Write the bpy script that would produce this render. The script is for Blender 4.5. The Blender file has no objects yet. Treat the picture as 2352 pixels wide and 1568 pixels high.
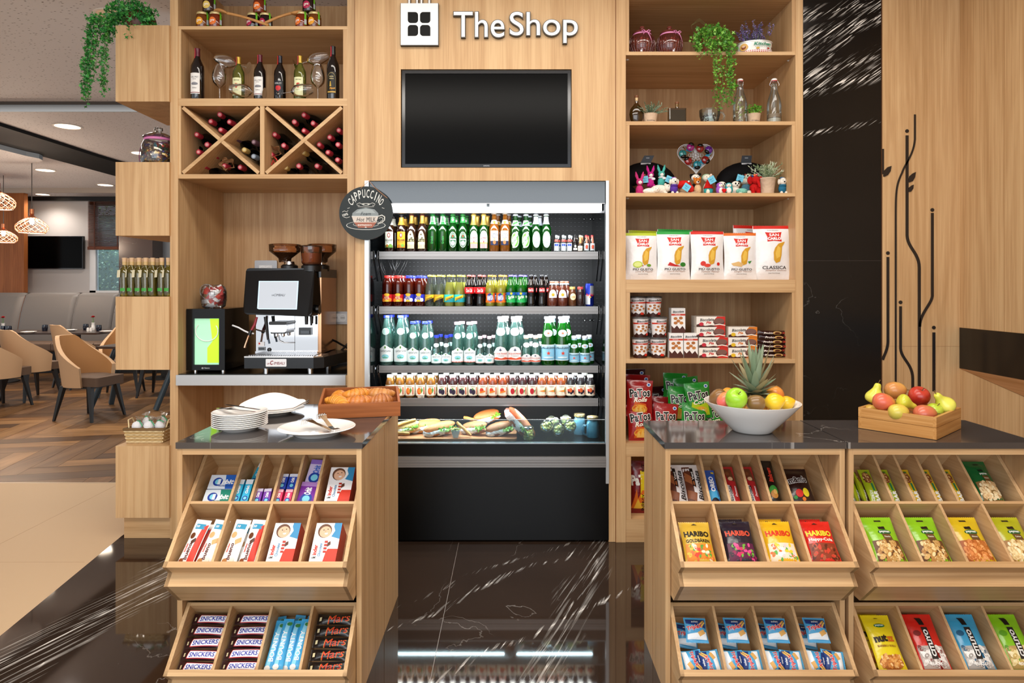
import bpy, math, random
from mathutils import Vector, Matrix
from mathutils.geometry import tessellate_polygon
R = random.Random(7)
PI = math.pi
C = bpy.context.scene.collection
sc = bpy.context.scene
F, CX, HY, CZ = 1500.0, 1176.0, 655.0, 1.45
cam_d = bpy.data.cameras.new('camera'); cam = bpy.data.objects.new('camera', cam_d); C.objects.link(cam)
cam.location = (0, 0, CZ); cam.rotation_euler = (PI / 2, 0, 0)
cam_d.sensor_width = 36; cam_d.lens = F / 2352 * 36; cam_d.shift_y = -(784 - HY) / 2352
cam_d.clip_start = .05; cam_d.clip_end = 60
sc.camera = cam
wd = bpy.data.worlds.new('world'); sc.world = wd; wd.use_nodes = True
bg = wd.node_tree.nodes['Background']; bg.inputs[0].default_value = (.93, .965, 1, 1); bg.inputs[1].default_value = .9
sc.view_settings.view_transform = 'Standard'; sc.view_settings.look = 'None'
sc.view_settings.gamma = 1; sc.view_settings.use_curve_mapping = False
sc.view_settings.exposure = .2
try:
 sc.cycles.max_bounces = 8; sc.cycles.transparent_max_bounces = 24
 sc.cycles.caustics_reflective = False; sc.cycles.caustics_refractive = False
 sc.cycles.use_denoising = True; sc.cycles.sample_clamp_indirect = 6
except Exception:
 pass
def area(name, loc, sx, sy, power, col=(1, 1, 1), rot=(0, 0, 0), spread=PI):
 d = bpy.data.lights.new(name, 'AREA'); d.shape = 'RECTANGLE'; d.size = sx; d.size_y = sy
 d.energy = power; d.color = col; d.spread = spread
 o = bpy.data.objects.new(name, d); C.objects.link(o); o.location = loc; o.rotation_euler = rot
 return o
WARM = (1, .90, .78)
area('fill_light_shop', (-.4, .9, 3.26), 3.6, 1.0, 95, (1, .94, .86))  # unseen soft fill lamp, added to brighten the shop evenly
area('fill_light_counter', (.3, 2.75, 3.27), 3.4, .35, 30, (1, .93, .84))  # fill lamp with no fixture, added over the counters for brightness
area('fill_light_dining', (-4.5, 5.9, 3.26), 3.5, 1.0, 48, (1, .95, .90))  # fill panel without a fixture, added because the dining room lacked light
area('daylight_entrance', (-1.2, -3.6, 1.9), 6.0, 2.6, 135, (.90, .95, 1), (PI / 2, 0, 0))
def P(px, py, Y): return Vector(((px - CX) * Y / F, Y, CZ - (py - HY) * Y / F))
def PX(px, Y): return (px - CX) * Y / F
def PZ(py, Y): return CZ - (py - HY) * Y / F
def onz(px, py, z):
 Y = (z - CZ) * F / (HY - py); return Vector(((px - CX) * Y / F, Y, z))
def lin(c):
 if isinstance(c, str):
  c = c.lstrip('#'); c = ''.join(q * 2 for q in c) if len(c) == 3 else c; c = [int(c[i:i + 2], 16) / 255 for i in (0, 2, 4)]
  return tuple(x / 12.92 if x <= .04045 else ((x + .055) / 1.055) ** 2.4 for x in c)
 return tuple(c[:3])
_mc = {}
def pm(col, rough=.5, metal=0, spec=.5, em=0, coat=0, bump=0, bscale=60, trans=0, name=None):
 k = (col, rough, metal, spec, em, coat, bump, bscale, trans)
 if k in _mc: return _mc[k]
 m = bpy.data.materials.new(name or 'mat_' + str(len(_mc))); m.use_nodes = True
 nt = m.node_tree; b = nt.nodes['Principled BSDF']; c = lin(col) + (1,)
 b.inputs['Base Color'].default_value = c; b.inputs['Roughness'].default_value = rough
 b.inputs['Metallic'].default_value = metal; b.inputs['Specular IOR Level'].default_value = spec
 b.inputs['Coat Weight'].default_value = coat; b.inputs['Coat Roughness'].default_value = .06
 b.inputs['Transmission Weight'].default_value = trans
 if em: b.inputs['Emission Color'].default_value = c; b.inputs['Emission Strength'].default_value = em
 if bump:
  tc = nt.nodes.new('ShaderNodeTexCoord'); n = nt.nodes.new('ShaderNodeTexNoise'); n.inputs['Scale'].default_value = bscale
  n.inputs['Detail'].default_value = 2
  bp = nt.nodes.new('ShaderNodeBump'); bp.inputs['Strength'].default_value = bump; bp.inputs['Distance'].default_value = .01
  nt.links.new(tc.outputs['Object'], n.inputs['Vector']); nt.links.new(n.outputs[0], bp.inputs['Height']); nt.links.new(bp.outputs[0], b.inputs['Normal'])
 _mc[k] = m; return m
def ink(c): return pm(c, .42, 0, .35)
def foil(c): return pm(c, .26, 0, .5, 0, .25, .35, 28)
def glass(col='#ffffff', dens=.12, gl=1.0, rough=.02, tint=None):
 """thin clear material: tinted see-through + fresnel gloss + a little body colour"""
 k = ('glass', col, dens, gl, rough, tint)
 if k in _mc: return _mc[k]
 m = bpy.data.materials.new('glass_' + str(len(_mc))); m.use_nodes = True; nt = m.node_tree
 for n in list(nt.nodes):
  if n.type == 'BSDF_PRINCIPLED': nt.nodes.remove(n)
 out = nt.nodes['Material Output']; N = nt.nodes.new
 t = N('ShaderNodeBsdfTransparent'); t.inputs[0].default_value = lin(tint or col) + (1,)
 d = N('ShaderNodeBsdfDiffuse'); d.inputs[0].default_value = lin(col) + (1,)
 tl = N('ShaderNodeBsdfTranslucent'); tl.inputs[0].default_value = lin(col) + (1,)
 dm = N('ShaderNodeMixShader'); dm.inputs[0].default_value = .5; nt.links.new(d.outputs[0], dm.inputs[1]); nt.links.new(tl.outputs[0], dm.inputs[2])
 g = N('ShaderNodeBsdfGlossy'); g.inputs['Roughness'].default_value = rough
 lw = N('ShaderNodeLayerWeight'); lw.inputs[0].default_value = .28
 mu = N('ShaderNodeMath'); mu.operation = 'MULTIPLY'; mu.inputs[1].default_value = gl * .8
 ad = N('ShaderNodeMath'); ad.operation = 'ADD'; ad.inputs[1].default_value = .04 * gl; ad.use_clamp = True
 m1 = N('ShaderNodeMixShader'); m1.inputs[0].default_value = dens
 m2 = N('ShaderNodeMixShader')
 L = nt.links.new
 L(t.outputs[0], m1.inputs[1]); L(dm.outputs[0], m1.inputs[2])
 L(lw.outputs['Fresnel'], mu.inputs[0]); L(mu.outputs[0], ad.inputs[0]); L(ad.outputs[0], m2.inputs[0])
 L(m1.outputs[0], m2.inputs[1]); L(g.outputs[0], m2.inputs[2]); L(m2.outputs[0], out.inputs['Surface'])
 _mc[k] = m; return m
def oak(axis='Z', c1='#b48d60', c2='#d4b082', c3='#c49d70', sc_=1.0, rough=.42):
 k = ('oak', axis, c1, c2, c3, sc_, rough)
 if k in _mc: return _mc[k]
 m = bpy.data.materials.new('oak_' + axis.lower() + str(len(_mc))); m.use_nodes = True; nt = m.node_tree; N = nt.nodes.new; L = nt.links.new
 b = nt.nodes['Principled BSDF']; b.inputs['Roughness'].default_value = rough; b.inputs['Specular IOR Level'].default_value = .3
 tc = N('ShaderNodeTexCoord'); mp = N('ShaderNodeMapping')
 s = [9, 9, 9]; s['XYZ'.index(axis)] = .7
 mp.inputs['Scale'].default_value = [x * sc_ for x in s]
 L(tc.outputs['Object'], mp.inputs['Vector'])
 n1 = N('ShaderNodeTexNoise'); n1.inputs['Scale'].default_value = 1.1; n1.inputs['Detail'].default_value = 5; n1.inputs['Distortion'].default_value = 1.1
 L(mp.outputs[0], n1.inputs['Vector'])
 mp2 = N('ShaderNodeMapping'); s2 = [150, 150, 150]; s2['XYZ'.index(axis)] = 3.5
 mp2.inputs['Scale'].default_value = [x * sc_ for x in s2]; L(tc.outputs['Object'], mp2.inputs['Vector'])
 n2 = N('ShaderNodeTexNoise'); n2.inputs['Scale'].default_value = 1; n2.inputs['Detail'].default_value = 3; L(mp2.outputs[0], n2.inputs['Vector'])
 wv = N('ShaderNodeTexWave'); wv.wave_type = 'RINGS'; wv.rings_direction = axis if axis in 'XYZ' else 'Z'
 wv.inputs['Scale'].default_value = 1.6; wv.inputs['Distortion'].default_value = 5; wv.inputs['Detail'].default_value = 2
 L(mp.outputs[0], wv.inputs['Vector'])
 r = N('ShaderNodeValToRGB'); e = r.color_ramp.elements
 e[0].position = .22; e[0].color = lin(c1) + (1,); e[1].position = .75; e[1].color = lin(c2) + (1,)
 x = e.new(.47); x.color = lin(c3) + (1,)
 a1 = N('ShaderNodeMath'); a1.operation = 'MULTIPLY_ADD'; a1.inputs[1].default_value = .12; L(wv.outputs['Fac'], a1.inputs[0]); L(n1.outputs[0], a1.inputs[2])
 a2 = N('ShaderNodeMath'); a2.operation = 'MULTIPLY_ADD'; a2.inputs[1].default_value = .62
 L(n2.outputs[0], a2.inputs[0]); L(a1.outputs[0], a2.inputs[2])
 a3 = N('ShaderNodeMath'); a3.operation = 'SUBTRACT'; a3.inputs[1].default_value = .33; L(a2.outputs[0], a3.inputs[0])
 L(a3.outputs[0], r.inputs[0]); L(r.outputs[0], b.inputs['Base Color'])
 _mc[k] = m; return m
def marble(name, veins, base='#1b1512', plane='XY', rough=.08, cloud='#2b211c', fine=.5, streak=(40, 2.2), vcol='#e8e2da', ang=.5, wobble=.34, spec=.6):
 """dark polished stone; veins = list of (angle, offset, width, strength) lines in the plane, filled with streaks"""
 m = bpy.data.materials.new(name); m.use_nodes = True; nt = m.node_tree; N = nt.nodes.new; L = nt.links.new
 b = nt.nodes['Principled BSDF']; b.inputs['Roughness'].default_value = rough; b.inputs['Specular IOR Level'].default_value = spec
 tc = N('ShaderNodeTexCoord'); sp = N('ShaderNodeSeparateXYZ'); L(tc.outputs['Object'], sp.inputs[0])
 cb = N('ShaderNodeCombineXYZ')
 L(sp.outputs[plane[0]], cb.inputs[0]); L(sp.outputs[plane[1]], cb.inputs[1])
 nz = N('ShaderNodeTexNoise'); nz.inputs['Scale'].default_value = 1.7; nz.inputs['Detail'].default_value = 6; L(cb.outputs[0], nz.inputs['Vector'])
 def math_(op, a, bb=None, cc=None, clamp=False):
  n = N('ShaderNodeMath'); n.operation = op; n.use_clamp = clamp
  for i, v in enumerate((a, bb, cc)):
   if v is None: continue
   if hasattr(v, 'links'): L(v, n.inputs[i])
   else: n.inputs[i].default_value = v
  return n.outputs[0]
 mp = N('ShaderNodeMapping'); mp.vector_type = 'TEXTURE'; mp.inputs['Rotation'].default_value = (0, 0, ang); L(cb.outputs[0], mp.inputs['Vector'])
 mp2 = N('ShaderNodeMapping'); mp2.inputs['Scale'].default_value = (streak[1], streak[0], 1); L(mp.outputs[0], mp2.inputs['Vector'])
 st = N('ShaderNodeTexNoise'); st.inputs['Scale'].default_value = 1; st.inputs['Detail'].default_value = 4; st.inputs['Distortion'].default_value = .6; L(mp2.outputs[0], st.inputs['Vector'])
 stl = math_('MULTIPLY', math_('SUBTRACT', st.outputs[0], .53), 9, clamp=True)
 tot = None
 sx = N('ShaderNodeSeparateXYZ'); L(cb.outputs[0], sx.inputs[0])
 wob = math_('MULTIPLY', math_('SUBTRACT', nz.outputs[0], .5), wobble)
 for (a, off, w, k) in veins:
  q = math_('ADD', math_('MULTIPLY', sx.outputs[0], -math.sin(a)), math_('MULTIPLY', sx.outputs[1], math.cos(a)))
  q = math_('ADD', math_('SUBTRACT', q, off), wob)
  q = math_('ABSOLUTE', q)
  core = math_('SUBTRACT', 1, math_('MULTIPLY', q, 1 / (w * .22)), clamp=True)
  band = math_('SUBTRACT', 1, math_('MULTIPLY', q, 1 / w), clamp=True)
  v = math_('MULTIPLY', math_('MAXIMUM', math_('MULTIPLY', band, stl), math_('MULTIPLY', core, math_('MULTIPLY', stl, 2))), k)
  tot = v if tot is None else math_('MAXIMUM', tot, v)
 n3 = N('ShaderNodeTexNoise'); n3.inputs['Scale'].default_value = 2.3; n3.inputs['Detail'].default_value = 7; n3.inputs['Distortion'].default_value = .4; L(cb.outputs[0], n3.inputs['Vector'])
 hl = math_('SUBTRACT', 1, math_('MULTIPLY', math_('ABSOLUTE', math_('SUBTRACT', n3.outputs[0], .5)), 260), clamp=True)
 n4 = N('ShaderNodeTexNoise'); n4.inputs['Scale'].default_value = 1.3; L(cb.outputs[0], n4.inputs['Vector'])
 hl = math_('MULTIPLY', hl, math_('MULTIPLY', math_('SUBTRACT', n4.outputs[0], .5), 4 * fine, clamp=True))
 tot = hl if tot is None else math_('MAXIMUM', tot, hl, clamp=True)
 cl = N('ShaderNodeMixRGB'); cl.inputs[1].default_value = lin(base) + (1,); cl.inputs[2].default_value = lin(cloud) + (1,); L(nz.outputs[0], cl.inputs[0])
 mx = N('ShaderNodeMixRGB'); mx.inputs[2].default_value = lin(vcol) + (1,); L(tot, mx.inputs[0]); L(cl.outputs[0], mx.inputs[1])
 L(mx.outputs[0], b.inputs['Base Color'])
 return m
class MB:
 def __init__(s): s.v = []; s.f = []; s.m = []; s.s = []; s.mats = []
 def mi(s, mat):
  if mat not in s.mats: s.mats.append(mat)
  return s.mats.index(mat)
 def add(s, vs, fs, mat, smooth=False, T=None):
  o = len(s.v); i = s.mi(mat)
  s.v += [tuple(T @ Vector(p)) if T is not None else tuple(p) for p in vs]
  for f in fs: s.f.append([o + k for k in f]); s.m.append(i); s.s.append(smooth)
 def box(s, x0, x1, y0, y1, z0, z1, mat, T=None):
  vs = [(x, y, z) for z in (z0, z1) for y in (y0, y1) for x in (x0, x1)]
  s.add(vs, [(0, 2, 3, 1), (4, 5, 7, 6), (0, 1, 5, 4), (2, 6, 7, 3), (0, 4, 6, 2), (1, 3, 7, 5)], mat, False, T)
 def rbox(s, x0, x1, y0, y1, z0, z1, r, mat, T=None, n=3, axis='Z'):
  """box with its four edges along axis rounded"""
  A = {'Z': (x0, x1, y0, y1, z0, z1), 'Y': (x0, x1, z0, z1, y0, y1), 'X': (y0, y1, z0, z1, x0, x1)}[axis]
  a0, a1, b0, b1, c0, c1 = A; pts = []
  for cx, cy, st in ((a1 - r, b0 + r, -90), (a1 - r, b1 - r, 0), (a0 + r, b1 - r, 90), (a0 + r, b0 + r, 180)):
   for k in range(n + 1):
    t = math.radians(st + 90 * k / n); pts.append((cx + r * math.cos(t), cy + r * math.sin(t)))
  s.prism(pts, c0, c1, mat, axis, T)
 def prism(s, poly, d0, d1, mat, axis='Z', T=None, smooth=False):
  n = len(poly)
  def m(p, d): return {'Z': (p[0], p[1], d), 'Y': (p[0], d, p[1]), 'X': (d, p[0], p[1])}[axis]
  vs = [m(p, d0) for p in poly] + [m(p, d1) for p in poly]
  s.add(vs, [list(range(n))[::-1], list(range(n, 2 * n))], mat, False, T)
  s.add(vs, [(k, (k + 1) % n, n + (k + 1) % n, n + k) for k in range(n)], mat, smooth, T)
 def lathe(s, prof, mat, n=16, c=(0, 0, 0), T=None, smooth=True, cap=True, sx=1, sy=1):
  runs = [[prof[0]]]
  for i in range(1, len(prof)):
   runs[-1].append(prof[i])
   if i < len(prof) - 1:
    a = math.atan2(prof[i][1] - prof[i - 1][1], prof[i][0] - prof[i - 1][0]); d = math.atan2(prof[i + 1][1] - prof[i][1], prof[i + 1][0] - prof[i][0]) - a
    if abs((d + PI) % (2 * PI) - PI) > .75: runs.append([prof[i]])
  for run in runs:
   vs = []; fs = []
   for r, z in run:
    for k in range(n):
     a = 2 * PI * k / n; vs.append((c[0] + r * sx * math.cos(a), c[1] + r * sy * math.sin(a), c[2] + z))
   for j in range(len(run) - 1):
    for k in range(n):
     k2 = (k + 1) % n; fs.append((j * n + k, j * n + k2, (j + 1) * n + k2, (j + 1) * n + k))
   s.add(vs, fs, mat, smooth, T)
  if cap:
   vs = [(c[0] + r * sx * math.cos(2 * PI * k / n), c[1] + r * sy * math.sin(2 * PI * k / n), c[2] + z) for r, z in (prof[0], prof[-1]) for k in range(n)]; l = n
   caps = []
   if prof[0][0] > 1e-5: caps.append(list(range(n))[::-1])
   if prof[-1][0] > 1e-5: caps.append([l + k for k in range(n)])
   s.add(vs, caps, mat, False, T)
 def ell(s, c, r, mat, n=14, m=9, T=None):
  if not hasattr(r, '__len__'): r = (r, r, r)
  vs = []; fs = []
  for j in range(m + 1):
   t = -PI / 2 + PI * j / m
   for k in range(n):
    a = 2 * PI * k / n
    vs.append((c[0] + r[0] * math.cos(t) * math.cos(a), c[1] + r[1] * math.cos(t) * math.sin(a), c[2] + r[2] * math.sin(t)))
  for j in range(m):
   for k in range(n):
    k2 = (k + 1) % n; fs.append((j * n + k, j * n + k2, (j + 1) * n + k2, (j + 1) * n + k))
  s.add(vs, fs, mat, True, T)
 def tube(s, pts, r, mat, n=7, T=None, closed=False, cap=True):
  pts = [Vector(p) for p in pts]; N_ = len(pts); vs = []; fs = []
  rr = r if hasattr(r, '__len__') else [r] * N_
  ref = None
  for i, p in enumerate(pts):
   a = pts[i - 1] if (i > 0 or closed) else p; b = pts[(i + 1) % N_] if (i < N_ - 1 or closed) else p
   d = (b - a).normalized() if (b - a).length > 1e-9 else Vector((0, 0, 1))
   if ref is None: ref = Vector((1, 0, 0)) if abs(d.x) < .8 else Vector((0, 1, 0))
   u = (ref - d * ref.dot(d)).normalized(); w = d.cross(u); ref = u
   for k in range(n):
    t = 2 * PI * k / n; q = p + (u * math.cos(t) + w * math.sin(t)) * rr[i]; vs.append(tuple(q))
  M = N_ if closed else N_ - 1
  for i in range(M):
   i2 = (i + 1) % N_
   for k in range(n):
    k2 = (k + 1) % n; fs.append((i * n + k, i * n + k2, i2 * n + k2, i2 * n + k))
  s.add(vs, fs, mat, True, T)
  if cap and not closed: s.add(vs, [list(range(n))[::-1], [(N_ - 1) * n + k for k in range(n)]], mat, False, T)
 def surf(s, fn, nu, nv, mat, T=None, smooth=True, u0=0, u1=1, v0=0, v1=1):
  vs = [fn(u0 + (u1 - u0) * i / nu, v0 + (v1 - v0) * j / nv) for j in range(nv + 1) for i in range(nu + 1)]
  fs = [(j * (nu + 1) + i, j * (nu + 1) + i + 1, (j + 1) * (nu + 1) + i + 1, (j + 1) * (nu + 1) + i) for j in range(nv) for i in range(nu)]
  s.add(vs, fs, mat, smooth, T)
 def obj(s, name, parent=None, loc=None, rot=None):
  me = bpy.data.meshes.new(name); me.from_pydata(s.v, [], s.f)
  for mt in s.mats: me.materials.append(mt)
  me.polygons.foreach_set('material_index', s.m); me.polygons.foreach_set('use_smooth', s.s); me.update()
  o = bpy.data.objects.new(name, me); C.objects.link(o)
  if parent: o.parent = parent
  if loc is not None: o.location = loc
  if rot is not None: o.rotation_euler = rot
  return o
_tc = {}; _ts = {}
def tmesh(t, bold=0, shear=0, res=2):
 bold = 0 if 'M' in t else min(bold, .022) if 'N' in t else bold
 k = (t, bold, shear)
 if k not in _tc:
  cu = bpy.data.curves.new('txt', 'FONT'); cu.body = t; cu.offset = bold; cu.shear = shear; cu.resolution_u = res; cu.fill_mode = 'FRONT'
  ob = bpy.data.objects.new('txt', cu)
  me = bpy.data.meshes.new_from_object(ob)
  vs = [(v.co.x, v.co.y) for v in me.vertices]; fs = [list(p.vertices) for p in me.polygons]
  bpy.data.objects.remove(ob); bpy.data.curves.remove(cu); bpy.data.meshes.remove(me)
  x0 = min(v[0] for v in vs); x1 = max(v[0] for v in vs); y0 = min(v[1] for v in vs); y1 = max(v[1] for v in vs)
  _ts[k] = (x1 - x0, y1 - y0)
  vs = [((v[0] - x0) / (x1 - x0) - .5, (v[1] - y0) / max(y1 - y0, 1e-6) - .5) for v in vs]
  _tc[k] = (vs, fs)
 return _tc[k]
def subdiv(tris, lim):
 out = []
 while tris:
  a, b_, c_ = tris.pop(); l1, l2, l3 = (a - b_).length, (b_ - c_).length, (c_ - a).length; l = max(l1, l2, l3)
  if l < lim or len(out) > 9000: out += (a, b_, c_); continue
  if l == l1: m_ = (a + b_) / 2; tris += [[a, m_, c_], [m_, b_, c_]]
  elif l == l2: m_ = (b_ + c_) / 2; tris += [[a, b_, m_], [a, m_, c_]]
  else: m_ = (a + c_) / 2; tris += [[a, b_, m_], [m_, b_, c_]]
 return out
def decal(mb, surf, W, H, shapes, e0=.0005, de=.00025, T=None, fine=False):
 """shapes in label units: u 0..1 across, v 0..1 up; surf(u, v, e) -> point"""
 for i, sh in enumerate(shapes):
  e = e0 + de * i; k = sh[0]
  if k == 'r':
   _, a, b, c, d, col = sh; nu = max(1, int(abs(c - a) * W / .008)); nu = min(nu, 14); nv = min(6, max(1, int(abs(d - b) * H / .02)))
   mb.surf(lambda u, v: surf(a + (c - a) * u, b + (d - b) * v, e), nu, nv, ink(col), T, True)
  elif k == 'e':
   _, cx, cy, rx, ry, col = sh; n = 18; vs = [surf(cx, cy, e)]; fs = []
   for q in (.5, 1):
    for j in range(n):
     t = 2 * PI * j / n; vs.append(surf(cx + rx * q * math.cos(t), cy + ry * q * math.sin(t), e))
   for j in range(n):
    j2 = (j + 1) % n; fs.append((0, 1 + j, 1 + j2)); fs.append((1 + j, 1 + n + j, 1 + n + j2, 1 + j2))
   mb.add(vs, fs, ink(col), True, T)
  elif k == 'p':
   _, pts, col = sh; L3 = [Vector((u * W, v * H, 0)) for u, v in pts]
   vs = [surf(q.x / W, q.y / H, e) for q in subdiv([[L3[i] for i in t] for t in tessellate_polygon([L3])], max(.004, min(.013, .13 * min(W, H))))]; mb.add(vs, [(3 * i, 3 * i + 1, 3 * i + 2) for i in range(len(vs) // 3)], ink(col), True, T)
  elif k == 't':
   t, cx, cy, w, h, col = sh[1:7]; rot = math.radians(sh[7]) if len(sh) > 7 else 0
   bold = sh[8] if len(sh) > 8 else .02; shear = sh[9] if len(sh) > 9 else 0
   vs, fs = tmesh(t, bold, shear); co, si = math.cos(rot), math.sin(rot)
   out = []
   for x, y in vs:
    x *= w * W; y *= h * (H if abs(co) > .7 else W)
    X = x * co - y * si; Y = x * si + y * co
    out.append(Vector((cx * W + X, cy * H + Y, 0)))
   lim = max(.004, min(.013, .13 * min(W, H)))
   if fine:
    vs = [surf(q.x / W, q.y / H, e) for q in subdiv([[out[f[0]], out[f[i]], out[f[i + 1]]] for f in fs for i in range(1, len(f) - 1)], lim)]; mb.add(vs, [(3 * i, 3 * i + 1, 3 * i + 2) for i in range(len(vs) // 3)], ink(col), True, T)
   else: mb.add([surf(q.x / W, q.y / H, e) for q in out], fs, ink(col), True, T)
  elif k == 's':   # scatter of small blobs: nuts, sweets, biscuits
   _, a, b, c, d, n, r, cols, seed = sh; q = random.Random(seed)
   for _j in range(n):
    u = a + (c - a) * q.random(); v = b + (d - b) * q.random(); t0 = q.random() * PI; rr = r * q.uniform(.7, 1.2)
    vs = []
    for g in range(8):
     t = 2 * PI * g / 8; x = rr * math.cos(t); y = rr * .62 * math.sin(t)
     vs.append(surf(u + (x * math.cos(t0) - y * math.sin(t0)) / W, v + (x * math.sin(t0) + y * math.cos(t0)) / H, e + de * .9 * _j / n))
    mb.add(vs, [list(range(8))], ink(q.choice(cols)), True, T)
def tag(o, label, cat, group=None):
 o['label'] = label; o['category'] = cat
 if group: o['group'] = group
 return o
def thing(name, label, cat, loc=(0, 0, 0), rot=(0, 0, 0), group=None):
 o = bpy.data.objects.new(name, None); C.objects.link(o); o.location = loc; o.rotation_euler = rot
 o.empty_display_size = .05
 return tag(o, label, cat, group)
def struct(o, label=None):
 o['kind'] = 'structure'
 if label: o['label'] = label
 return o
def dup(root, loc=None, rot=None, label=None, group=None, scale=None):
 def cp(o, par):
  c = o.copy(); C.objects.link(c)
  if par is not None: c.parent = par
  for ch in kids.get(o.name, ()): cp(ch, c)
  return c
 kids = {}
 def walk(o):
  kids[o.name] = list(o.children)
  for ch in o.children: walk(ch)
 walk(root); r = cp(root, None)
 if loc is not None: r.location = loc
 if rot is not None: r.rotation_euler = rot
 if scale is not None: r.scale = scale if hasattr(scale, '__len__') else (scale,) * 3
 if label: r['label'] = label
 if group: r['group'] = group
 return r
ORD = ['first', 'second', 'third', 'fourth', 'fifth', 'sixth', 'seventh', 'eighth', 'ninth', 'tenth', 'eleventh', 'twelfth', 'thirteenth', 'fourteenth', 'fifteenth']
_first = {}
def place(key, builder, loc, rot=(0, 0, 0), label='', group=None, scale=1):
 """first call builds the thing, later calls copy it and its parts"""
 if key not in _first:
  o = builder(); _first[key] = o; kids = [o]
  o.location = loc; o.rotation_euler = rot; o.scale = (scale,) * 3; o['label'] = label
  if group: o['group'] = group
  return o
 s0 = _first[key]
 o = dup(s0, loc, rot, label, group, scale)
 if not group and 'group' in o: del o['group']
 return o
# ================================================================ SETTING
OV, OH, OY = oak('Z'), oak('X'), oak('Y')
YW, YL, YB, ZC = 3.69, 3.74, 4.33, 3.3
WHITE = pm('#e9e4dc', .6); DARK = pm('#0b0a0a', .35); BLACK = pm('#060606', .12, 0, .5); STEEL = pm('#b9bcc0', .28, .9)
CHROME = pm('#d8d8da', .08, 1); ALU = pm('#b4b2b2', .35, .55); CERAM = pm('#f4f2ee', .12, 0, .5, 0, .4)
m_floor = marble('dark_marble_floor', [(1.356, 2.40, .15, .9), (1.356, 2.27, .05, .8), (1.308, .50, .10, .4), (.72, 1.99, .025, .7), (.78, 2.3, .02, .5), (.70, 2.6, .02, .4)],
     base='#241a14', cloud='#3c2e25', rough=.045, ang=1.18, streak=(75, 2.6))
b = MB(); b.add([(-2.26, 3.783, 0), (-2.118, 2.702, 0), (-1.50, -2, 0), (3.4, -2, 0), (3.4, 5.0, 0), (-2.26, 5.0, 0)], [(0, 1, 2, 3, 4, 5)], m_floor)
for x in (-.30, 1.5): b.box(x - .001, x + .001, -2, 3.68, -.001, .0006, pm('#8b8078', .4))
b.box(-1.9, 3.4, 2.3, 2.302, -.001, .0006, pm('#3c332d', .4))
o = b.obj('floor'); struct(o, 'polished dark brown marble floor with white veins'); o['kind'] = 'structure'
m_beige = pm('#c4a47c', .5, 0, .35, bump=.02, bscale=5)
b = MB(); b.add([(-2.26, 3.783, 0), (-2.26, 4.78, 0), (-12, 4.78, 0), (-12, -2, 0), (-1.50, -2, 0), (-2.118, 2.702, 0)], [(5, 4, 3, 2, 1, 0)], m_beige)
b.box(-12, -2.0, 4.78, 4.80, -.001, .002, pm('#cdb493', .3))
g_ = pm('#b4936c', .5)
b.box(-12, -2.24, 3.42, 3.423, -.001, .0006, g_); b.box(-2.873, -2.87, -2, 4.78, -.001, .0006, g_)
struct(b.obj('floor'), 'beige stone tile floor beside the dark marble')
def plank_mat(i, cols):
 m = oak('X', cols[0], cols[1], cols[2], 1.0, .3); return m
PW = [oak('X', *c, sc_=.8 + .07 * i, rough=.32) for i, c in enumerate([('#4a3220', '#7a5838', '#604325'), ('#5c3f26', '#93693f', '#765232'), ('#3e2a1b', '#624730', '#4e3623'),
   ('#6a4a2c', '#a67c50', '#86623e'), ('#503826', '#7e5e3f', '#66482f')])]
PV = [oak('Y', *c, sc_=.8 + .07 * i, rough=.32) for i, c in enumerate([('#4a3220', '#7a5838', '#604325'), ('#5c3f26', '#93693f', '#765232'), ('#3e2a1b', '#624730', '#4e3623'),
   ('#6a4a2c', '#a67c50', '#86623e'), ('#503826', '#7e5e3f', '#66482f')])]
b = MB(); w = .19; n = 5; rot = Matrix.Translation((-6, 9, 0)) @ Matrix.Rotation(math.radians(12), 4, 'Z'); g = .002
for j in range(-34, 35):
 for k in range(-8, 9):
  for vert in (0, 1):
   if vert: x0, y0, x1, y1 = j, j - 2 * n + 1 + 2 * n * k, j + 1, j - n + 1 + 2 * n * k
   else: x0, y0, x1, y1 = j + 2 * n * k, j, j + 2 * n * k + n, j + 1
   c_ = rot @ Vector(((x0 + x1) / 2 * w, (y0 + y1) / 2 * w, 0))
   if not (-12 < c_.x < -.8 and 4.4 < c_.y < 13.6): continue
   b.add([(x0 * w + g, y0 * w + g, 0), (x1 * w - g, y0 * w + g, 0), (x1 * w - g, y1 * w - g, 0), (x0 * w + g, y1 * w - g, 0)], [(0, 1, 2, 3)], R.choice(PV if vert else PW), False, rot)
b.add([(-12, 4.5, -.002), (-.8, 4.5, -.002), (-.8, 13.5, -.002), (-12, 13.5, -.002)], [(0, 1, 2, 3)], pm('#3a2718', .5))
o = b.obj('floor'); o.location.z = -.0015; struct(o, 'brown wooden herringbone floor of the dining room')
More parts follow.
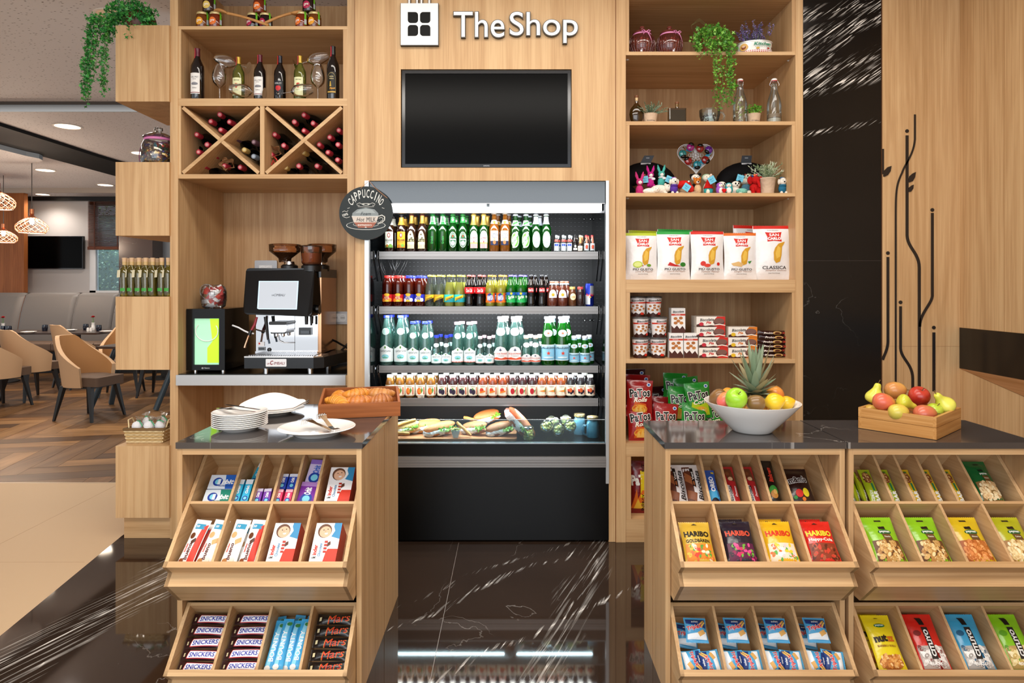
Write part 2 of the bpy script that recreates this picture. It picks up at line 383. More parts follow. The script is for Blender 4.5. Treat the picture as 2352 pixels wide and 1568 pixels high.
def perf(name, col):
 m = bpy.data.materials.new(name); m.use_nodes = True; nt = m.node_tree; N = nt.nodes.new; L = nt.links.new; p = nt.nodes['Principled BSDF']
 p.inputs['Roughness'].default_value = .7
 tc = N('ShaderNodeTexCoord'); mp = N('ShaderNodeMapping'); mp.inputs['Scale'].default_value = (15, 38, 1); L(tc.outputs['Object'], mp.inputs[0])
 v = N('ShaderNodeTexVoronoi'); v.inputs['Scale'].default_value = 1.4; L(mp.outputs[0], v.inputs['Vector'])
 r = N('ShaderNodeValToRGB'); r.color_ramp.elements[0].position = .12; r.color_ramp.elements[0].color = lin('#5b4a40') + (1,)
 r.color_ramp.elements[1].position = .2; r.color_ramp.elements[1].color = lin(col) + (1,); L(v.outputs['Distance'], r.inputs[0]); L(r.outputs[0], p.inputs['Base Color'])
 bp = N('ShaderNodeBump'); bp.inputs['Strength'].default_value = .5; bp.inputs['Distance'].default_value = .02; L(r.outputs[0], bp.inputs['Height']); L(bp.outputs[0], p.inputs['Normal'])
 return m
mp1 = perf('perforated_plaster', '#d8d3d2')
def slab(name, pts, z0, z1, mat, label, rim=None):
 b = MB(); n = len(pts)
 vs = [(x, y, z0) for x, y in pts] + [(x, y, z1) for x, y in pts]
 b.add(vs, [list(range(n))[::-1], list(range(n, 2 * n))], mat); b.add(vs, [(k, (k + 1) % n, n + (k + 1) % n, n + k) for k in range(n)], rim or mat)
 return struct(b.obj(name), label)
rim = pm('#9aa0a4', .6)
slab('ceiling', [(-12, -2.2), (3.4, -2.2), (3.4, 6.72), (-12, 6.72)], 3.3, 3.4, mp1, 'perforated taupe ceiling above the shop')
slab('ceiling', [(-12, 6.60), (3.4, 6.60), (3.4, 13.6), (-12, 13.6)], 3.2, 3.29, mp1, 'lower perforated ceiling of the dining room', rim)
b = MB(); b.box(-12, 3.4, 6.585, 6.60, 3.2, 3.29, rim); b.box(-12, 3.4, 6.575, 6.60, 3.27, 3.3, pm('#4a423c', .7)); struct(b.obj('trim_1'), 'pale edge of the ceiling step')  # dark strip under the upper ceiling paints in the shadow gap of the step
def band(up, lo, z):
 return [tuple(onz(x, y, z)[:2]) for x, y in up] + [tuple(onz(x, y, z)[:2]) for x, y in lo[::-1]]
pts = band([(-160, 235), (0, 283), (128, 324), (230, 357), (270, 369), (330, 383), (420, 396)], [(-160, 286), (0, 328), (100, 355), (160, 371), (265, 400), (330, 415), (420, 428)], 3.19)
slab('trim_2', pts, 3.16, 3.2, pm('#080605', .7, 0, .2), 'black curved channel across the dining room ceiling')
pts = [tuple(onz(x, y, 3.1)[:2]) for x, y in [(-160, 300), (0, 343), (60, 358), (90, 364), (98, 368), (90, 374), (0, 376), (-160, 376)]]
slab('ceiling', pts, 3.1, 3.2, mp1, 'dropped rounded ceiling raft beyond the black channel', rim)
b = MB(); yy = 1.72 * 1500 / 220; b.box(-12, -3, yy, yy + .03, 3.11, 3.2, pm('#a09489', .7)); struct(b.obj('trim_3'), 'narrow step near the far ceiling edge')
YF = 13.0
b = MB(); wl = pm('#d6d2d0', .8)
x0, x1 = PX(55, YF) - .3, PX(208, YF); wx1 = PX(285, YF)
b.box(x0 - 3, x1, YF, YF + .1, 0, 3.2, wl); b.box(x1, wx1, YF, YF + .1, 0, PZ(676, YF), wl); b.box(x1, wx1, YF, YF + .1, PZ(464, YF), 3.2, wl)
b.box(wx1, -1, YF, YF + .1, 0, 3.2, wl)
struct(b.obj('wall_back'), 'pale plaster back wall of the dining room')
b = MB(); b.box(-12, -2, YF - .12, YF, PZ(462, YF), 3.2, pm('#0c0908', .4)); struct(b.obj('trim_4'), 'black trim along the top of the back wall')
b = MB(); b.box(-12, PX(55, 12.4), 12.4, 12.5, 0, 3.2, oak('Z', '#8a4d25', '#b06a38', '#9a5a2c')); struct(b.obj('wall_left'), 'orange brown wooden wall panel at the dining room corner')
b = MB(); b.box(PX(273, 11.85), PX(350, 11.85), 11.85, 12.2, 0, 3.2, marble('brown_stone', [(1.0, 1, .1, .3)], base='#2c1b12', cloud='#3d281c', plane='XZ', rough=.25)); struct(b.obj('wall_pillar'), 'dark brown stone pillar behind the oil bottles')
b = MB(); b.box(PX(350, 12.4), -3.5, 12.4, 12.5, 0, 3.2, pm('#cdd3d8', .7)); struct(b.obj('wall_back'), 'pale wall right of the stone pillar')
wz0, wz1 = PZ(674, YF), PZ(464, YF); fr = pm('#eceef0', .4)
win = bpy.data.objects.new('window_1', None); C.objects.link(win); win['kind'] = 'structure'; win['label'] = 'tall white framed window of the dining room'
b = MB(); xs = PX(208, YF); xe = wx1
b.box(xs, xs + .12, YF - .03, YF + .06, wz0, wz1, fr); b.box(xe - .08, xe, YF - .03, YF + .06, wz0, wz1, fr); b.box(xs, xe, YF - .03, YF + .06, wz0, wz0 + .06, fr); b.box(xs, xe, YF - .03, YF + .06, wz1 - .06, wz1, fr)
b.obj('window_frame', win)
b = MB(); b.box(xs + .1, xe - .06, YF + .02, YF + .03, wz0 + .04, wz1 - .04, glass('#dfe8ee', .03)); b.obj('pane', win)
hedge = MB(); hc = [pm(c, .7) for c in ('#4c6b4a', '#6f8a63', '#9db59a', '#39523b')]
for k in range(2600):
 x = R.uniform(xs - 1.1, xe + .3); z = R.uniform(wz0 - .3, wz1 + .2); y = YF + 1.2 + R.uniform(-.15, .15); s_ = R.uniform(.025, .055); a = R.random() * 6
 hedge.add([(x, y, z), (x + s_ * math.cos(a), y + .02, z + s_ * math.sin(a)), (x + s_ * math.cos(a + .9), y - .02, z + s_ * math.sin(a + .9))], [(0, 1, 2)], hc[k % 4])
hedge.box(xs - 1.3, xe + .6, YF + 1.4, YF + 1.45, 0, 3.0, pm('#5f7f72', .8))
area('hedge_fill_light', (xs + .3, YF + .6, 3.2), 2.5, .8, 60, (.85, .93, 1), (math.radians(25), 0, 0))  # unseen fill lamp, added to brighten the hedge behind the window
o = hedge.obj('hedge'); tag(o, 'leafy green hedge outside the dining room window', 'hedge'); o['kind'] = 'stuff'
t = thing('window_blind', 'brown wooden slatted blind lowered halfway over the window', 'blind', (0, 0, 0))
b = MB(); bl = oak('X', '#4b2616', '#77432a', '#603522'); z1_ = PZ(465, YF); z0_ = PZ(566, YF); X0 = xs + .02; X1 = xe + .1
for k in range(34):
 z = z1_ - (z1_ - z0_) * k / 33; b.box(X0, X1, -.025, .025, -.002, .002, bl, Matrix.Translation((0, YF - .1, z)) @ Matrix.Rotation(.5, 4, 'X'))
b.obj('slats', t)
b = MB(); b.box(X0, X1, YF - .13, YF - .07, z0_ - .07, z0_ - .01, bl); b.obj('bottom_rail', t)
for xx in (X0 + .13, X1 - .16):
 b = MB(); b.box(xx, xx + .02, YF - .135, YF - .13, z0_ - .05, z1_, pm('#5a2c18', .7)); b.obj('tape', t)
b = MB(); fw = pm('#e6e2dc', .5)
b.box(-12.1, -12, -2, 13.1, 0, .35, fw); b.box(-12.1, -12, -2, 13.1, 2.9, 3.3, fw)
for k in range(9): b.box(-12.08, -12, -2 + 1.87 * k, -1.9 + 1.87 * k, .35, 2.9, fw)
struct(b.obj('wall_side'), 'glazed white framed side wall of the dining room')
b = MB(); b.box(-2.25, 3.4, YB + .06, YB + .16, 0, 3.3, pm('#b8a08a', .8)); struct(b.obj('wall_partition'), 'partition wall behind the shop shelves')
YN = YW; XR = 2.531; xn = PX(2025, YN); xm = PX(1845.5, YN)
m_mw = marble('black_marble_wall', [(.18, 2.63, .045, 1.1), (.235, 2.395, .05, 1.1), (.727, .877, .022, 1.2), (.25, 2.07, .06, 1.1), (.32, 1.98, .05, .9), (.254, 1.80, .02, .8), (.60, 1.35, .05, .5)], base='#090706', cloud='#1c1815', plane='XZ', rough=.2, fine=.2, ang=.62, streak=(95, 7), wobble=.10, spec=.25)
b = MB(); b.box(xm, xn - .002, YW + .004, YW + .06, 0, 3.3, m_mw); b.box(xm, xn - .002, YW + .0032, YW + .004, PZ(599, YW), PZ(598, YW), pm('#2e2825', .4)); b.box(PX(1843.6, YW), xm, YW + .002, YW + .06, 0, 3.3, pm('#31353d', .3, .6))
struct(b.obj('wall_marble'), 'black marble wall face with white veins right of the snack shelves')
b = MB(); b.box(xn + .004, XR, YN, YN + .05, 0, 3.3, OV); b.box(xn + .004, XR, YN - .001, YN, PZ(794.6, YN) - .001, PZ(794.6, YN), pm('#a87c4e', .6)); b.box(xn, xn + .004, YN, YN + .05, 0, 3.3, pm('#5a3a22', .5))
struct(b.obj('wall_right'), 'oak wall panel with black inlaid plant stems')
b = MB(); b.box(XR, XR + .08, -1.0, YN, 0, 3.3, OV)
y_ = XR * F / (2307 - CX); b.box(XR - .0008, XR, y_, y_ + .0015, PZ(752, YN), 3.3, pm('#a07547', .6))
b.box(XR - .0008, XR, .5, YN, PZ(752, YN), PZ(752, YN) + .001, pm('#a07547', .6))
struct(b.obj('wall_right'), 'oak side wall beside the fruit crate')
b = MB(); ik = pm('#1d1512', .3)
def strip(pts, w0):
 P3 = [P(x, y, YN) for x, y in pts]; vs = []; hw = w0 * YN / F / 2
 for i, p in enumerate(P3):
  a = P3[max(0, i - 1)]; c = P3[min(len(P3) - 1, i + 1)]; d = (c - a).normalized(); q = Vector((d.z, 0, -d.x)) * hw
  vs += [(p.x + q.x, YN - .0035, p.z + q.z), (p.x - q.x, YN - .0035, p.z - q.z), (p.x + q.x, YN, p.z + q.z), (p.x - q.x, YN, p.z - q.z)]
 n = len(P3); fs = [(4 * i, 4 * i + 1, 4 * i + 5, 4 * i + 4) for i in range(n - 1)] + [(4 * i, 4 * i + 4, 4 * i + 6, 4 * i + 2) for i in range(n - 1)] + [(4 * i + 1, 4 * i + 3, 4 * i + 7, 4 * i + 5) for i in range(n - 1)]
 fs += [(0, 2, 3, 1), (4 * n - 4, 4 * n - 3, 4 * n - 1, 4 * n - 2)]
 b.add(vs, fs, ik)
def dot(x, y, r=4.2):
 p = P(x, y, YN); b.lathe([(0, 0), (r * YN / F, 0), (r * YN / F, .003)], ik, 14, (0, 0, 0), Matrix.Translation((p.x, YN, p.z)) @ Matrix.Rotation(PI / 2, 4, 'X'))
def bez(p0, p1, p2, p3, n=12):
 return [tuple((1 - t) ** 3 * a + 3 * (1 - t) ** 2 * t * q + 3 * (1 - t) * t * t * c + t ** 3 * d for a, q, c, d in zip(p0, p1, p2, p3)) for t in [k / n for k in range(n + 1)]]
strip([(2101, 263), (2101, 310)] + bez((2101, 320), (2098, 355), (2082, 370), (2072, 395)) + bez((2072, 396), (2057, 425), (2057, 445), (2057, 500)) + [(2057, 890)], 4)
strip([(2083, 311), (2083, 530)] + bez((2083, 540), (2084, 570), (2111, 580), (2111, 615)) + [(2111, 890)], 6.5)
strip([(2141, 489), (2141, 670)] + bez((2141, 680), (2138, 700), (2112, 720), (2112, 750)), 6)
strip([(2039, 590), (2039, 780)] + bez((2039, 785), (2038, 805), (2030, 815), (2027, 826)), 6)
strip([(2068, 703), (2068, 790)] + bez((2068, 800), (2070, 825), (2096, 835), (2096, 870)) + [(2096, 892)], 6)
strip([(2144.5, 763), (2144.5, 898)], 6.5); strip([(2028, 342), (2028, 400)], 3.5)
for x, y in ((2083, 301), (2141, 482), (2039, 581), (2068, 694), (2144.5, 752)): dot(x, y)
def leaf(pts):
 P3 = [P(x, y, YN) for x, y in pts]; b.prism([(p.x, p.z) for p in P3], YN - .004, YN, ik, 'Y')
leaf([(2086, 418), (2088, 405), (2096, 398), (2103, 395), (2101, 407), (2096, 416), (2088, 419)])
leaf([(2086, 441), (2087, 431), (2093, 426), (2098, 424), (2097, 433), (2092, 440)])
leaf([(2028, 405), (2030, 392), (2038, 384), (2047, 381), (2045, 393), (2039, 402), (2031, 406)])
tag(b.obj('wall_inlay'), 'black inlaid plant stems with dots and small leaves in the oak wall', 'wall inlay')
t = thing('wall_cabinet', 'black stone fronted box on the oak wall above the fruit crate', 'cabinet', (0, 0, 0))
zt, zb = PZ(752, YN), PZ(845, YN)
b = MB(); b.box(XR - .004, XR, 1.2, YN - .002, zb, zt, pm('#120d0a', .2)); b.obj('stone_front', t)
b = MB(); y1 = 2.2
b.add([(XR - .003, YN - .002, zb), (XR - .003, y1, zb), (XR - .003, y1, zb - .26), (XR - .001, YN - .002, zb - .003), (XR + .02, y1, zb)], [(0, 1, 2, 3), (1, 4, 2)], oak('Y', '#8a5c38', '#ad7c52', '#99693f')); b.obj('wedge', t)
b = MB(); x0, x1 = PX(815, YW), PX(1398.5, YW); fx0, fx1 = PX(838, YW), PX(1398, YW); zt = PZ(415, YW)
tvx0, tvx1, tvz1, tvz0 = PX(920.5, YW), PX(1313, YW), PZ(159, YW), PZ(385, YW)
b.box(x0, fx0, YW, YB, 0, zt, OV)
b.box(x0, tvx0, YW, YW + .03, zt, 3.3, OV); b.box(tvx1, PX(1415, YW), YW, YW + .03, zt, 3.3, OV)
b.box(tvx0, tvx1, YW, YW + .03, zt, tvz0, OV); b.box(tvx0, tvx1, YW, YW + .03, tvz1, 3.3, OV)
b.box(fx1, PX(1415, YW), YW, YB, 0, zt, OV); b.box(fx1, PX(1415, YW), YW + .031, YB, zt, 3.3, OV); b.box(x0, fx1, YW + .03, YB, zt, zt + .02, OH)
b.box(tvx0, tvx1, YW + .09, YW + .1, tvz0, tvz1, DARK)
for x in (PX(815, YW),): b.box(x - .0015, x + .0015, YW - .0012, YW, 0, 3.3, pm('#8a5c34', .6))
b.box(PX(1413, YW), PX(1415, YW), YW - .001, YW, 0, 3.3, pm('#8a5c34', .6))
b.box(fx1, PX(1434, YW), YW - .0005, YW + .03, 0, .001, DARK)
struct(b.obj('wall_front'), 'oak wall panel around the television and the drinks cooler')
def make_tv(x0, x1, z0, z1, Y, d, bez_, name, label, logo=True):
 t = thing(name, label, 'television', ((x0 + x1) / 2, Y, (z0 + z1) / 2)); W_, H_ = (x1 - x0) / 2, (z1 - z0) / 2
 b = MB(); fm = pm('#121418', .14, 0, .7)
 b.box(-W_, W_, .004, d, -H_, H_, DARK)
 for q in ((-W_, W_, H_ - bez_, H_), (-W_, W_, -H_, -H_ + bez_), (-W_, -W_ + bez_, -H_ + bez_, H_ - bez_), (W_ - bez_, W_, -H_ + bez_, H_ - bez_)): b.box(q[0], q[1], -.006, .006, q[2], q[3], fm)
 b.obj('frame', t)
 s = MB(); s.box(-W_ + bez_, W_ - bez_, -.001, .004, -H_ + bez_, H_ - bez_, pm('#030303', .18, 0, .07)); s.obj('screen', t)
 if logo:
  l = MB(); l.add([(0, 0, 0)], [], DARK); decal(l, lambda u, v, e: (-.018 + .036 * u, -.0065 - e, -H_ + .004 + .007 * v), .036, .007, [('t', 'SAMSUNG', .5, .5, .95, .8, '#d8dce0')]); l.obj('logo', t)
 return t
make_tv(tvx0 + .006, tvx1 - .004, tvz0 + .004, tvz1 - .004, YW + .012, .06, .018, 'television', 'large black television recessed in the oak wall under the sign')
make_tv(PX(56, YF), PX(198, YF), PZ(617, YF), PZ(543, YF), YF - .10, .06, .012, 'television', 'black television hanging on the pale wall of the dining room', False)
t = thing('shop_sign', 'white shopping bag emblem and raised white shop lettering above the television', 'sign', (0, YW, 0))
SW = pm('#f4f5f4', .35); SB = pm('#14110f', .3)
bx0, bx1, bz0, bz1 = PX(921, YW), PX(1008.5, YW), PZ(108, YW), PZ(11, YW)
b = MB(); b.box(bx0, bx1, -.022, 0, bz0, bz1, SB); b.box(bx0 + .003, bx1 - .003, -.025, -.022, bz0 + .003, bz1 - .002, SW); o = b.obj('bag_panel', t)
b = MB()
def petal(cx, cz, w, h, corner):
 r = .017; pts = []
 for i, (sx, sz) in enumerate(((1, -1), (1, 1), (-1, 1), (-1, -1))):
  rr = .0005 if (sx, sz) in corner else r
  for k in range(6):
   a = math.radians((-90, 0, 90, 180)[i] + 90 * k / 5); pts.append((cx + sx * (w / 2 - rr) + rr * math.cos(a), cz + sz * (h / 2 - rr) + rr * math.sin(a)))
 b.prism(pts, -.0262, -.0248, pm('#0c0b0a', .5, 0, .15), 'Y')
sq = 1 / 406.5
for px, py, cn in ((950, 44.5, ((1, -1), (-1, 1), (-1, 1))), (978, 44.5, ((-1, -1), (1, 1))), (950, 74, ((1, 1), (-1, -1))), (978, 74, ((-1, 1), (1, -1)))):
 p = P(px, py, YW); petal(p.x, p.z, 23.5 * sq, 25 * sq, ((-1, 1),) if (px, py) == (950, 44.5) else ((1, 1),) if py < 50 else ((-1, -1),) if px < 960 else ((1, -1),))
b.obj('emblem', t)
for cx, r in ((955, 14), (973, 14)):
 pts = [P(cx - r, 12, YW)] + [P(cx + r * math.cos(a), -6 + -20 * math.sin(a), YW) for a in [PI - PI * k / 10 for k in range(11)]] + [P(cx + r, 12, YW)]
 b = MB(); b.tube([(p.x, -.012, p.z) for p in pts], .0085, SB, 6); b.tube([(p.x, -.017, p.z) for p in pts], .0062, SW, 6); b.obj('handle', t)
def letters(word, px0, px1, py0, py1, nm):
 vs, fs = tmesh(word, .002, 0, 6); x0, x1, z0, z1 = PX(px0, YW), PX(px1, YW), PZ(py1, YW), PZ(py0, YW)
 for off, mt, y0_, y1_, gr in ((.002, SW, -.024, -.021, 0), (.022, SB, -.021, 0, 1)):
  vs, fs = tmesh(word, off, 0, 6); k0, k1 = _ts[(word, .002, 0)], _ts[(word, off, 0)]; b = MB()
  cx, cz, w_, h_ = (x0 + x1) / 2, (z0 + z1) / 2, (x1 - x0) * k1[0] / k0[0], (z1 - z0) * k1[1] / k0[1]
  edges = {}
  for f in fs:
   for i in range(len(f)):
    a, c = f[i], f[(i + 1) % len(f)]; edges[(a, c)] = 1
  A = [(cx + x * w_, y0_, cz + y * h_) for x, y in vs]; B = [(cx + x * w_, y1_, cz + y * h_) for x, y in vs]; n = len(A)
  b.add(A + B, fs + [(c, a, a + n, c + n) for (a, c) in edges if (c, a) not in edges], mt)
  b.obj('lettering' if gr == 0 else 'lettering_edge', t)
letters('The', 1043, 1158.5, 31, 89, 'a'); letters('Shop', 1171, 1326, 31, 102, 'b')
def shelf_unit(name, label, Y, xo0, xo1, outer, levels, extra=None):
 """xo0/xo1 outer stiles in px; levels: list of openings (x0,x1,y_top,y_bottom) px; solid oak between them"""
 t = thing(name, label, 'shelf unit', (0, 0, 0))
 X0, X1 = PX(xo0, Y), PX(xo1, Y)
 b = MB(); b.box(X0, PX(outer[0], Y), Y - .004, YB, 0, ZC, OV); b.box(PX(outer[1], Y), X1, Y - .004, YB, 0, ZC, OV)
 b.obj('side_panel', t)
 b = MB(); b.box(X0, X1, YB, YB + .02, 0, ZC, oak('Z', '#a98055', '#c9a377', '#b58c61')); b.obj('back_panel', t)
 sx0, sx1 = PX(outer[0], Y), PX(outer[1], Y)
 for i, (a, c, yt, yb) in enumerate(levels):
  b = MB(); nxt = levels[i + 1][2] if i + 1 < len(levels) else yb + 10
  b.box(sx0, sx1, Y, YB, PZ(nxt, Y), PZ(yb, Y), OH); b.obj('shelf', t)
  for p_, q_ in ((sx0, PX(a, Y)), (PX(c, Y), sx1)):
   if q_ - p_ > .012: b = MB(); b.box(p_, q_, Y + .001, YB, PZ(yb, Y), PZ(yt, Y), OV); b.obj('side_lining', t)
 return t
LU = shelf_unit('shelf_unit', 'tall oak shelf unit with wine rack and coffee niche', YL, 391.5, 815.5, (409.5, 798), [(410.5, 797.5, -120, 60), (415.5, 788, 67.5, 226), (415.5, 788, 243, 400), (410.5, 797.5, 410, 861), (410.5, 797.5, 885, 1225)])
RU = shelf_unit('shelf_unit', 'tall oak shelf unit with snacks, plants and felt toys', YW, 1415, 1843.5, (1437, 1826.5), [(1445, 1819, -120, 0 - 6), (1445, 1819, -5.5 + 5, 118.6), (1438, 1825, 126.5, 278.6), (1446, 1819, 287, 443), (1438, 1826, 451, 642), (1447, 1819, 671.5, 824.5), (1438, 1825, 834, 1017.5), (1449.5, 1815, 1048, 1192), ])
b = MB(); b.box(PX(1437, YW), PX(1826, YW), YW, YB, 0, PZ(1202, YW), OH); b.obj('plinth', RU)
b = MB()
for px, py in ((1441, 137), (1812, 139), (1766, 178), (1441, 455), (1812, 456), (1768, 471)):
 z = PZ(126.5 if py < 300 else 451, YW); q = onz(px, py, z); b.ell((q.x, min(q.y, YB - .05), z), (.011, .011, .006), pm('#d8d2ca', .4), 10, 6)
b.obj('shelf_stud', RU)
for bx0, bx1 in ((415.5, 597), (607, 788)):
 x0, x1, z1, z0 = PX(bx0, YL), PX(bx1, YL), PZ(243, YL), PZ(400, YL); h = .010
 L_ = math.hypot(x1 - x0, z1 - z0); A = math.atan2(z1 - z0, x1 - x0)
 for sgn in (1, -1):
  b = MB(); T = Matrix.Translation(((x0 + x1) / 2, 0, (z0 + z1) / 2)) @ Matrix.Rotation(-A * sgn, 4, 'Y')
  if sgn == 1: b.box(-L_ / 2 + .012, L_ / 2 - .012, YL + .004, YB, -h, h, OH, T)
  else:
   b.box(-L_ / 2 + .012, -h * 1.1, YL + .004, YB, -h, h, OH, T); b.box(h * 1.1, L_ / 2 - .012, YL + .004, YB, -h, h, OH, T)
  b.obj('cross_board', LU)
b = MB(); b.box(PX(597, YL), PX(607, YL), YL + .002, YB, PZ(400, YL), PZ(243, YL), OV); b.obj('divider', LU)
b = MB(); zc1, zc0 = PZ(861, YL - .02), PZ(885, YL - .02); b.box(PX(408, YL), PX(795.5, YL), YL - .02, YL - .0045, zc0, zc1, pm('#c3c6c8', .25, .85)); b.box(PX(410.5, YL), PX(797.5, YL), YL + .0, YB, PZ(861, YL), zc1 + .003, pm('#15130f', .12, 0, .6))
o = b.obj('steel_edge', LU); o['label'] = 'brushed steel front strip with black top'
Yc = YL - .02
for i, (y0, y1, lb) in enumerate(((58, 233, 'topmost hanging oak box under the trailing fern'), (372, 541, 'oak box cabinet under the jar of wrapped sweets'), (681, 849, 'oak box cabinet under the row of oil bottles'), (1024, 1189, 'lowest oak box cabinet under the wicker basket'))):
 b = MB(); x0, x1 = PX(265.5, Yc), PX(388.5, Yc)
 b.box(x0, x1, Yc, Yc + .56, PZ(y1, Yc), PZ(y0, Yc), OV)
 if i == 3: b.box(PX(278, Yc), PX(389, Yc), Yc + .03, Yc + .54, 0, PZ(y1, Yc), OH)
 b.box(x1, PX(391.5, YL) - .003, Yc + .03, Yc + .5, PZ(y1, Yc), PZ(y0, Yc), oak('Z', '#8a5527', '#a96c38', '#98602f'))  # gap strip in darker oak, shade of the recess put into the colour
 tag(b.obj('box_cabinet'), lb, 'cabinet', 'oak boxes fixed beside the shelf unit')
# ================================================================ DRINKS COOLER
fx0, fx1 = PX(838.5, YW), PX(1398, YW); ztop = PZ(415, YW) - .001
YS, YK = 3.86, 4.29     # shelf front, back panel
sx0, sx1 = PX(848, YW) + .004, PX(1391, YW) - .004
CO = thing('drinks_cooler', 'open black drinks cooler with lit shelves between oak shelf units', 'refrigerator', (0, 0, 0))
AP = pm('#c9cdd0', .32, .5)
b = MB(); b.box(fx0, PX(848, YW), YW - .012, YW + .03, PZ(1109, YW), ztop, AP); b.obj('frame_post', CO)
b = MB(); b.box(PX(1391, YW), fx1, YW - .012, YW + .03, PZ(1109, YW), ztop, AP); b.obj('frame_post', CO)
b = MB(); b.box(sx0, sx1, YW - .004, YW + .02, PZ(468, YW), ztop - .004, pm('#1d2a33', .1, 0, .9)); b.box(sx0, sx1, YW - .006, YW - .004, PZ(468, YW), PZ(466.5, YW), ALU); b.obj('header_panel', CO)
b = MB(); b.box(sx0 + .01, sx1 - .01, YW + .05, YW + .10, PZ(484, YW + .05), PZ(466, YW + .05), pm('#f4f8ff', .4, em=3)); b.obj('lamp_tube', CO)
b = MB(); b.box(sx0, sx1, YW + .1, YW + .13, PZ(489, YW + .1), PZ(484, YW + .1), ALU); b.box(PX(1121, YW) - .008, PX(1121, YW) + .008, YW - .003, YW + .04, PZ(474, YW), PZ(466, YW), pm('#59666e', .4)); b.obj('lamp_rail', CO)
PEG = pm('#090a0b', .5, .1)
b = MB(); b.box(sx0, sx1, YK, YK + .02, .45, ztop, PEG)
hd = pm('#020202', .6); hb = pm('#9aa2a8', .3)
for i in range(50):
 x = sx0 + .03 + i * .0258
 for j in range(52):
  z = .74 + j * .0262
  if z > 2.0: continue
  b.add([(x - .003, YK - .0006, z - .003), (x + .003, YK - .0006, z - .003), (x + .003, YK - .0006, z + .003), (x - .003, YK - .0006, z + .003)], [(0, 1, 2, 3)], hd)
  b.add([(x - .003, YK - .0007, z - .0042), (x + .003, YK - .0007, z - .0042), (x + .003, YK - .0007, z - .003), (x - .003, YK - .0007, z - .003)], [(0, 1, 2, 3)], hb)
b.obj('back_panel', CO)
for x in (sx0 - .006, sx1):
 b = MB(); b.box(x, x + .006, YW + .02, YK, .45, ztop, pm('#15181a', .07, .6, .9)); b.obj('side_wall', CO)
b = MB(); b.box(sx0, sx1, YW + .02, YK, ztop - .01, ztop, DARK); b.obj('ceiling_panel', CO)
SH = [PZ(577.5, YS), PZ(703.5, YS), PZ(839.5, YS), PZ(914.5, YS)]; RH = [17.5, 17, 16, 17.5]
rail_m = pm('#8f8c8a', .38, .6)
lampm = pm('#eaf2ff', .4, em=2.2)
for i, z in enumerate(SH):
 b = MB(); b.box(sx0 + .008, sx1 - .008, YS + .006, YK, z - .012, z, pm('#3a3d40', .3, .5)); s_ = b.obj('shelf', CO)
 x0, x1 = PX(867, YS), PX(1378, YS); h = RH[i] * YS / F
 b = MB(); b.box(x0, x1, YS - .004, YS + .006, z - h, z, rail_m)
 for q in (.2, .62, .7, .78): b.box(x0, x1, YS - .0048, YS - .004, z - h * q - .0008, z - h * q, pm('#6f6c6a', .4))
 b.obj('price_rail', s_)
 if i < 3:
  b = MB(); b.box(x0 + .01, x1 - .01, YS + .05, YS + .075, z - .030, z - .016, lampm); b.obj('lamp_strip', s_)
 for x in (sx0 + .01, sx1 - .016):
  b = MB(); b.prism([(YS - .004, z - h), (YS - .004, z + .006), (YS + .01, z + .006), (YS + .01, z - h), (YS + .12, z - h - .13), (YS + .10, z - h - .13)], x, x + .008, pm('#0a0a0a', .3), 'X'); b.obj('bracket', s_)
for px, py in ((1349, 503), (1373, 503), (1351, 736), (1375, 735), (1375, 812)):
 b = MB(); p = P(px, py, 4.1); b.ell((min(p.x, sx1 - .01), YK - .003, PZ(py, YK)), .008, CHROME, 8, 5); b.obj('screw', CO)
ZD = .545
b = MB(); b.box(sx0, sx1, YW + .03, YK, ZD - .02, ZD, pm('#24282b', .25, .5))
for i in range(110):
 x = sx0 + .01 + i * .0118; b.box(x, x + .007, YW + .04, YW + .055, ZD, ZD + .004, pm('#4a5054', .3, .6))
b.obj('deck', CO)
b = MB(); b.box(sx0, sx1, YW + .0, YW + .005, PZ(1019, YW), PZ(963, YW), glass('#cfdfe2', .004, .5)); b.obj('glass_guard', CO)
b = MB(); b.box(sx0, sx1, YW - .001, YW, PZ(963.6, YW), PZ(962.6, YW), pm('#c3ccd0', .2)); b.obj('glass_edge', CO)
BP = pm('#030303', .3, 0, .3)
b = MB(); b.box(sx0, sx1, YW - .002, YW + .03, PZ(1019.5, YW), PZ(1017, YW), pm('#aeb4b8', .25, .7)); b.box(fx0 + .02, PX(1391, YW) - .002, YW - .002, YK, PZ(1047, YW), PZ(1019, YW), BP); b.obj('front_panel', CO)
b = MB(); b.box(PX(848, YW), PX(1391, YW) - .001, YW - .02, YW + .01, PZ(1071, YW), PZ(1047, YW), rail_m)
for q in (1054, 1059, 1061, 1066): b.box(PX(848, YW), PX(1391, YW) - .001, YW - .0207, YW - .02, PZ(q + 1, YW), PZ(q, YW), pm('#6b6866', .4))
b.obj('bumper_rail', CO)
b = MB(); b.box(fx0, fx1, YW - .002, YK, .012, PZ(1071, YW), BP); b.obj('base_panel', CO)
b = MB()
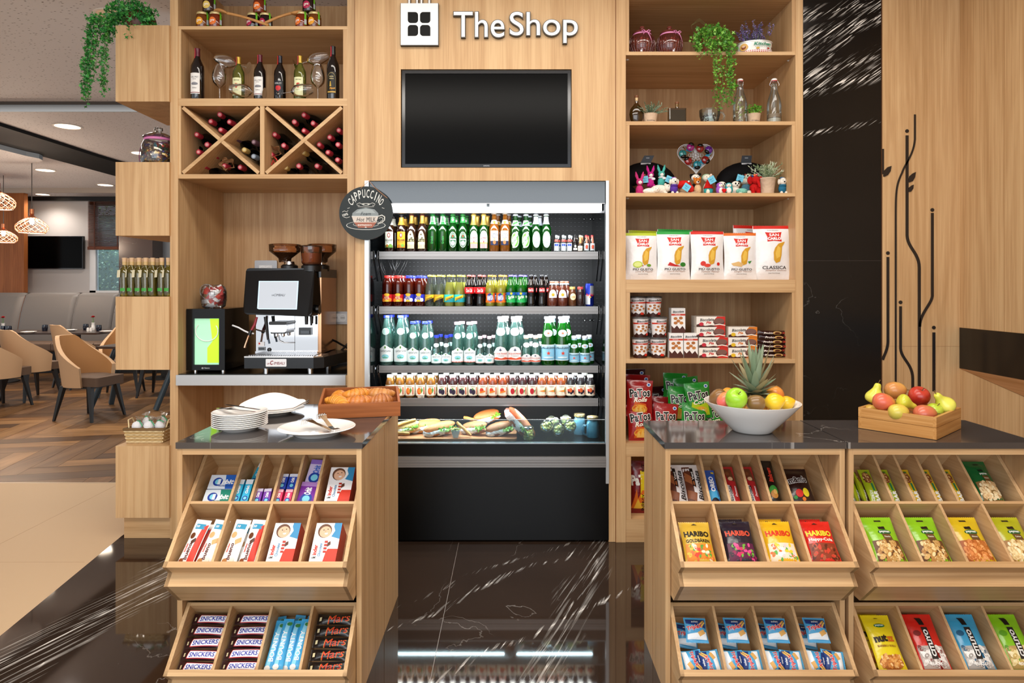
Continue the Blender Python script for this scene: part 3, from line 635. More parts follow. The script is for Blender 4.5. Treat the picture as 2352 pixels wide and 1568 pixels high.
for k in range(5):
 x = PX(872 + 6 * k, YS + .15); q = [Vector((x + R.uniform(-.01, .01), YS + .15, SH[0] - .02)), Vector((x + R.uniform(-.03, .05), YS + .14, SH[0] - .10)), Vector((x + .05, YS + .16, SH[0] - .14 + R.uniform(-.03, .02))), Vector((x + .09 + R.uniform(-.02, .04), YS + .17, SH[0] - .05)), Vector((x + .07, YS + .18, SH[0] - .02))]
 pts = [tuple(((-t + 2 * t * t - t ** 3) * a + (2 - 5 * t * t + 3 * t ** 3) * c + (t + 4 * t * t - 3 * t ** 3) * d + (-t * t + t ** 3) * e) * .5) for a, c, d, e in ((q[max(0, i - 1)], q[i], q[i + 1], q[min(4, i + 2)]) for i in range(4)) for t in (0, .25, .5, .75)]
 b.tube(pts, .0028, DARK, 5)
b.obj('cable', CO)
lx = (sx1 - sx0) - .1; mx = (sx0 + sx1) / 2
area('cooler_top_light', (mx, YW + .075, PZ(490, YW)), lx, .04, 5, (.93, .97, 1), (math.radians(25), 0, 0))
for i in range(3):
 area('cooler_shelf_light', (mx, YS + .002, SH[i] - .052), lx, .02, (8, 7, 3.5)[i], (.92, .96, 1), (math.radians(32), 0, 0))
area('cooler_shelf_light', (mx, YS + .0, SH[3] - .055), lx, .02, 8, (.95, .97, 1), (math.radians(5), 0, 0))  # lamp without a strip under the lowest shelf, added to brighten the deck
# ================================================================ DISPLAY COUNTERS
YF_ = 2.31
m_top = marble('grey_marble_top', [(.35, -.3, .02, .25), (1.2, 1.3, .015, .3)], base='#332e2c', cloud='#524c4a', plane='XY', rough=.07, fine=.6)
TL = {1: (2.174, .511, .435), 2: (2.177, .147, .223)}
s2 = math.sqrt(.5)
def tp(ci, tr, s, n, fx):
 """point in tray: s up the slope from the lip, n out of the rim plane, fx 0..1 across the inner width"""
 y0, z0, _ = TL[tr]; a, c = TX[ci]
 return Vector((a + (c - a) * fx, y0 + s * s2 - n * s2, z0 + s * s2 + n * s2))
TX = {}
U1 = [.235, .362, .495, .622, .758]; U2 = [.25, .5, .75]; SR = .225; TD = .115
def counter(ci, x0, x1, yb, label):
 t = thing('display_counter', label, 'counter', (0, 0, 0), group='oak display counters with slanted sweet trays')
 zc = .873; T_ = .018
 b = MB(); b.box(x0, x0 + T_, YF_, yb, 0, zc, OV); b.box(x1 - T_, x1, YF_, yb, 0, zc, OV); b.box(x0 + T_, x1 - T_, YF_ + .0005, YF_ + .02, zc - .022, zc, OH)
 b.box(x0 + T_, x1 - T_, yb - .02, yb, 0, zc, OV); b.box(x0 + T_, x1 - T_, YF_ + .02, yb - .02, zc - .012, zc - .001, OH)
 for xx in ((x1,) if ci == 0 else (x0,) if ci == 1 else ()):
  yy = YF_ + (yb - YF_) * .55; b.box(xx - .001, xx + .001, yy, yy + .002, 0, zc, pm('#8f643c', .6))
 b.obj('casing', t)
 b = MB(); b.box(x0 - .004, x1 + (.004 if ci != 2 else 0), YF_ - .004, yb, zc, .895, m_top); b.obj('marble_top', t)
 w0, w1 = x0 + T_ + .002, x1 - T_ - .002; TX[ci] = (w0 + .014, w1 - .014)
 for tr in (1, 2):
  ly, lz, L_ = TL[tr]
  tr_o = bpy.data.objects.new('tray', None); C.objects.link(tr_o); tr_o.parent = t
  P0 = (ly, lz)
  if tr == 1: P1, P2, P3, Pb = (2.212, .4765), (2.183, .443), (2.275, .353), (2.42, .353)
  else: P1, P2, P3, Pb = (2.213, .113), (2.186, .08), (2.24, .02), (2.42, .02)
  E = (ly + (L_ + .012) * s2, lz + (L_ + .012) * s2); G = (E[0] + .135 * s2, E[1] - .135 * s2)
  b = MB()
  b.prism([P0, P1, P2, P3, (P3[0] + .05, P3[1] + .01), (P1[0] + .02, P1[1] - .01), (P1[0] + .0135, P1[1] + .0135), (P0[0] + .0141, P0[1] + .0141)], w0 + .0005, w1 - .0005, OH, 'X'); b.obj('front_board', tr_o)
  for xa in (w0, w1 - .013):
   b = MB(); b.prism([P0, P1, P2, P3, Pb, G, E], xa, xa + .013, OY, 'X'); b.obj('side_board', tr_o)
  def slab_(sa, sb, na, nb, xa, xb, mt):
   A = [(ly + s * s2 - n * s2, lz + s * s2 + n * s2) for s, n in ((sa, na), (sb, na), (sb, nb), (sa, nb))]
   b.prism(A, xa, xb, mt, 'X')
  b = MB(); slab_(.01, L_ + .01, -TD - .008, -TD, w0 + .013, w1 - .013, OH); b.obj('bottom_board', tr_o)
  b = MB(); slab_(L_, L_ + .012, -TD - .01, -.001, w0 + .013, w1 - .013, OH); b.obj('back_board', tr_o)
  rows = [(.014, SR if tr == 1 else L_, U2)] + ([(SR + .01, L_, U1)] if tr == 1 else [])
  if tr == 1:
   b = MB(); slab_(SR, SR + .01, -TD, -.0005, w0 + .013, w1 - .013, OH); b.obj('row_board', tr_o)
  for sa, sb, us in rows:
   for u in us:
    x = TX[ci][0] + (TX[ci][1] - TX[ci][0]) * u; b = MB(); slab_(sa, sb, -TD, -.001, x - .0045, x + .0045, OY); b.obj('divider', tr_o)
 return t
counter(0, PX(407, YF_), PX(833, YF_) - .004, 3.05, 'oak sweet counter under the croissant crate and plates')
counter(1, PX(1527, YF_) + .002, PX(1943, YF_) - .004, 2.68, 'oak sweet counter under the white fruit bowl')
counter(2, PX(1949, YF_), 1.865, 2.69, 'oak nut counter under the wooden crate of pears')
# ================================================================ BOTTLES
def cyl(r, z0, h, W=None):
 """label surface on a cylinder (or on a radius function)"""
 def f(u, v, e):
  z = z0 + v * h; rr = (r(z) if callable(r) else r) + e; a = (u - .5) * (W or 2 * PI * rr) / rr
  return (math.sin(a) * rr, -math.cos(a) * rr, z)
 return f
def prof_r(prof):
 def f(z):
  for (r0, z0), (r1, z1) in zip(prof, prof[1:]):
   if z0 <= z <= z1 and z1 > z0: return r0 + (r1 - r0) * (z - z0) / (z1 - z0)
  return prof[-1][0]
 return f
def scale_prof(base, h, r):
 return [(a * r, b * h) for a, b in base]
BEER = [(.0, 0), (.9, 0), (1, .02), (1, .55), (.93, .62), (.66, .72), (.47, .80), (.43, .90), (.43, .965), (.47, .97)]
COLA = [(0, 0), (.88, 0), (.96, .03), (.92, .14), (.84, .26), (.9, .36), (1, .50), (.97, .58), (.8, .70), (.56, .82), (.42, .92), (.42, .97)]
FLASK = [(0, 0), (.92, 0), (1, .03), (1, .62), (.96, .74), (.8, .84), (.62, .90), (.6, .95)]
CONE = [(0, 0), (.92, 0), (1, .03), (1, .30), (.92, .48), (.74, .66), (.54, .84), (.44, .92), (.42, .97)]
WATER = [(0, 0), (.92, 0), (1, .025), (1, .44), (.95, .53), (.74, .72), (.52, .86), (.42, .93), (.42, .965), (.5, .968)]
JUICE = [(0, 0), (.9, 0), (1, .04), (1, .5), (.97, .6), (.8, .76), (.66, .86), (.6, .93)]
MINI = [(0, 0), (.94, 0), (1, .03), (1, .55), (.9, .68), (.5, .82), (.42, .95)]
CAN = [(0, 0), (.82, 0), (.85, .02), (1, .07), (1, .90), (.88, .97), (.86, 1.0)]
WINE = [(0, 0), (.94, 0), (1, .012), (1, .58), (.94, .66), (.62, .75), (.40, .82), (.36, .97), (.40, .975), (.40, .99)]
def bottle(name, cat, prof, h, r, gmat, cap, capc=None, labels=(), neck=None, liquid=None, n=16, crown=True, desc_cap='cap'):
 t = thing(name, '', cat)
 p = scale_prof(prof, h, r); f = prof_r(p)
 b = MB(); b.lathe(p, gmat, n, cap=False)
 b.obj('glass', t)
 if liquid:
  lm, lv = liquid; q = [(max(a - .0016, 0), z + .0015) for a, z in p if z < lv * h]; q.append((f(lv * h) - .0016, lv * h)); q.append((0, lv * h))
  b = MB(); b.lathe(q, lm, n, cap=False); b.obj('drink', t)
 if cap:
  z1 = p[-1][1]; rc = p[-1][0] * 1.12 if not crown else p[-1][0] + .0022
  b = MB(); cm = pm(cap, .35, .2)
  if crown: b.lathe([(rc, z1 - .006), (rc, z1 - .001), (rc * .82, z1 + .0035), (0, z1 + .004)], cm, 14, cap=False)
  else: b.lathe([(rc, z1 - .010), (rc, z1 + .003), (rc * .94, z1 + .0055), (0, z1 + .0055)], cm, 14, cap=False)
  b.obj(desc_cap, t)
 if neck:
  z0, z1, col, metal = neck[:4]; q = [(f(z) + .0006, z) for z in [z0 * h + (z1 - z0) * h * k / 4 for k in range(5)]]
  b = MB(); nm = pm(col, .3, metal); b.lathe(q, nm, n, cap=False)
  if len(neck) > 4: sf = cyl(lambda z: f(z) + .0006, z0 * h, (z1 - z0) * h, .03); decal(b, sf, .03, (z1 - z0) * h, neck[4])
  b.obj('neck_foil', t)
 for L_ in labels:
  z0, z1, W, bg, shapes = L_; H = (z1 - z0) * h
  rr = (lambda z: f(z) + .0007); Wf = W or 2 * PI * r
  sf = cyl(rr, z0 * h, H, Wf); b = MB()
  if bg:
   b.surf(lambda u, v: sf(u, v, 0), 10 if W else 16, 4, ink(bg))
  decal(b, sf, Wf, H, shapes, .0004, .00018); b.obj('label', t)
 return t
G_BROWN = pm('#241006', .08, 0, .6, 0, .5); G_GREEN = glass('#0c5a14', .55, 1, .03, '#2f9a2c'); G_CLEAR = glass('#eef6f6', .02, 1, .02)
G_AQUA = glass('#9cdcd0', .17, 1.2, .02, '#c4ece4'); G_PELL = glass('#0a7a14', .5, 1.1, .03, '#38b52e'); WATERM = glass('#a8e0d6', .16, .5, .05, '#cdeee8')
def drink(c, d=.75): return glass(c, d, .3, .05, c)
def arch(x0, x1, y0, y1, k=.5, n=8):
 """label outline: flat bottom, curved top"""
 pts = [(x0, y0), (x1, y0)]; m = y1 - (y1 - y0) * k
 for i in range(n + 1):
  a = PI * i / n; pts.append(((x0 + x1) / 2 + (x1 - x0) / 2 * math.cos(a), m + (y1 - m) * math.sin(a)))
 return pts
def star(cx, cy, r, asp=1, col='#d02020'):
 return ('p', [(cx + (r if k % 2 == 0 else r * .42) * math.sin(PI * k / 5) * asp, cy + (r if k % 2 == 0 else r * .42) * math.cos(PI * k / 5)) for k in range(10)], col)
LW = .05
D = {}   # design -> (builder, height)
def beer(key, gm, cap, labels, neck=None, h=.226, r=.0305, prof=BEER, liquid=None): D[key] = lambda: bottle('beer_bottle', 'bottle', prof, h, r, gm, cap, labels=labels, neck=neck, liquid=liquid)
def pau(bg, c2): return [(.10, .52, .052, bg, [('r', .02, 0, .98, .16, c2), ('e', .5, .78, .18, .16, '#8a1f1c'), ('e', .5, .78, .10, .10, '#e9d9b8'), ('t', 'PAULANER', .5, .47, .88, .14, '#1b1b1b'), ('t', 'MUNCHEN', .5, .34, .5, .06, '#3c3c3c'), ('e', .3, .12, .16, .09, '#b5762e'), ('e', .7, .14, .2, .1, '#6f9a3c')])]
beer('pau_w', G_BROWN, '#222222', pau('#e8ead8', '#4f7d34'), (.70, .9, '#ded9c6', 0)); beer('pau_y', G_BROWN, '#222222', pau('#e0a024', '#c77d18'), (.70, .9, '#d8a23c', .3))
beer('leffe', G_BROWN, '#5a2a1a', [(.08, .55, .048, None, [('p', arch(.03, .97, .0, 1, .7), '#f0e3a4'), ('r', .03, .02, .97, .22, '#9c8a70'), ('e', .5, .78, .1, .06, '#3a2a18'), ('t', 'Leffe', .5, .5, .86, .28, '#14110e', 0, .03)])], (.74, .95, '#b08a3a', .6))
beer('grolsch', G_GREEN, '#1c6e2c', [(.10, .5, .05, None, [('t', 'Grolsch', .5, .5, .9, .28, '#2b8a35', 90)])], (.72, .93, '#d9e6d4', .2, [('p', [(.1, 0), (.9, .0), (.6, 1), (.4, 1)], '#2c9a3e')]))
beer('heineken', G_GREEN, '#2f7d38', [(.10, .52, .05, None, [('e', .5, .5, .46, .49, '#e7efe7'), ('e', .5, .5, .41, .45, '#17512b'), ('e', .5, .5, .34, .38, '#e7efe7'), ('e', .5, .5, .31, .35, '#1d5f33'), ('r', .04, .46, .96, .60, '#10110f'), ('t', 'Heineken', .5, .53, .84, .11, '#f3f6f2'), ('e', .5, .3, .22, .13, '#eef3ee'), star(.5, .72, .1, 1.3)])], (.76, .92, '#2d8c3c', 0, [('e', .5, .5, .2, .2, '#e7efe7'), star(.5, .5, .12)]))
beer('bud', G_GREEN, '#c9a24a', [(.09, .55, .05, None, [('p', arch(.03, .97, .0, 1, .4), '#f6f3ee'), ('r', .03, .0, .97, .26, '#d4371f'), ('r', .03, .26, .97, .32, '#d9a53a'), ('t', 'Budweiser', .5, .60, .86, .16, '#b3202a', 6, .02, .3), ('e', .5, .36, .07, .05, '#b3202a'), ('t', 'Budvar', .55, .46, .5, .1, '#b3202a', 6, .02, .3)])], (.70, .97, '#cfae58', .7))
beer('corona', glass('#d18a2a', .35, 1, .03, '#e2a447'), '#b9b9b4', [(.16, .52, .05, '#e9e7e0', [('r', 0, 0, 1, .3, '#1c2540'), ('e', .5, .2, .18, .14, '#a06a3a'), ('t', 'Corona', .5, .78, .92, .24, '#1d2340', 0, .02), ('t', 'Extra', .5, .56, .5, .15, '#1d2340'), ('e', .5, .42, .18, .07, '#d0b878')])], (.70, .80, '#e9e3d0', .2, [('e', .5, .4, .28, .4, '#c49a35')]), h=.236, liquid=(drink('#c9781c'), .72))
beer('tuborg', G_GREEN, '#d8dfe8', [(.09, .53, .052, None, [('e', .5, .48, .48, .46, '#f0f4ee'), ('e', .5, .48, .42, .40, '#5fae3a'), ('e', .42, .44, .26, .26, '#e9f1e4'), ('p', [(.18, .04), (.4, .0), (.86, .94), (.64, 1)], '#f4f6f2'), ('t', 'TUBORG', .52, .5, 1.15, .22, '#1a5030', 58, .04)])], (.68, .82, '#dfe6ee', .2, [('p', [(0, .1), (1, .5), (1, .9), (0, .5)], '#3f9a3c')]))
beer('korca', G_GREEN, '#cfd4d8', [(.10, .53, .052, None, [('e', .5, .5, .47, .5, '#eef3f0'), ('e', .5, .5, .42, .455, '#3f7d6c'), ('e', .5, .5, .38, .42, '#f2f5f3'), ('r', .04, .42, .96, .60, '#f2f5f3'), ('t', 'KORÇA', .5, .5, .82, .17, '#1c1f20', 0, .015), ('t', '1928', .5, .72, .3, .07, '#466'), ('r', .3, .3, .7, .33, '#3f7d6c')])], (.72, .92, '#dfe6f2', .3))
def mini(key, gm, lab, cap, liquid=None, h=.098, r=.0175): D[key] = lambda: bottle('miniature_bottle', 'bottle', MINI, h, r, gm, cap, labels=lab, crown=False, liquid=liquid)
mini('mini_w', G_CLEAR, [(.06, .52, .03, '#eceef2', [('r', .1, .6, .9, .9, '#2a49a0'), ('r', .1, .2, .9, .3, '#b9c0cc')]), (.60, .74, .024, '#c24a3e', [])], '#c9cdd2')
mini('mini_d', pm('#150c08', .1), [(.06, .45, .03, '#1b1b1b', [('r', .1, .1, .9, .4, '#e7e2d6'), ('e', .5, .7, .2, .2, '#d8d3c4')])], '#1b1b1b')
mini('mini_c', G_CLEAR, [(.06, .35, .03, '#f0e7d2', [('r', .2, .2, .8, .6, '#b7744a')]), (.5, .9, .012, '#d58a52', [])], '#d9c9b0', (drink('#a36a3a'), .5))
mini('mini_r', G_CLEAR, [(.08, .5, .03, '#e9eaee', [('e', .5, .5, .3, .3, '#c9553a'), ('t', 'RUM', .5, .2, .6, .2, '#222')]), (.5, .95, .010, '#e07a60', [])], '#d8323a')
def soda(key, prof, h, r, gm, cap, lab, liquid, crown=True, neck=None, name='soft_drink_bottle'): D[key] = lambda: bottle(name, 'bottle', prof, h, r, gm, cap, labels=lab, liquid=liquid, crown=crown, neck=neck)
def moya(c1, c2): return [(.15, .38, None, c1, [('r', .42, .0, .58, .25, '#f2c531')] + [('t', 'MOYA', u, .5, .14, .5, '#fff3c0', 8, .03) for u in (.5,)] + [('e', .5, .95, .08, .2, '#f2b62c'), ('e', .40, .2, .05, .25, c2), ('e', .6, .25, .05, .25, c2)])]
soda('tea_red', FLASK, .186, .0325, glass('#6e1806', .5, 1, .03, '#a33310'), '#c8322c', moya('#c62326', '#f08a2c'), (drink('#7d2108', .8), .8), False)
soda('tea_blue', FLASK, .186, .0325, glass('#6e1806', .5, 1, .03, '#a33310'), '#2b36b0', moya('#262fae', '#e9e6f2'), (drink('#7d2108', .8), .8), False)
sch = lambda c1, c2: [(.13, .37, None, c1, [('p', [(.36, .1), (.66, .6), (.66, .0), (.36, .0)], c2), ('p', [(.36, .15), (.66, .65), (.66, 1), (.36, .6)], '#e8b822'), ('t', 'Schweppes', .5, .48, .22, .34, '#1c1a12', 24, .02, .3)])]
soda('tonic', CONE, .188, .0305, G_CLEAR, '#e9dc3c', sch('#b8922a', '#141414'), (glass('#e6ead2', .12, .4, .05, '#e9edd8'), .7))
soda('lemon', CONE, .188, .0305, G_CLEAR, '#e9dc3c', sch('#2fb9ac', '#1b8f9a'), (drink('#ece45a', .85), .76))
coke = lambda c: [(.40, .60, None, c, [('t', 'Coca-Cola', .5, .5, .2, .6, '#f5f0ee', 0, .02, .35)])]
soda('cola', COLA, .188, .0295, glass('#1a0a06', .3, 1, .02, '#5a2a1c'), '#d8524a', coke('#d0171c'), (drink('#160704', .95), .8))
soda('cola_zero', COLA, .188, .0295, glass('#1a0a06', .3, 1, .02, '#5a2a1c'), '#2a2a2c', [(.42, .62, None, None, [('p', [(.41, .1), (.59, .1), (.59, .8), (.41, .8)], '#c21a1e'), ('t', 'Coca-Cola', .5, .48, .17, .45, '#f5f0ee', 0, .02, .35)])], (drink('#0c0504', .96), .8))
soda('fanta', COLA, .188, .0305, G_CLEAR, '#e88a2a', [(.12, .42, None, '#e0641a', [('e', .5, .55, .1, .42, '#2a3f9a'), ('t', 'FANTA', .5, .5, .2, .5, '#ffffff', 6, .05), ('e', .56, .9, .03, .1, '#6ab52e')])], (drink('#f0dc10', .92), .82))
soda('sprite', COLA, .188, .0305, G_PELL, '#5a50c0', [(.12, .44, None, '#1f9a4c', [('r', .3, .72, .7, 1, '#2b62b8'), ('t', 'Sprite', .5, .5, .2, .46, '#f2fbe8', 12, .03, .2), ('e', .5, .88, .04, .12, '#d8d832')])], None)
soda('orange_tonic', CONE, .150, .033, G_CLEAR, '#d8603a', [(.34, .66, .056, None, [('p', arch(.05, .95, 0, 1, .8), '#e9edf6'), ('e', .5, .36, .17, .2, '#e8961e'), ('t', 'SANPELLEGRINO', .5, .68, .6, .09, '#3a4a90')])], (drink('#c8501c', .85), .82), neck=(.86, .99, '#c9d4e2', .4))
soda('orange_small', JUICE, .118, .026, G_CLEAR, '#c8a860', [(.30, .66, .04, None, [('e', .5, .5, .46, .48, '#f0e2b0'), ('t', 'Looza', .5, .5, .6, .22, '#c9781c')])], (drink('#c96a1c', .85), .82), False)
soda('dark_small', JUICE, .118, .026, G_CLEAR, '#c2423c', [], (drink('#5a1010', .9), .85), False)
def can():
 t = thing('energy_drink_can', '', 'can'); h, r = .135, .0265; p = scale_prof(CAN, h, r); b = MB(); b.lathe(p, pm('#1c2f9a', .25, .6), 18); sf = cyl(r + .0002, 0, h);
 b.surf(lambda u, v: sf(.30 + .2 * u, .08 + v * (.42), .0001), 6, 3, pm('#c4c8ce', .3, .6)); b.surf(lambda u, v: sf(.5 + .2 * u, .5 + v * .4, .0001), 6, 3, pm('#c4c8ce', .3, .6))
 decal(b, sf, 2 * PI * r, h, [('t', 'Red Bull', .5, .5, .26, .12, '#d6242c'), ('e', .5, .4, .04, .03, '#e8b822')]); b.obj('can_body', t)
 b = MB(); b.lathe([(r * .86, h), (r * .8, h - .002), (0, h - .002)], pm('#c8ccd0', .2, .9), 18, cap=False); b.obj('lid', t); return t
D['redbull'] = can
def qaf(key, h, r, cap, gm, band):
 lab = [(.07, .42, None, None, [('p', [(.28, 0), (.72, 0), (.72, .72), (.62, .78), (.5, .98), (.38, .78), (.28, .72)], '#e8f2f2'), ('r', .28, .0, .72, .05, band), ('e', .5, .3, .09, .13, '#8fd4de'), ('p', [(.42, .22), (.58, .22), (.5, .30)], '#3c9a4e'), ('t', 'QAFSHTAMA', .5, .60, .27, .13, '#1d2530', 0, .02), ('e', .5, .82, .02, .07, '#5a8f3c')]), (.60, .74, r * 1.3, None, [('e', .5, .5, .45, .48, '#cfe4e0'), ('e', .5, .5, .38, .4, '#a9cfc8')])]
 D[key] = lambda: bottle('water_bottle', 'bottle', WATER if h > .2 else CONE, h, r, gm, cap, labels=lab, crown=False, liquid=(WATERM, .62))
qaf('qaf_big', .300, .0400, '#2232a8', G_AQUA, '#bfe0dc'); qaf('qaf_mid', .262, .0345, '#2232a8', G_AQUA, '#bfe0dc'); qaf('qaf_small', .176, .0300, '#2232a8', G_CLEAR, '#cfe6e0')
qaf('qaf_pink', .258, .0345, '#e6a8b8', G_AQUA, '#d8604a'); qaf('qaf_pink_s', .170, .0275, '#eabac6', G_CLEAR, '#d8704a')
def panna(key, h, r):
 lab = [(.10, .40, None, None, [('p', [(.25, 0), (.75, 0), (.75, .55), (.66, .66), (.6, .86), (.5, .96), (.4, .86), (.34, .66), (.25, .55)], '#ece7e6'), ('p', [(.25, .12), (.4, .22), (.52, .14), (.62, .22), (.75, .14), (.75, .05), (.25, .05)], '#d4502e'), ('t', 'ACQUA PANNA', .5, .45, .36, .14, '#c0452c'), ('t', 'TOSCANA', .5, .31, .2, .06, '#8a7a78'), ('e', .5, .72, .012, .10, '#1e2a55'), ('e', .5, .70, .04, .03, '#1e2a55')]), (.60, .76, r * 1.6, None, [('e', .5, .5, .48, .5, '#f1eff2'), ('e', .5, .5, .3, .3, '#cdd2e2'), ('e', .5, .5, .24, .24, '#f1eff2')])]
 D[key] = lambda: bottle('water_bottle', 'bottle', WATER, h, r, G_AQUA, '#f2ece8', labels=lab, crown=False, liquid=(WATERM, .6), neck=(.88, .955, '#f0d8c8', .1))
panna('panna', .292, .0400); panna('panna_s', .176, .0290)
def pell(key, h, r):
 lab = [(.10, .42, None, '#8cc4de', [('r', .2, .78, .8, .97, '#b8dcea'), ('t', 'S.PELLEGRINO', .5, .80, .42, .12, '#16384e', 0, .02), star(.5, .46, .14, .38, '#e0452c'), ('e', .5, .2, .14, .05, '#d6ecf4'), ('r', .2, .0, .8, .04, '#e8f2f6'), ('r', .2, .96, .8, 1, '#e8f2f6')]), (.58, .72, r * 1.5, None, [('e', .5, .5, .48, .5, '#dfe6ea'), ('e', .5, .5, .4, .4, '#8fb4c8'), star(.5, .5, .25, .8, '#c8603a')])]
 D[key] = lambda: bottle('water_bottle', 'bottle', WATER, h, r, G_PELL, '#d8d6e0', labels=lab, crown=False, neck=(.86, .955, '#a8cfe2', .3))
pell('pell', .292, .0400); pell('pell_s', .172, .0300)
def juice(key, col, fruit, dens=.75):
 dens = .93
 lab = [(.10, .55, None, '#e9dfc8', [('t', 'Dusmont', .5, .86, .2, .13, '#5c5440'), ] + fruit + [('r', .62, .1, .66, .8, '#b8503a')])]
 D[key] = lambda: bottle('juice_bottle', 'bottle', JUICE, .140, .0285, G_CLEAR, '#d8d8cc', labels=lab, crown=False, liquid=(drink(col, dens), .86))
juice('j_peach', '#e8920c', [('e', .47, .42, .075, .32, '#cf5a1e'), ('e', .49, .45, .05, .22, '#e8903a'), ('p', [(.55, .2), (.6, .5), (.56, .8), (.53, .5)], '#4f8a3a')], .6)
juice('j_plum', '#6a0f10', [('e', .44, .42, .06, .24, '#3a2f4a'), ('e', .53, .34, .065, .26, '#2b2238'), ('e', .5, .62, .03, .1, '#5a8a3c')])
juice('j_carrot_apple', '#e25a08', [('e', .47, .5, .07, .22, '#c8402c'), ('p', [(.4, .2), (.6, .35), (.58, .5), (.4, .36)], '#e8802c')], .6)
juice('j_pom', '#5e0a10', [('e', .48, .42, .07, .28, '#b3202c'), ('p', [(.56, .2), (.62, .6), (.55, .5)], '#5a8a3c')])
juice('j_carrot', '#ee6a0a', [('p', [(.38, .42), (.6, .56), (.61, .34)], '#e8852c'), ('e', .62, .5, .03, .2, '#5a8a3c')], .6)
juice('j_berry', '#22070c', [('e', .44, .35, .04, .15, '#20182a'), ('e', .52, .28, .045, .16, '#2a1e30'), ('e', .58, .4, .04, .15, '#20182a'), ('e', .5, .52, .06, .2, '#d0602c'), ('e', .42, .52, .03, .12, '#c02c30')])
NM = {'pau_w': 'brown beer bottle with white label', 'pau_y': 'brown beer bottle with amber yellow label', 'leffe': 'brown beer bottle with cream arched label', 'grolsch': 'embossed green beer bottle with green neck label',
 'heineken': 'green beer bottle with oval label and red star', 'bud': 'gold necked beer bottle with white and red label', 'corona': 'golden beer bottle with white and navy label', 'tuborg': 'green beer bottle with slanted lettering', 'korca': 'green beer bottle with white oval label',
 'mini_w': 'miniature spirit bottle with blue and white label', 'mini_d': 'dark miniature whiskey bottle', 'mini_c': 'miniature bottle with caramel strip', 'mini_r': 'red capped miniature spirit bottle',
 'tea_red': 'red capped iced tea bottle', 'tea_blue': 'blue capped iced tea bottle', 'tonic': 'clear tonic bottle with gold diagonal label', 'lemon': 'cloudy lemonade bottle with turquoise label', 'cola': 'cola bottle with red label', 'cola_zero': 'black capped cola bottle',
 'fanta': 'yellow orangeade bottle with orange label', 'sprite': 'green soda bottle with blue green label', 'orange_tonic': 'orange soda bottle with white oval label', 'orange_small': 'small orange juice bottle with round label', 'dark_small': 'small dark red juice bottle', 'redbull': 'blue and silver energy drink can',
 'qaf_big': 'tall aqua water bottle with blue cap', 'qaf_mid': 'medium aqua water bottle with blue cap', 'qaf_small': 'small clear water bottle with blue cap', 'qaf_pink': 'water bottle with pink cap', 'qaf_pink_s': 'small water bottle with pink cap',
 'panna': 'tall water bottle with orange hill label', 'panna_s': 'small water bottle with orange hill label', 'pell': 'tall green mineral water bottle with red star', 'pell_s': 'small green mineral water bottle with red star',
 'j_peach': 'peach juice bottle', 'j_plum': 'plum juice bottle', 'j_carrot_apple': 'carrot and apple juice bottle', 'j_pom': 'pomegranate juice bottle', 'j_carrot': 'carrot juice bottle', 'j_berry': 'dark berry juice bottle'}
ROWS = [
 (0, 3.895, [('pau_w', 895), ('pau_y', 922), ('leffe', 945.5), ('leffe', 970), ('grolsch', 994), ('grolsch', 1017), ('heineken', 1040), ('heineken', 1063), ('bud', 1088), ('bud', 1111), ('corona', 1135), ('corona', 1160), ('tuborg', 1184), ('tuborg', 1208), ('korca', 1231), ('korca', 1254.5), ('mini_w', 1278), ('mini_w', 1293.5), ('mini_w', 1308), ('mini_d', 1321), ('mini_c', 1332.5), ('mini_r', 1346.5), ('mini_r', 1360)]),
 (1, 3.898, [('tea_red', 890.5), ('tea_red', 915), ('tea_blue', 940), ('tea_blue', 964), ('tonic', 987.5), ('tonic', 1009), ('lemon', 1032), ('lemon', 1055), ('cola', 1078), ('cola', 1102.5), ('fanta', 1126), ('fanta', 1150.5), ('sprite', 1173.5), ('sprite', 1196.5), ('cola_zero', 1220), ('cola_zero', 1244.5), ('orange_tonic', 1268.5), ('orange_tonic', 1292), ('orange_small', 1314.5), ('dark_small', 1333), ('redbull', 1354)]),
 (2, 3.905, [('qaf_big', 888.5), ('qaf_big', 921), ('qaf_mid', 949.5), ('qaf_mid', 977), ('qaf_small', 1002.5), ('qaf_small', 1026), ('qaf_pink', 1051), ('qaf_pink', 1079), ('qaf_pink_s', 1103), ('qaf_pink_s', 1124), ('panna', 1151), ('panna', 1182), ('panna_s', 1208.5), ('panna_s', 1230.5), ('pell', 1258.5), ('pell', 1290.5), ('pell_s', 1319), ('pell_s', 1343.5)]),
 (3, 3.895, [('j_peach', 896), ('j_peach', 919), ('j_peach', 942), ('j_peach', 966), ('j_peach', 990), ('j_plum', 1015.5), ('j_plum', 1040), ('j_plum', 1063), ('j_plum', 1086), ('j_carrot_apple', 1109), ('j_carrot_apple', 1132), ('j_carrot_apple', 1154.5), ('j_pom', 1177.5), ('j_pom', 1200), ('j_pom', 1222.5), ('j_carrot', 1244.5), ('j_carrot', 1266.5), ('j_carrot', 1288.5), ('j_berry', 1310.5), ('j_berry', 1333), ('j_berry', 1355.5)])]
SN = ['top', 'second', 'third', 'lowest']
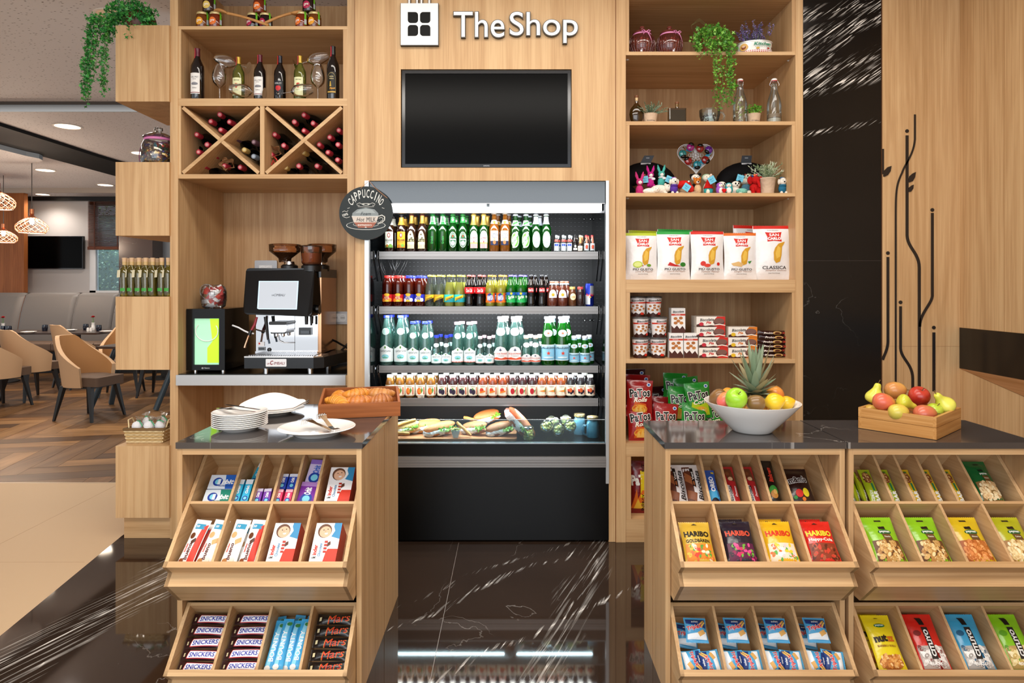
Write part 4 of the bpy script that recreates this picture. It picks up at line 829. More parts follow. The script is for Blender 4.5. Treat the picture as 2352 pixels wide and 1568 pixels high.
for si, Y, items in ROWS:
 tot = {}; seen = {}
 for k, _ in items: tot[k] = tot.get(k, 0) + 1
 for k, px in items:
  seen[k] = seen.get(k, 0) + 1; n = tot[k]; nm = NM[k]
  lab = nm + f' on the {SN[si]} cooler shelf' if n == 1 else nm + (f', {"left" if seen[k] == 1 else "right"} of the front pair' if n == 2 else f', {ORD[seen[k] - 1]} from the left in front')
  if k == 'pau_y': x0 = 0
  grp = 'drinks on the %s cooler shelf' % SN[si]
  x = PX(px, Y); place(k, D[k], (x, Y, SH[si] + .0005), (0, 0, R.uniform(-.12, .12)), lab, grp)
  mini_ = k.startswith('mini')
  if k in ('redbull', 'dark_small', 'orange_small'): continue
  off = {0: .022, 1: .024, 2: .026, 3: .026}[si] * (.5 if mini_ else 1); yb = Y + (.045 if mini_ else .082)
  xx = x * yb / Y + off
  if si == 0 and k in ('korca',) and seen[k] == 2: continue
  if xx > sx1 - .05: continue
  ro = 'behind the only front one' if n == 1 else ('behind the left front one' if seen[k] == 1 else 'behind the right front one') if n == 2 else f'behind the {ORD[seen[k] - 1]} front one'
  place(k, D[k], (xx, yb, SH[si] + .0005), (0, 0, R.uniform(-.3, .3)), nm + ' standing ' + ro, grp)
b = MB(); b.box(-.019, .019, -.001, .001, 0, .018, pm('#eee6d6', .6)); decal(b, lambda u, v, e: (-.019 + .038 * u, -.001 - e, .018 * v), .038, .018, [('t', 'Domate Luizetta', .5, .68, .9, .3, '#5a4a3a', 0, .01, .3), ('t', '350 L', .7, .28, .4, .3, '#5a4a3a')])
o = tag(b.obj('price_tag', None, (PX(967, 3.855), 3.853, PZ(913, 3.853)), (.25, 0, 0)), 'small cream price tag on the lowest cooler rail below the peach juice', 'price tag')
# ================================================================ DECK FOOD
def crumple(mb, pts_fn, n, m, mat, amp, T=None, seed=1):
 q = random.Random(seed); off = [[(q.uniform(-amp, amp), q.uniform(-amp, amp), q.uniform(-amp, amp)) for _ in range(n + 1)] for _ in range(m + 1)]
 vs = []
 for j in range(m + 1):
  for i in range(n + 1):
   p = pts_fn(i / n, j / m); o_ = off[j][i]; vs.append((p[0] + o_[0], p[1] + o_[1], p[2] + o_[2]))
 fs = [(j * (n + 1) + i, j * (n + 1) + i + 1, (j + 1) * (n + 1) + i + 1, (j + 1) * (n + 1) + i) for j in range(m) for i in range(n)]
 mb.add(vs, fs, mat, False, T)
def board():
 b = MB(); b.rbox(-.42, .42, -.16, .16, 0, .016, .02, oak('X', '#b9714a', '#d2936a', '#c07c54')); o = b.obj('cutting_board'); return tag(o, 'long wooden cutting board under the wrapped sandwiches in the cooler', 'cutting board')
o = board(); YD = 3.93; zb = ZD + .004; x1_ = PX(1187, YD - .12); o.location = (x1_ - .42, YD, zb)
def greens(mb, c, r, n, cols, q, s=.014):
 for k in range(n):
  a = q.random() * 6.28; d = r * math.sqrt(q.random()); p = Vector((c[0] + d * math.cos(a), c[1] + d * math.sin(a) * .7, c[2] + q.uniform(0, .012)))
  t = [Vector((q.uniform(-1, 1), q.uniform(-1, 1), q.uniform(-.6, 1))).normalized() * s * q.uniform(.6, 1.2) for _ in range(4)]
  mb.add([p, p + t[0], p + t[0] + t[1] * .6, p + t[1], p + t[2] * .7], [(0, 1, 2), (0, 2, 3), (0, 3, 4)], pm(q.choice(cols), .5))
def sandwich(name, seed, roll='long', L=.20, meat='#9a3a2a', bread='#c98a4a'):
 q = random.Random(seed); t = thing(name, '', 'sandwich')
 bm_ = pm(bread, .6, bump=.25, bscale=50)
 for s, z in ((-1, .020), (1, .054)):
  b = MB(); b.ell((0, 0, 0), (L / 2, .040, .022), bm_, 18, 8, Matrix.Translation((0, s * .010, z)) @ Matrix.Rotation(s * .35, 4, 'X')); b.obj('bread', t)
 b = MB(); greens(b, (L * .2, -.024, .040), L * .28, 80, ['#6fae2c', '#8fc93f', '#4f8f22', '#a9d858'], q)
 b.obj('lettuce', t)
 b = MB()
 for k in range(7):
  x = -L * .35 + L * .12 * k; b.ell((x, -.032, .038 + q.uniform(-.003, .003)), (.018, .016, .003), pm(q.choice([meat, '#c8503a', '#e2c9b8']), .45), 10, 4, Matrix.Translation((0, 0, 0)) @ Matrix.Rotation(.0, 4, 'X'))
 b.obj('filling', t)
 b = MB()
 def fn(u, v):
  a = math.radians(-125 + 235 * v); x = -L * .52 + (.66 * L + .05 * L * math.sin(v * 7)) * u; r = .050 + .004 * math.sin(u * 9 + v * 5)
  if u < .2: r *= .35 + 3.2 * u
  return (x, r * math.sin(a) * .95, .036 + -r * math.cos(a) * .72)
 crumple(b, fn, 12, 14, pm('#eceef2', .7), .0018, None, seed)
 for k in range(10):
  u, v = q.uniform(.25, .95), q.uniform(.1, .45); p = Vector(fn(u, v)); nrm = Vector((0, p.y, p.z - .03)).normalized(); s_ = .004
  ring = [p + nrm * .003 + Vector((s_ * math.cos(a), s_ * math.sin(a) * nrm.z * -1, s_ * math.sin(a) * abs(nrm.y))) for a in (.2, 1.2, 2.2, 3.2, 4.2, 5.2)]
  b.tube(ring, .0004, pm('#55585f', .6), 4, closed=True)
 b.obj('paper_wrap', t)
 return t
SWL = [(930, 985, 3.88, .15, .5, 'leftmost wrapped baguette sandwich with egg on the cutting board', 'a'), (978, 975, 3.93, .32, .35, 'long wrapped baguette sandwich with lettuce, second from the left', 'b'), (1012, 985, 3.86, .35, .5, 'wrapped sandwich with bright green lettuce beside the pickle bowl', 'c'),
    (1092, 985, 3.88, -.35, .4, 'seeded roll sandwich between the pickle bowl and the burger buns', 'd'), (1120, 968, 4.0, .30, .6, 'large wrapped sandwich with tomato and salad at the back of the board', 'e'), (1150, 990, 3.86, .15, .6, 'wrapped bun with crumbled meat at the board end', 'f')]
for i, (px, py, Y, rz, tilt, lab, nm) in enumerate(SWL):
 o = sandwich('sandwich', 10 + i, L=.195 if i < 3 else .165, bread=['#d3a468', '#c98a4a', '#b5713a', '#a8683a', '#a5602c', '#8d5328'][i])
 o.location = (PX(px, Y), Y, zb + .022 + (.045 if i in (4,) else .0)); o.rotation_euler = (tilt * .5, -abs(tilt) * .35, rz); o.scale = (1, .85, .85); o['label'] = lab; o['group'] = 'sandwiches in the cooler'
o = sandwich('sandwich', 31, L=.235, bread='#a8582c', meat='#d98a7a'); o.location = (PX(1183, 3.85), 3.84, zb + .062); o.rotation_euler = (.3, .85, .15); o['label'] = 'tall wrapped ham sandwich leaning at the end of the cutting board'
def grissini(i, p0, p1, lab):
 a, c = P(*p0), P(*p1); b = MB(); pts = [a.lerp(c, k / 6) + Vector((R.uniform(-.002, .002), 0, R.uniform(-.002, .002))) for k in range(7)]
 b.tube(pts, [.008, .0095, .009, .0095, .009, .0095, .007], pm('#cf8f45', .6, bump=.4, bscale=80), 8); tag(b.obj('breadstick'), lab, 'breadstick')
grissini(0, (898, 982, 3.84), (955, 963, 3.88), 'long golden breadstick lying across the leftmost sandwich')
grissini(1, (899, 993, 3.80), (940, 996, 3.80), 'herb sprinkled breadstick at the front left of the cutting board')
grissini(2, (1050, 969, 3.84), (1081, 1000, 3.80), 'short golden breadstick beside the white pickle bowl')
grissini(3, (1065, 958, 4.0), (1100, 966, 3.98), 'dark seeded breadstick lying on the seeded roll')
t = thing('pickle_bowl', 'small square white bowl of sliced pickles on the cutting board', 'bowl', (PX(1047, 3.80), 3.80, zb + .017))
b = MB(); b.lathe([(0, .0), (.020, .0), (.036, .045), (.033, .045), (.019, .005), (0, .005)], CERAM, 4, T=Matrix.Rotation(PI / 4, 4, 'Z'), smooth=False, cap=False); b.obj('bowl', t)
b = MB()
for k in range(26): b.ell((R.uniform(-.02, .02), R.uniform(-.02, .02), .038 + R.uniform(0, .014)), (.010, .010, .003), pm(R.choice(['#7d8a22', '#94a030', '#5e6c1a']), .3), 10, 4, None)
o = b.obj('pickles', t); o['kind'] = 'stuff'
def jar():
 t = thing('salad_jar', '', 'jar'); b = MB(); b.lathe([(0, 0), (.030, 0), (.036, .01), (.036, .05), (.030, .062), (.0285, .07)], G_CLEAR, 16, cap=False); b.obj('glass', t)
 b = MB(); q = random.Random(3)
 for k in range(70): b.ell((q.uniform(-.022, .022), q.uniform(-.022, .022), q.uniform(.006, .05)), (.008, .008, .006), pm(q.choice(['#f0d478', '#f6e6b0', '#e6c468', '#ccc85c']), .4), 7, 4)
 o = b.obj('salad', t); o['kind'] = 'stuff'
 b = MB(); b.lathe([(.031, .068), (.033, .070), (.033, .078), (.028, .080)], CHROME, 18, cap=False); b.obj('ring', t)
 b = MB(); b.lathe([(.029, .079), (.02, .082), (0, .083)], glass('#dfeee2', .1), 16, cap=False); b.obj('lid', t); return t
JL = [(1213, 1003, 3.80, 0, 'open upright jar of green salad, leftmost in front'), (1205, 985, 3.9, 0, 'upright jar of salad behind the leftmost front jar'), (1252, 985, 3.86, 1, 'tilted salad jar with steel ring beside the ham sandwich'), (1284, 993, 3.80, 1, 'tilted salad jar, lowest and nearest the glass'), (1309, 985, 3.84, 1, 'tilted salad jar nearest the blue mugs'),
   (1262, 973, 4.0, 1, 'salad jar lying at the back, topmost of the pile'), (1276, 979, 3.93, 1, 'salad jar lying in the middle of the pile'), (1298, 971, 3.97, 1, 'salad jar lying at the back beside the blue mugs')]
for i, (px, py, Y, tl, lab) in enumerate(JL):
 z = ZD + .005 if not tl else PZ(py, Y)
 p = (PX(px, Y), Y, z if not tl else max(ZD + .036, z))
 if tl: place('jar', jar, (p[0], p[1] + .02, p[2] + .004), (math.radians(68), 0, .15 * (i % 3 - 1)), lab, 'salad jars in the cooler')
 else: place('jar', jar, p, (0, 0, 0), lab, 'salad jars in the cooler')
def mug():
 t = thing('mason_mug', '', 'mug'); gm = glass('#a8dcf0', .16, 1, .03, '#c8ecfa')
 b = MB(); b.lathe([(0, 0), (.033, 0), (.037, .006), (.037, .085), (.034, .098), (.030, .105), (.030, .118)], gm, 18, cap=False); b.obj('glass', t)
 b = MB(); b.lathe([(0, .008), (.033, .010), (.033, .088), (.028, .10), (0, .102)], pm('#cfe4ea', .6, bump=.3), 16, cap=False); b.obj('yogurt', t)
 b = MB(); b.tube([(-.036, -.005, .08), (-.055, -.008, .078), (-.062, -.008, .05), (-.055, -.008, .028), (-.036, -.005, .022)], .0055, gm, 8); b.obj('handle', t)
 b = MB(); b.lathe([(.032, .114), (.0335, .116), (.0335, .128), (.030, .131), (0, .131)], pm('#c9b98a', .25, .8), 20, cap=False); b.obj('lid', t); return t
for px, Y, lab in ((1331, 3.92, 'blue glass mug with lid and white filling, left and rear one'), (1361, 3.84, 'blue glass mug with lid and grey filling, front one')):
 place('mug', mug, (PX(px, Y), Y, ZD + .005), (0, 0, 0), lab, 'blue lidded glass mugs in the cooler')
# ================================================================ PACKAGES
def pbox(name, W, H, Dp, col, shapes, side=None, cat='box', body=None):
 b = MB(); b.box(-W / 2, W / 2, -Dp / 2, Dp / 2, 0, H, body or pm(side or col, .4))
 if col: b.add([(-W / 2, -Dp / 2 - .0002, 0), (W / 2, -Dp / 2 - .0002, 0), (W / 2, -Dp / 2 - .0002, H), (-W / 2, -Dp / 2 - .0002, H)], [(0, 1, 2, 3)], ink(col))
 decal(b, lambda u, v, e: (-W / 2 + W * u, -Dp / 2 - e, H * v), W, H, shapes, .0004, .00012)
 return tag(b.obj(name), '', cat)
def bulge(u, v, seal=.06):
 v = (v - seal) / (1 - 2 * seal); v = min(1, max(0, v)); u = min(1, max(0, u))
 return (max(0, math.sin(PI * u)) ** .6) * (max(0, math.sin(PI * v)) ** .5)
def pbag(name, W, H, Dp, col, shapes, seal=.06, cat='bag', top=None, ns=1, sealx=False, wob=.0, zig=True, seed=0):
 """pillow bag: welded at both ends; front towards -Y"""
 b = MB(); q = random.Random(seed); ph = q.random() * 6
 def w_(v): return 1 - .06 * math.sin(PI * v) + wob * math.sin(v * 9 + ph)
 def fr(u, v, e=0):
  k = bulge(v, u, seal) if sealx else bulge(u, v, seal)
  y = -(Dp / 2) * k - e + wob * .4 * math.sin(u * 8 + ph) * math.sin(v * 7 + ph) * .04
  if sealx: return (-W / 2 + W * u, y, H / 2 + (v - .5) * H * (1 - .06 * math.sin(PI * u)))
  return ((u - .5) * W * w_(v), y, H * v)
 def bk(u, v):
  p = fr(u, v); k = bulge(v, u, seal) if sealx else bulge(u, v, seal); return (p[0], (Dp / 2) * k + .0004, p[2])
 nu, nv = (18, 10) if sealx else (14, 18)
 b.surf(fr, nu, nv, foil(col)); b.surf(lambda u, v: bk(1 - u, v), nu, nv, foil(col))
 if zig:
  n = 16
  for end in (0, 1):
   tri = []
   for k in range(n):
    if sealx:
     x = -W / 2 if end == 0 else W / 2; d = -.0025 if end == 0 else .0025
     tri += [(x, 0, H * k / n), (x + d, 0, H * (k + .5) / n), (x, 0, H * (k + 1) / n)]
    else:
     z = 0 if end == 0 else H; d = -.0025 if end == 0 else .0025; a = w_(end)
     tri += [((k / n - .5) * W * a, 0, z), (((k + .5) / n - .5) * W * a, 0, z + d), (((k + 1) / n - .5) * W * a, 0, z)]
   b.add(tri, [(3 * k, 3 * k + 1, 3 * k + 2) for k in range(n)], foil(top or col))
 decal(b, fr, W, H, shapes, .0010, .00022, None, True)
 return tag(b.obj(name), '', cat)
def trot(a=0, tilt=-45, yaw=0):
 return (Matrix.Rotation(math.radians(tilt), 4, 'X') @ Matrix.Rotation(math.radians(a), 4, 'Y') @ Matrix.Rotation(math.radians(yaw), 4, 'Z')).to_euler()
K = {}   # builders of every kind of packet
def kput(key, ci, tr, s, n, fx, label, a=0, group=None, tilt=-45, yaw=0, scale=1):
 return place(key, K[key], tp(ci, tr, s, n, fx), trot(a, tilt, yaw), label, group, scale)
ORB = lambda c: [('e', .30, .5, .17, .30, '#1f3f9e'), ('e', .30, .5, .10, .19, '#7fd3ea'), ('p', [(.30, .3), (.40, .3), (.40, .7), (.30, .7)], '#e8f4fa'), ('t', 'rbit', .66, .5, .42, .34, '#ffffff' if c else '#1f3f9e', 0, .04, .15)]
K['gum_box_b'] = lambda: pbox('gum_box', .105, .056, .05, '#dfe8f2', [('p', [(.62, 0), (1, 0), (1, 1), (.52, 1)], '#2a63bd')] + ORB(1) + [('t', 'PROFESSIONAL', .62, .2, .5, .1, '#2a4a9a')], '#c8d4e4')
K['gum_box_g'] = lambda: pbox('gum_box', .105, .056, .05, '#dfe8ee', [('p', [(.62, 0), (1, 0), (1, 1), (.52, 1)], '#1f8a72')] + ORB(1) + [('t', 'PROFESSIONAL', .62, .2, .5, .1, '#1f6a62')], '#c8d4e4')
def orbv(key, W, H, Dp, bg, top, ring='#1f3f9e', txt='#ffffff'):
 K[key] = lambda: pbox('gum_pack', W, H, Dp, bg, [('r', 0, .80, 1, 1, top), ('e', .5, .22, .36, .36 * W / H, ring), ('e', .5, .22, .22, .22 * W / H, '#7fd3ea'), ('t', 'Orbit', .5, .58, .55 * H / W * .62 / 1, .42 * W / W, txt, 90, .04, .15)], bg)
orbv('gum_tube', .026, .095, .022, '#35b4dc', '#e8eef2'); orbv('gum_purple', .027, .058, .024, '#7a3aa8', '#d9cfe6'); orbv('gum_pink', .026, .055, .024, '#e03a6a', '#f2b8c8'); orbv('gum_blue', .030, .060, .024, '#2a4ab4', '#dfe4f2')
orbv('gum_tall', .062, .085, .03, '#7a2a9e', '#b98ad0'); orbv('gum_pale', .060, .095, .03, '#cfc3e6', '#8a6ac0', txt='#3f6ac0')
def kface(x, y, s, ax=1):
 return [('e', x, y, .30 * s, .26 * s * ax, '#6b4630'), ('e', x + .03 * s, y - .03 * s, .25 * s, .21 * s * ax, '#e8b896'), ('e', x - .05 * s, y + .03 * s * ax, .025 * s, .02 * s * ax, '#3a2a20'), ('e', x + .12 * s, y + .06 * s * ax, .025 * s, .02 * s * ax, '#3a2a20'), ('p', [(x, y - .09 * s * ax), (x + .15 * s, y - .07 * s * ax), (x + .13 * s, y - .13 * s * ax), (x + .04 * s, y - .14 * s * ax)], '#fbf6f2'), ('e', x + .03 * s, y - .01 * s * ax, .02 * s, .03 * s * ax, '#d89a78')]
K['kinder'] = lambda: pbox('chocolate_box', .090, .143, .0105, '#f6f4f2', [('r', .62, .0, 1, .36, '#d8341c'), ('p', [(.5, 0), (.62, 0), (.62, .36), (.56, .25)], '#d8341c'), ('p', [(.66, .66), (1, .60), (1, 1), (.72, 1)], '#3a8fc0')] + kface(.38, .80, .9, .75) + [('p', [(.66, .64), (.78, .8), (.70, .92), (.66, .8)], '#f2f2ee'), ('t', 'inder', .15, .33, .40, .16, '#d8341c', 90, .03), ('t', 'k', .15, .155, .08, .15, '#1a1a1a', 90, .03), ('t', 'Chocolate', .33, .33, .42 * 1.2, .11, '#2a86b4', 90, .01), ('r', .46, .26, .58, .31, '#b8301e'), ('r', .46, .34, .58, .39, '#b8301e'), ('r', .46, .42, .58, .47, '#b8301e'), ('r', .46, .50, .58, .55, '#b8301e'), ('p', [(.58, .4), (.70, .46), (.68, .54), (.58, .5)], '#5a2e1a'), ('r', .1, .0, .5, .05, '#3a8fc0')], '#c43a26')
K['bueno_r'] = lambda: pbag('chocolate_bar', .055, .160, .022, '#f2efec', [('p', [(.55, 0), (.97, 0), (.97, .9), (.7, .85), (.62, .5)], '#cf3522'), ('r', .2, .78, .8, .9, '#3a9ac0'), ('t', '50', .35, .84, .22, .06, '#fff'), ('e', .3, .62, .16, .07, '#6a3a1e'), ('p', [(.35, .50), (.6, .58), (.66, .50), (.42, .42)], '#4e2a16'), ('t', 'kinder', .20, .36, .55, .12, '#d8341c', 90, .03), ('t', 'bueno', .40, .28, 1.0, .26, '#5a2014', 90, .02, .1), ('e', .2, .08, .14, .05, '#8a4a26')], .05, 'chocolate bar')
K['bueno_w'] = lambda: pbag('chocolate_bar', .055, .160, .022, '#f4f1ec', [('r', .2, .78, .85, .9, '#3a9ac0'), ('t', '50', .38, .84, .22, .06, '#fff'), ('e', .3, .64, .18, .07, '#e0b078'), ('p', [(.5, .52), (.85, .60), (.9, .5), (.58, .42)], '#d9a76a'), ('e', .66, .12, .16, .06, '#e8e0d0'), ('t', 'kinder', .20, .36, .55, .12, '#d8341c', 90, .03), ('t', 'bueno', .42, .28, 1.0, .26, '#5a2014', 90, .02, .1), ('e', .25, .08, .16, .05, '#b9804a')], .05, 'chocolate bar')
K['snickers'] = lambda: pbag('chocolate_bar', .132, .036, .024, '#2b1216', [('p', [(.14, .12), (.90, .12), (.93, .86), (.2, .86)], '#c22a34'), ('p', [(.16, .18), (.88, .18), (.91, .8), (.21, .8)], '#f2f2f6'), ('t', 'SNICKERS', .54, .49, .66, .42, '#2430a0', 2, .045, .12), ('r', .05, .3, .10, .62, '#e0d3a8')], .05, 'chocolate bar', sealx=True)
K['mars'] = lambda: pbag('chocolate_bar', .126, .036, .024, '#15100f', [('t', 'Mars', .6, .5, .64, .72, '#e8c05a', 8, .075, .3), ('t', 'Mars', .6, .5, .62, .68, '#d8321c', 8, .03, .3), ('r', .05, .3, .12, .66, '#ece2b4')], .05, 'chocolate bar', sealx=True)
K['bounty'] = lambda: pbag('chocolate_bar', .037, .165, .022, '#3fa6dc', [('p', [(.1, .06), (.5, .06), (.8, .95), (.4, .95)], '#8fd4ee'), ('e', .3, .08, .3, .05, '#f2f2ee'), ('e', .7, .9, .25, .04, '#3f8a4a'), ('t', 'BOUNTY', .5, .48, 2.5, .46, '#f6f8fa', 90, .05)], .06, 'chocolate bar')
K['veni'] = lambda: pbag('biscuit_pack', .068, .172, .03, '#e9e4e2', [('r', .02, .06, .45, .94, '#5e2f1e'), ('p', [(.05, .6), (.6, .42), (.6, .62), (.1, .8)], '#9a5a34'), ('p', [(.05, .2), (.5, .12), (.6, .3), (.1, .38)], '#8a4e2c'), ('r', .42, .45, .6, .9, '#1a1412'), ('t', 'Veni', .5, .7, .5, .12, '#f2efe8', 90), ('t', 'Biscolata', .8, .5, 1.75, .28, '#241a18', 90, .02, .2)], .05, 'biscuits', seed=2)
K['oreo'] = lambda: pbag('biscuit_pack', .046, .150, .034, '#2a5ab8', [('r', .02, .06, .98, .42, '#4ab0e0'), ('e', .55, .14, .30, .09, '#15131a'), ('e', .5, .11, .30, .09, '#221d26'), ('e', .48, .13, .17, .05, '#3a3440'), ('t', 'OREO', .5, .58, 1.35, .40, '#f4f6fa', 90, .05), ('r', .65, .88, .9, .94, '#e8c83a')], .05, 'biscuits')
K['duomax'] = lambda: pbag('biscuit_pack', .046, .165, .03, '#b3242a', [('p', [(.05, .06), (.55, .06), (.3, .5), (.05, .55)], '#ece6e2'), ('p', [(.1, .95), (.75, .95), (.85, .6), (.3, .62)], '#6b3a22'), ('e', .5, .66, .2, .05, '#d9b48a'), ('e', .35, .8, .16, .05, '#7d4a2a'), ('t', 'Biscolata', .28, .30, 1.35, .26, '#1e1614', 90, .02, .2), ('t', 'Duomax', .7, .36, .9, .18, '#f6eeee', 90, .02, .2)], .05, 'biscuits')
K['biskrem'] = lambda: pbag('biscuit_pack', .046, .190, .034, '#1a1412', [('t', 'Biskrem', .5, .66, 1.35, .36, '#d8402c', 90, .04, .2), ('e', .5, .33, .36, .10, '#3f9a3c'), ('e', .5, .25, .30, .08, '#c98a3c'), ('e', .6, .3, .16, .05, '#e0b060')], .05, 'biscuits')
K['choc_bag'] = lambda: pbag('candy_bag', .100, .150, .04, '#2a1512', [('t', "m&m's", .5, .66, .74, .20, '#f4f0ea', 5, .075), ('t', "m&m's", .5, .66, .70, .18, '#2a1512', 5, .03), ('e', .42, .30, .14, .10, '#c8261e'), ('e', .68, .32, .12, .11, '#d8c62a'), ('e', .25, .2, .07, .045, '#2f8a3a'), ('e', .55, .16, .07, .045, '#e0782a'), ('r', .1, .06, .2, .12, '#3f9ac0')], .06, 'candy bag')
def har(key, top, txt, body, cols, sub=None, subc='#1a1412'):
 K[key] = lambda: pbag('candy_bag', .108, .158, .034, top, [('r', .06, .07, .94, .48, body), ('s', .12, .12, .88, .44, 34, .008, cols, 5), ('t', 'HARIBO', .5, .70, .84, .13, txt, 0, .04), ('p', [(.40, .93), (.60, .93), (.56, .95), (.5, .97), (.44, .95)], '#3a2a1a')] + ([('t', sub, .5, .55, .80, .09, subc, 0, .03)] if sub else []), .06, 'candy bag')
har('har_gold', '#d8b03c', '#1a1412', '#d8862c', ['#d8402c', '#e8b83a', '#e8e0c0', '#5a9a3a', '#d86a3a'], 'GOLDBÄREN'); har('har_dark', '#241c2a', '#d8523a', '#5a2040', ['#c22a5a', '#2a1a2a', '#e04a8a', '#6aa83a', '#8a1a4a'])
har('har_yel', '#e8b41e', '#d8321c', '#e8d8c0', ['#f4f0e6', '#e86a2a', '#e8c83a', '#f0c8c8', '#5aaa4a']); har('har_red', '#d8261c', '#e8dc3a', '#8a3a22', ['#7a3a1e', '#a85a3a', '#c8402c', '#5a2614'], 'Happy-Cola', '#f4f0e0')
K['triplex'] = lambda: pbag('wafer_pack', .070, .070, .028, '#4aa0d0', [('p', [(.06, .94), (.94, .94), (.94, .55), (.06, .75)], '#223a78'), ('p', [(.06, .1), (.94, .1), (.94, .4), (.06, .3)], '#e8eef2'), ('p', [(.62, .2), (.9, .35), (.8, .5), (.52, .36)], '#d9a860'), ('p', [(.66, .6), (.92, .9), (.86, .92), (.6, .68)], '#e0b050'), ('p', [(.74, .55), (.94, .8), (.90, .84), (.68, .6)], '#e8c060'), ('t', 'TripleX', .42, .56, .74, .24, '#f4f0ee', 10, .075, .1), ('t', 'TripleX', .42, .56, .72, .22, '#d0242c', 10, .035, .1), ('t', 'solen', .45, .82, .3, .09, '#f0f4f8')], .08, 'wafers')
def bar_(key, c1, c2):
 K[key] = lambda: pbag('cereal_bar', .044, .150, .024, c1, [('e', .45, .76, .34, .16, '#8a4f2a'), ('s', .2, .64, .75, .88, 24, .005, ['#e0c088', '#6a3a1e', '#c89a5a', '#4a2a18'], 4), ('r', .5, .40, .68, .6, '#1f7a4a'), ('t', 'BAR', .66, .26, 1.0, .40, '#f4f6ee', 90, .05), ('t', 'ENERGY', .30, .26, 1.1, .20, '#f4f6ee', 90, .03), ('e', .6, .92, .12, .03, c2)], .05, 'cereal bar')
bar_('bar_green', '#a4b41e', '#4a8a2a'); bar_('bar_yellow', '#dcb41e', '#3a8a3a')
def nuts(key, c, blk, cols, lab, W=.110, r=.009, txt='peyman'):
 K[key] = lambda: pbag('nut_bag', W, .176, .036, c, [('r', .06, .07, .94, .50, cols[0]), ('s', .12, .11, .88, .47, 75, r, cols[1:], 6), ('r', .40, .72, .62, .93, blk), ('e', .55, .66, .22, .05, '#1f5a2c'), ('t', txt, .55, .66, .34, .05, '#f2f4ea', 0, .03), ('p', [(.42, .62), (.70, .62), (.74, .50), (.46, .50)], '#6a4a26'), ('t', lab, .58, .565, .2, .03, '#f0e8d0')], .06, 'nut bag')
nuts('nut_lime', '#8cc41e', '#2a1f16', ['#6a4424', '#d8b070', '#b98848', '#e8cf98', '#a87438', '#c8a060'], 'Pistachio'); nuts('nut_almond', '#d8b81e', '#2a1f16', ['#a85a22', '#d8894a', '#c07434', '#e8a868', '#b8662c'], 'Almond', r=.010)
nuts('nut_cashew', '#b4b41e', '#2a1f16', ['#a87c44', '#ecd8a4', '#e0c488', '#f4e6c0', '#d0ac70'], 'Cashew', r=.010); nuts('nut_green', '#14602e', '#0d2a18', ['#8a6a3a', '#e8d0a0', '#dcb884', '#f0e0b8', '#c89c68'], 'Peanut', W=.085)
K['nutzz'] = lambda: pbag('nut_bag', .100, .185, .036, '#e2cc1c', [('e', .5, .17, .42, .12, '#a8642a'), ('s', .14, .08, .86, .28, 50, .008, ['#e0a860', '#d08a40', '#f0c888', '#b8702c'], 6), ('e', .5, .80, .2, .035, '#1f6a3a'), ('t', 'peyman', .5, .80, .3, .035, '#eef4ea', 0, .02), ('t', 'nut', .36, .57, .46, .13, '#2a1c10', 4, .06), ('t', 'zz', .72, .56, .28, .09, '#c8661c', 4, .06), ('t', 'BARBEKU SOSLU', .5, .44, .66, .035, '#8a4a1c'), ('p', [(.42, .93), (.58, .93), (.54, .95), (.46, .95)], '#8a7a10')], .06, 'nut bag')
def cit(key, c, cols, sub='KLASIK'):
 K[key] = lambda: pbag('seed_bag', .102, .188, .032, c, [('r', .05, .07, .95, .44, cols[0]), ('s', .12, .11, .88, .42, 70, .009, cols[1:], 9), ('e', .22, .66, .12, .05, cols[4]), ('p', [(.38, .94), (.58, .94), (.6, .80), (.42, .80)], '#1c1614'), ('p', [(.40, .22), (.62, .22), (.64, .76), (.42, .76)], '#2a2422'), ('t', 'CITLIYO', .52, .49, .84, .16, '#f4f2ee', 90, .04), ('t', sub, .5, .15, .44, .045, '#f4f2ee', 0, .03)], .06, 'seed bag')
cit('cit_red', '#d0261c', ['#b8aca4', '#e8e2dc', '#9a8f88', '#f2eeea', '#7a1410', '#cfc6bf']); cit('cit_blue', '#3a9cc8', ['#b0aca8', '#e8e6e2', '#9a938c', '#f2f0ea', '#15567a', '#cfcac4'], 'TUZLU'); cit('cit_green', '#86c41e', ['#b49858', '#e8d498', '#c8a860', '#f0e4b8', '#5a9a14', '#d8c080'], 'ROASTED')
G0, G1, G2 = 'sweets in the left counter trays', 'sweets in the middle counter trays', 'nuts and bars in the right counter trays'
fx1_ = [0] + U1 + [1]; fx2_ = [0] + U2 + [1]
def mid(L_, i): return (L_[i] + L_[i + 1]) / 2
kput('gum_box_g', 0, 1, .242, -.062, mid(fx1_, 0) + .01, 'white and green chewing gum box, lower in its compartment', 0, G0)
kput('gum_box_b', 0, 1, .302, -.062, mid(fx1_, 0) + .012, 'white and blue chewing gum box above the green one', 0, G0)
for i, (d, l) in enumerate(((-.03, 'left'), (.026, 'right'))): kput('gum_tube', 0, 1, .240, -.040, mid(fx1_, 1) + d - .022, f'light blue chewing gum pack, {l} of the pair in the narrow compartment', 0, G0)
for i, d in enumerate((-.02, .012)): place('gum_tube', K['gum_tube'], tp(0, 1, .340, -.095, mid(fx1_, 1) + d), trot(12), f'chewing gum pack lying behind the light blue pair, {["lower", "upper"][i]} one', G0)
for i, (d, l) in enumerate(((-.03, 'left'), (.03, 'right'))): kput('gum_purple', 0, 1, .240, -.040, mid(fx1_, 2) + d - .018, f'small purple chewing gum pack, {l} of the two', -4 * i, G0)
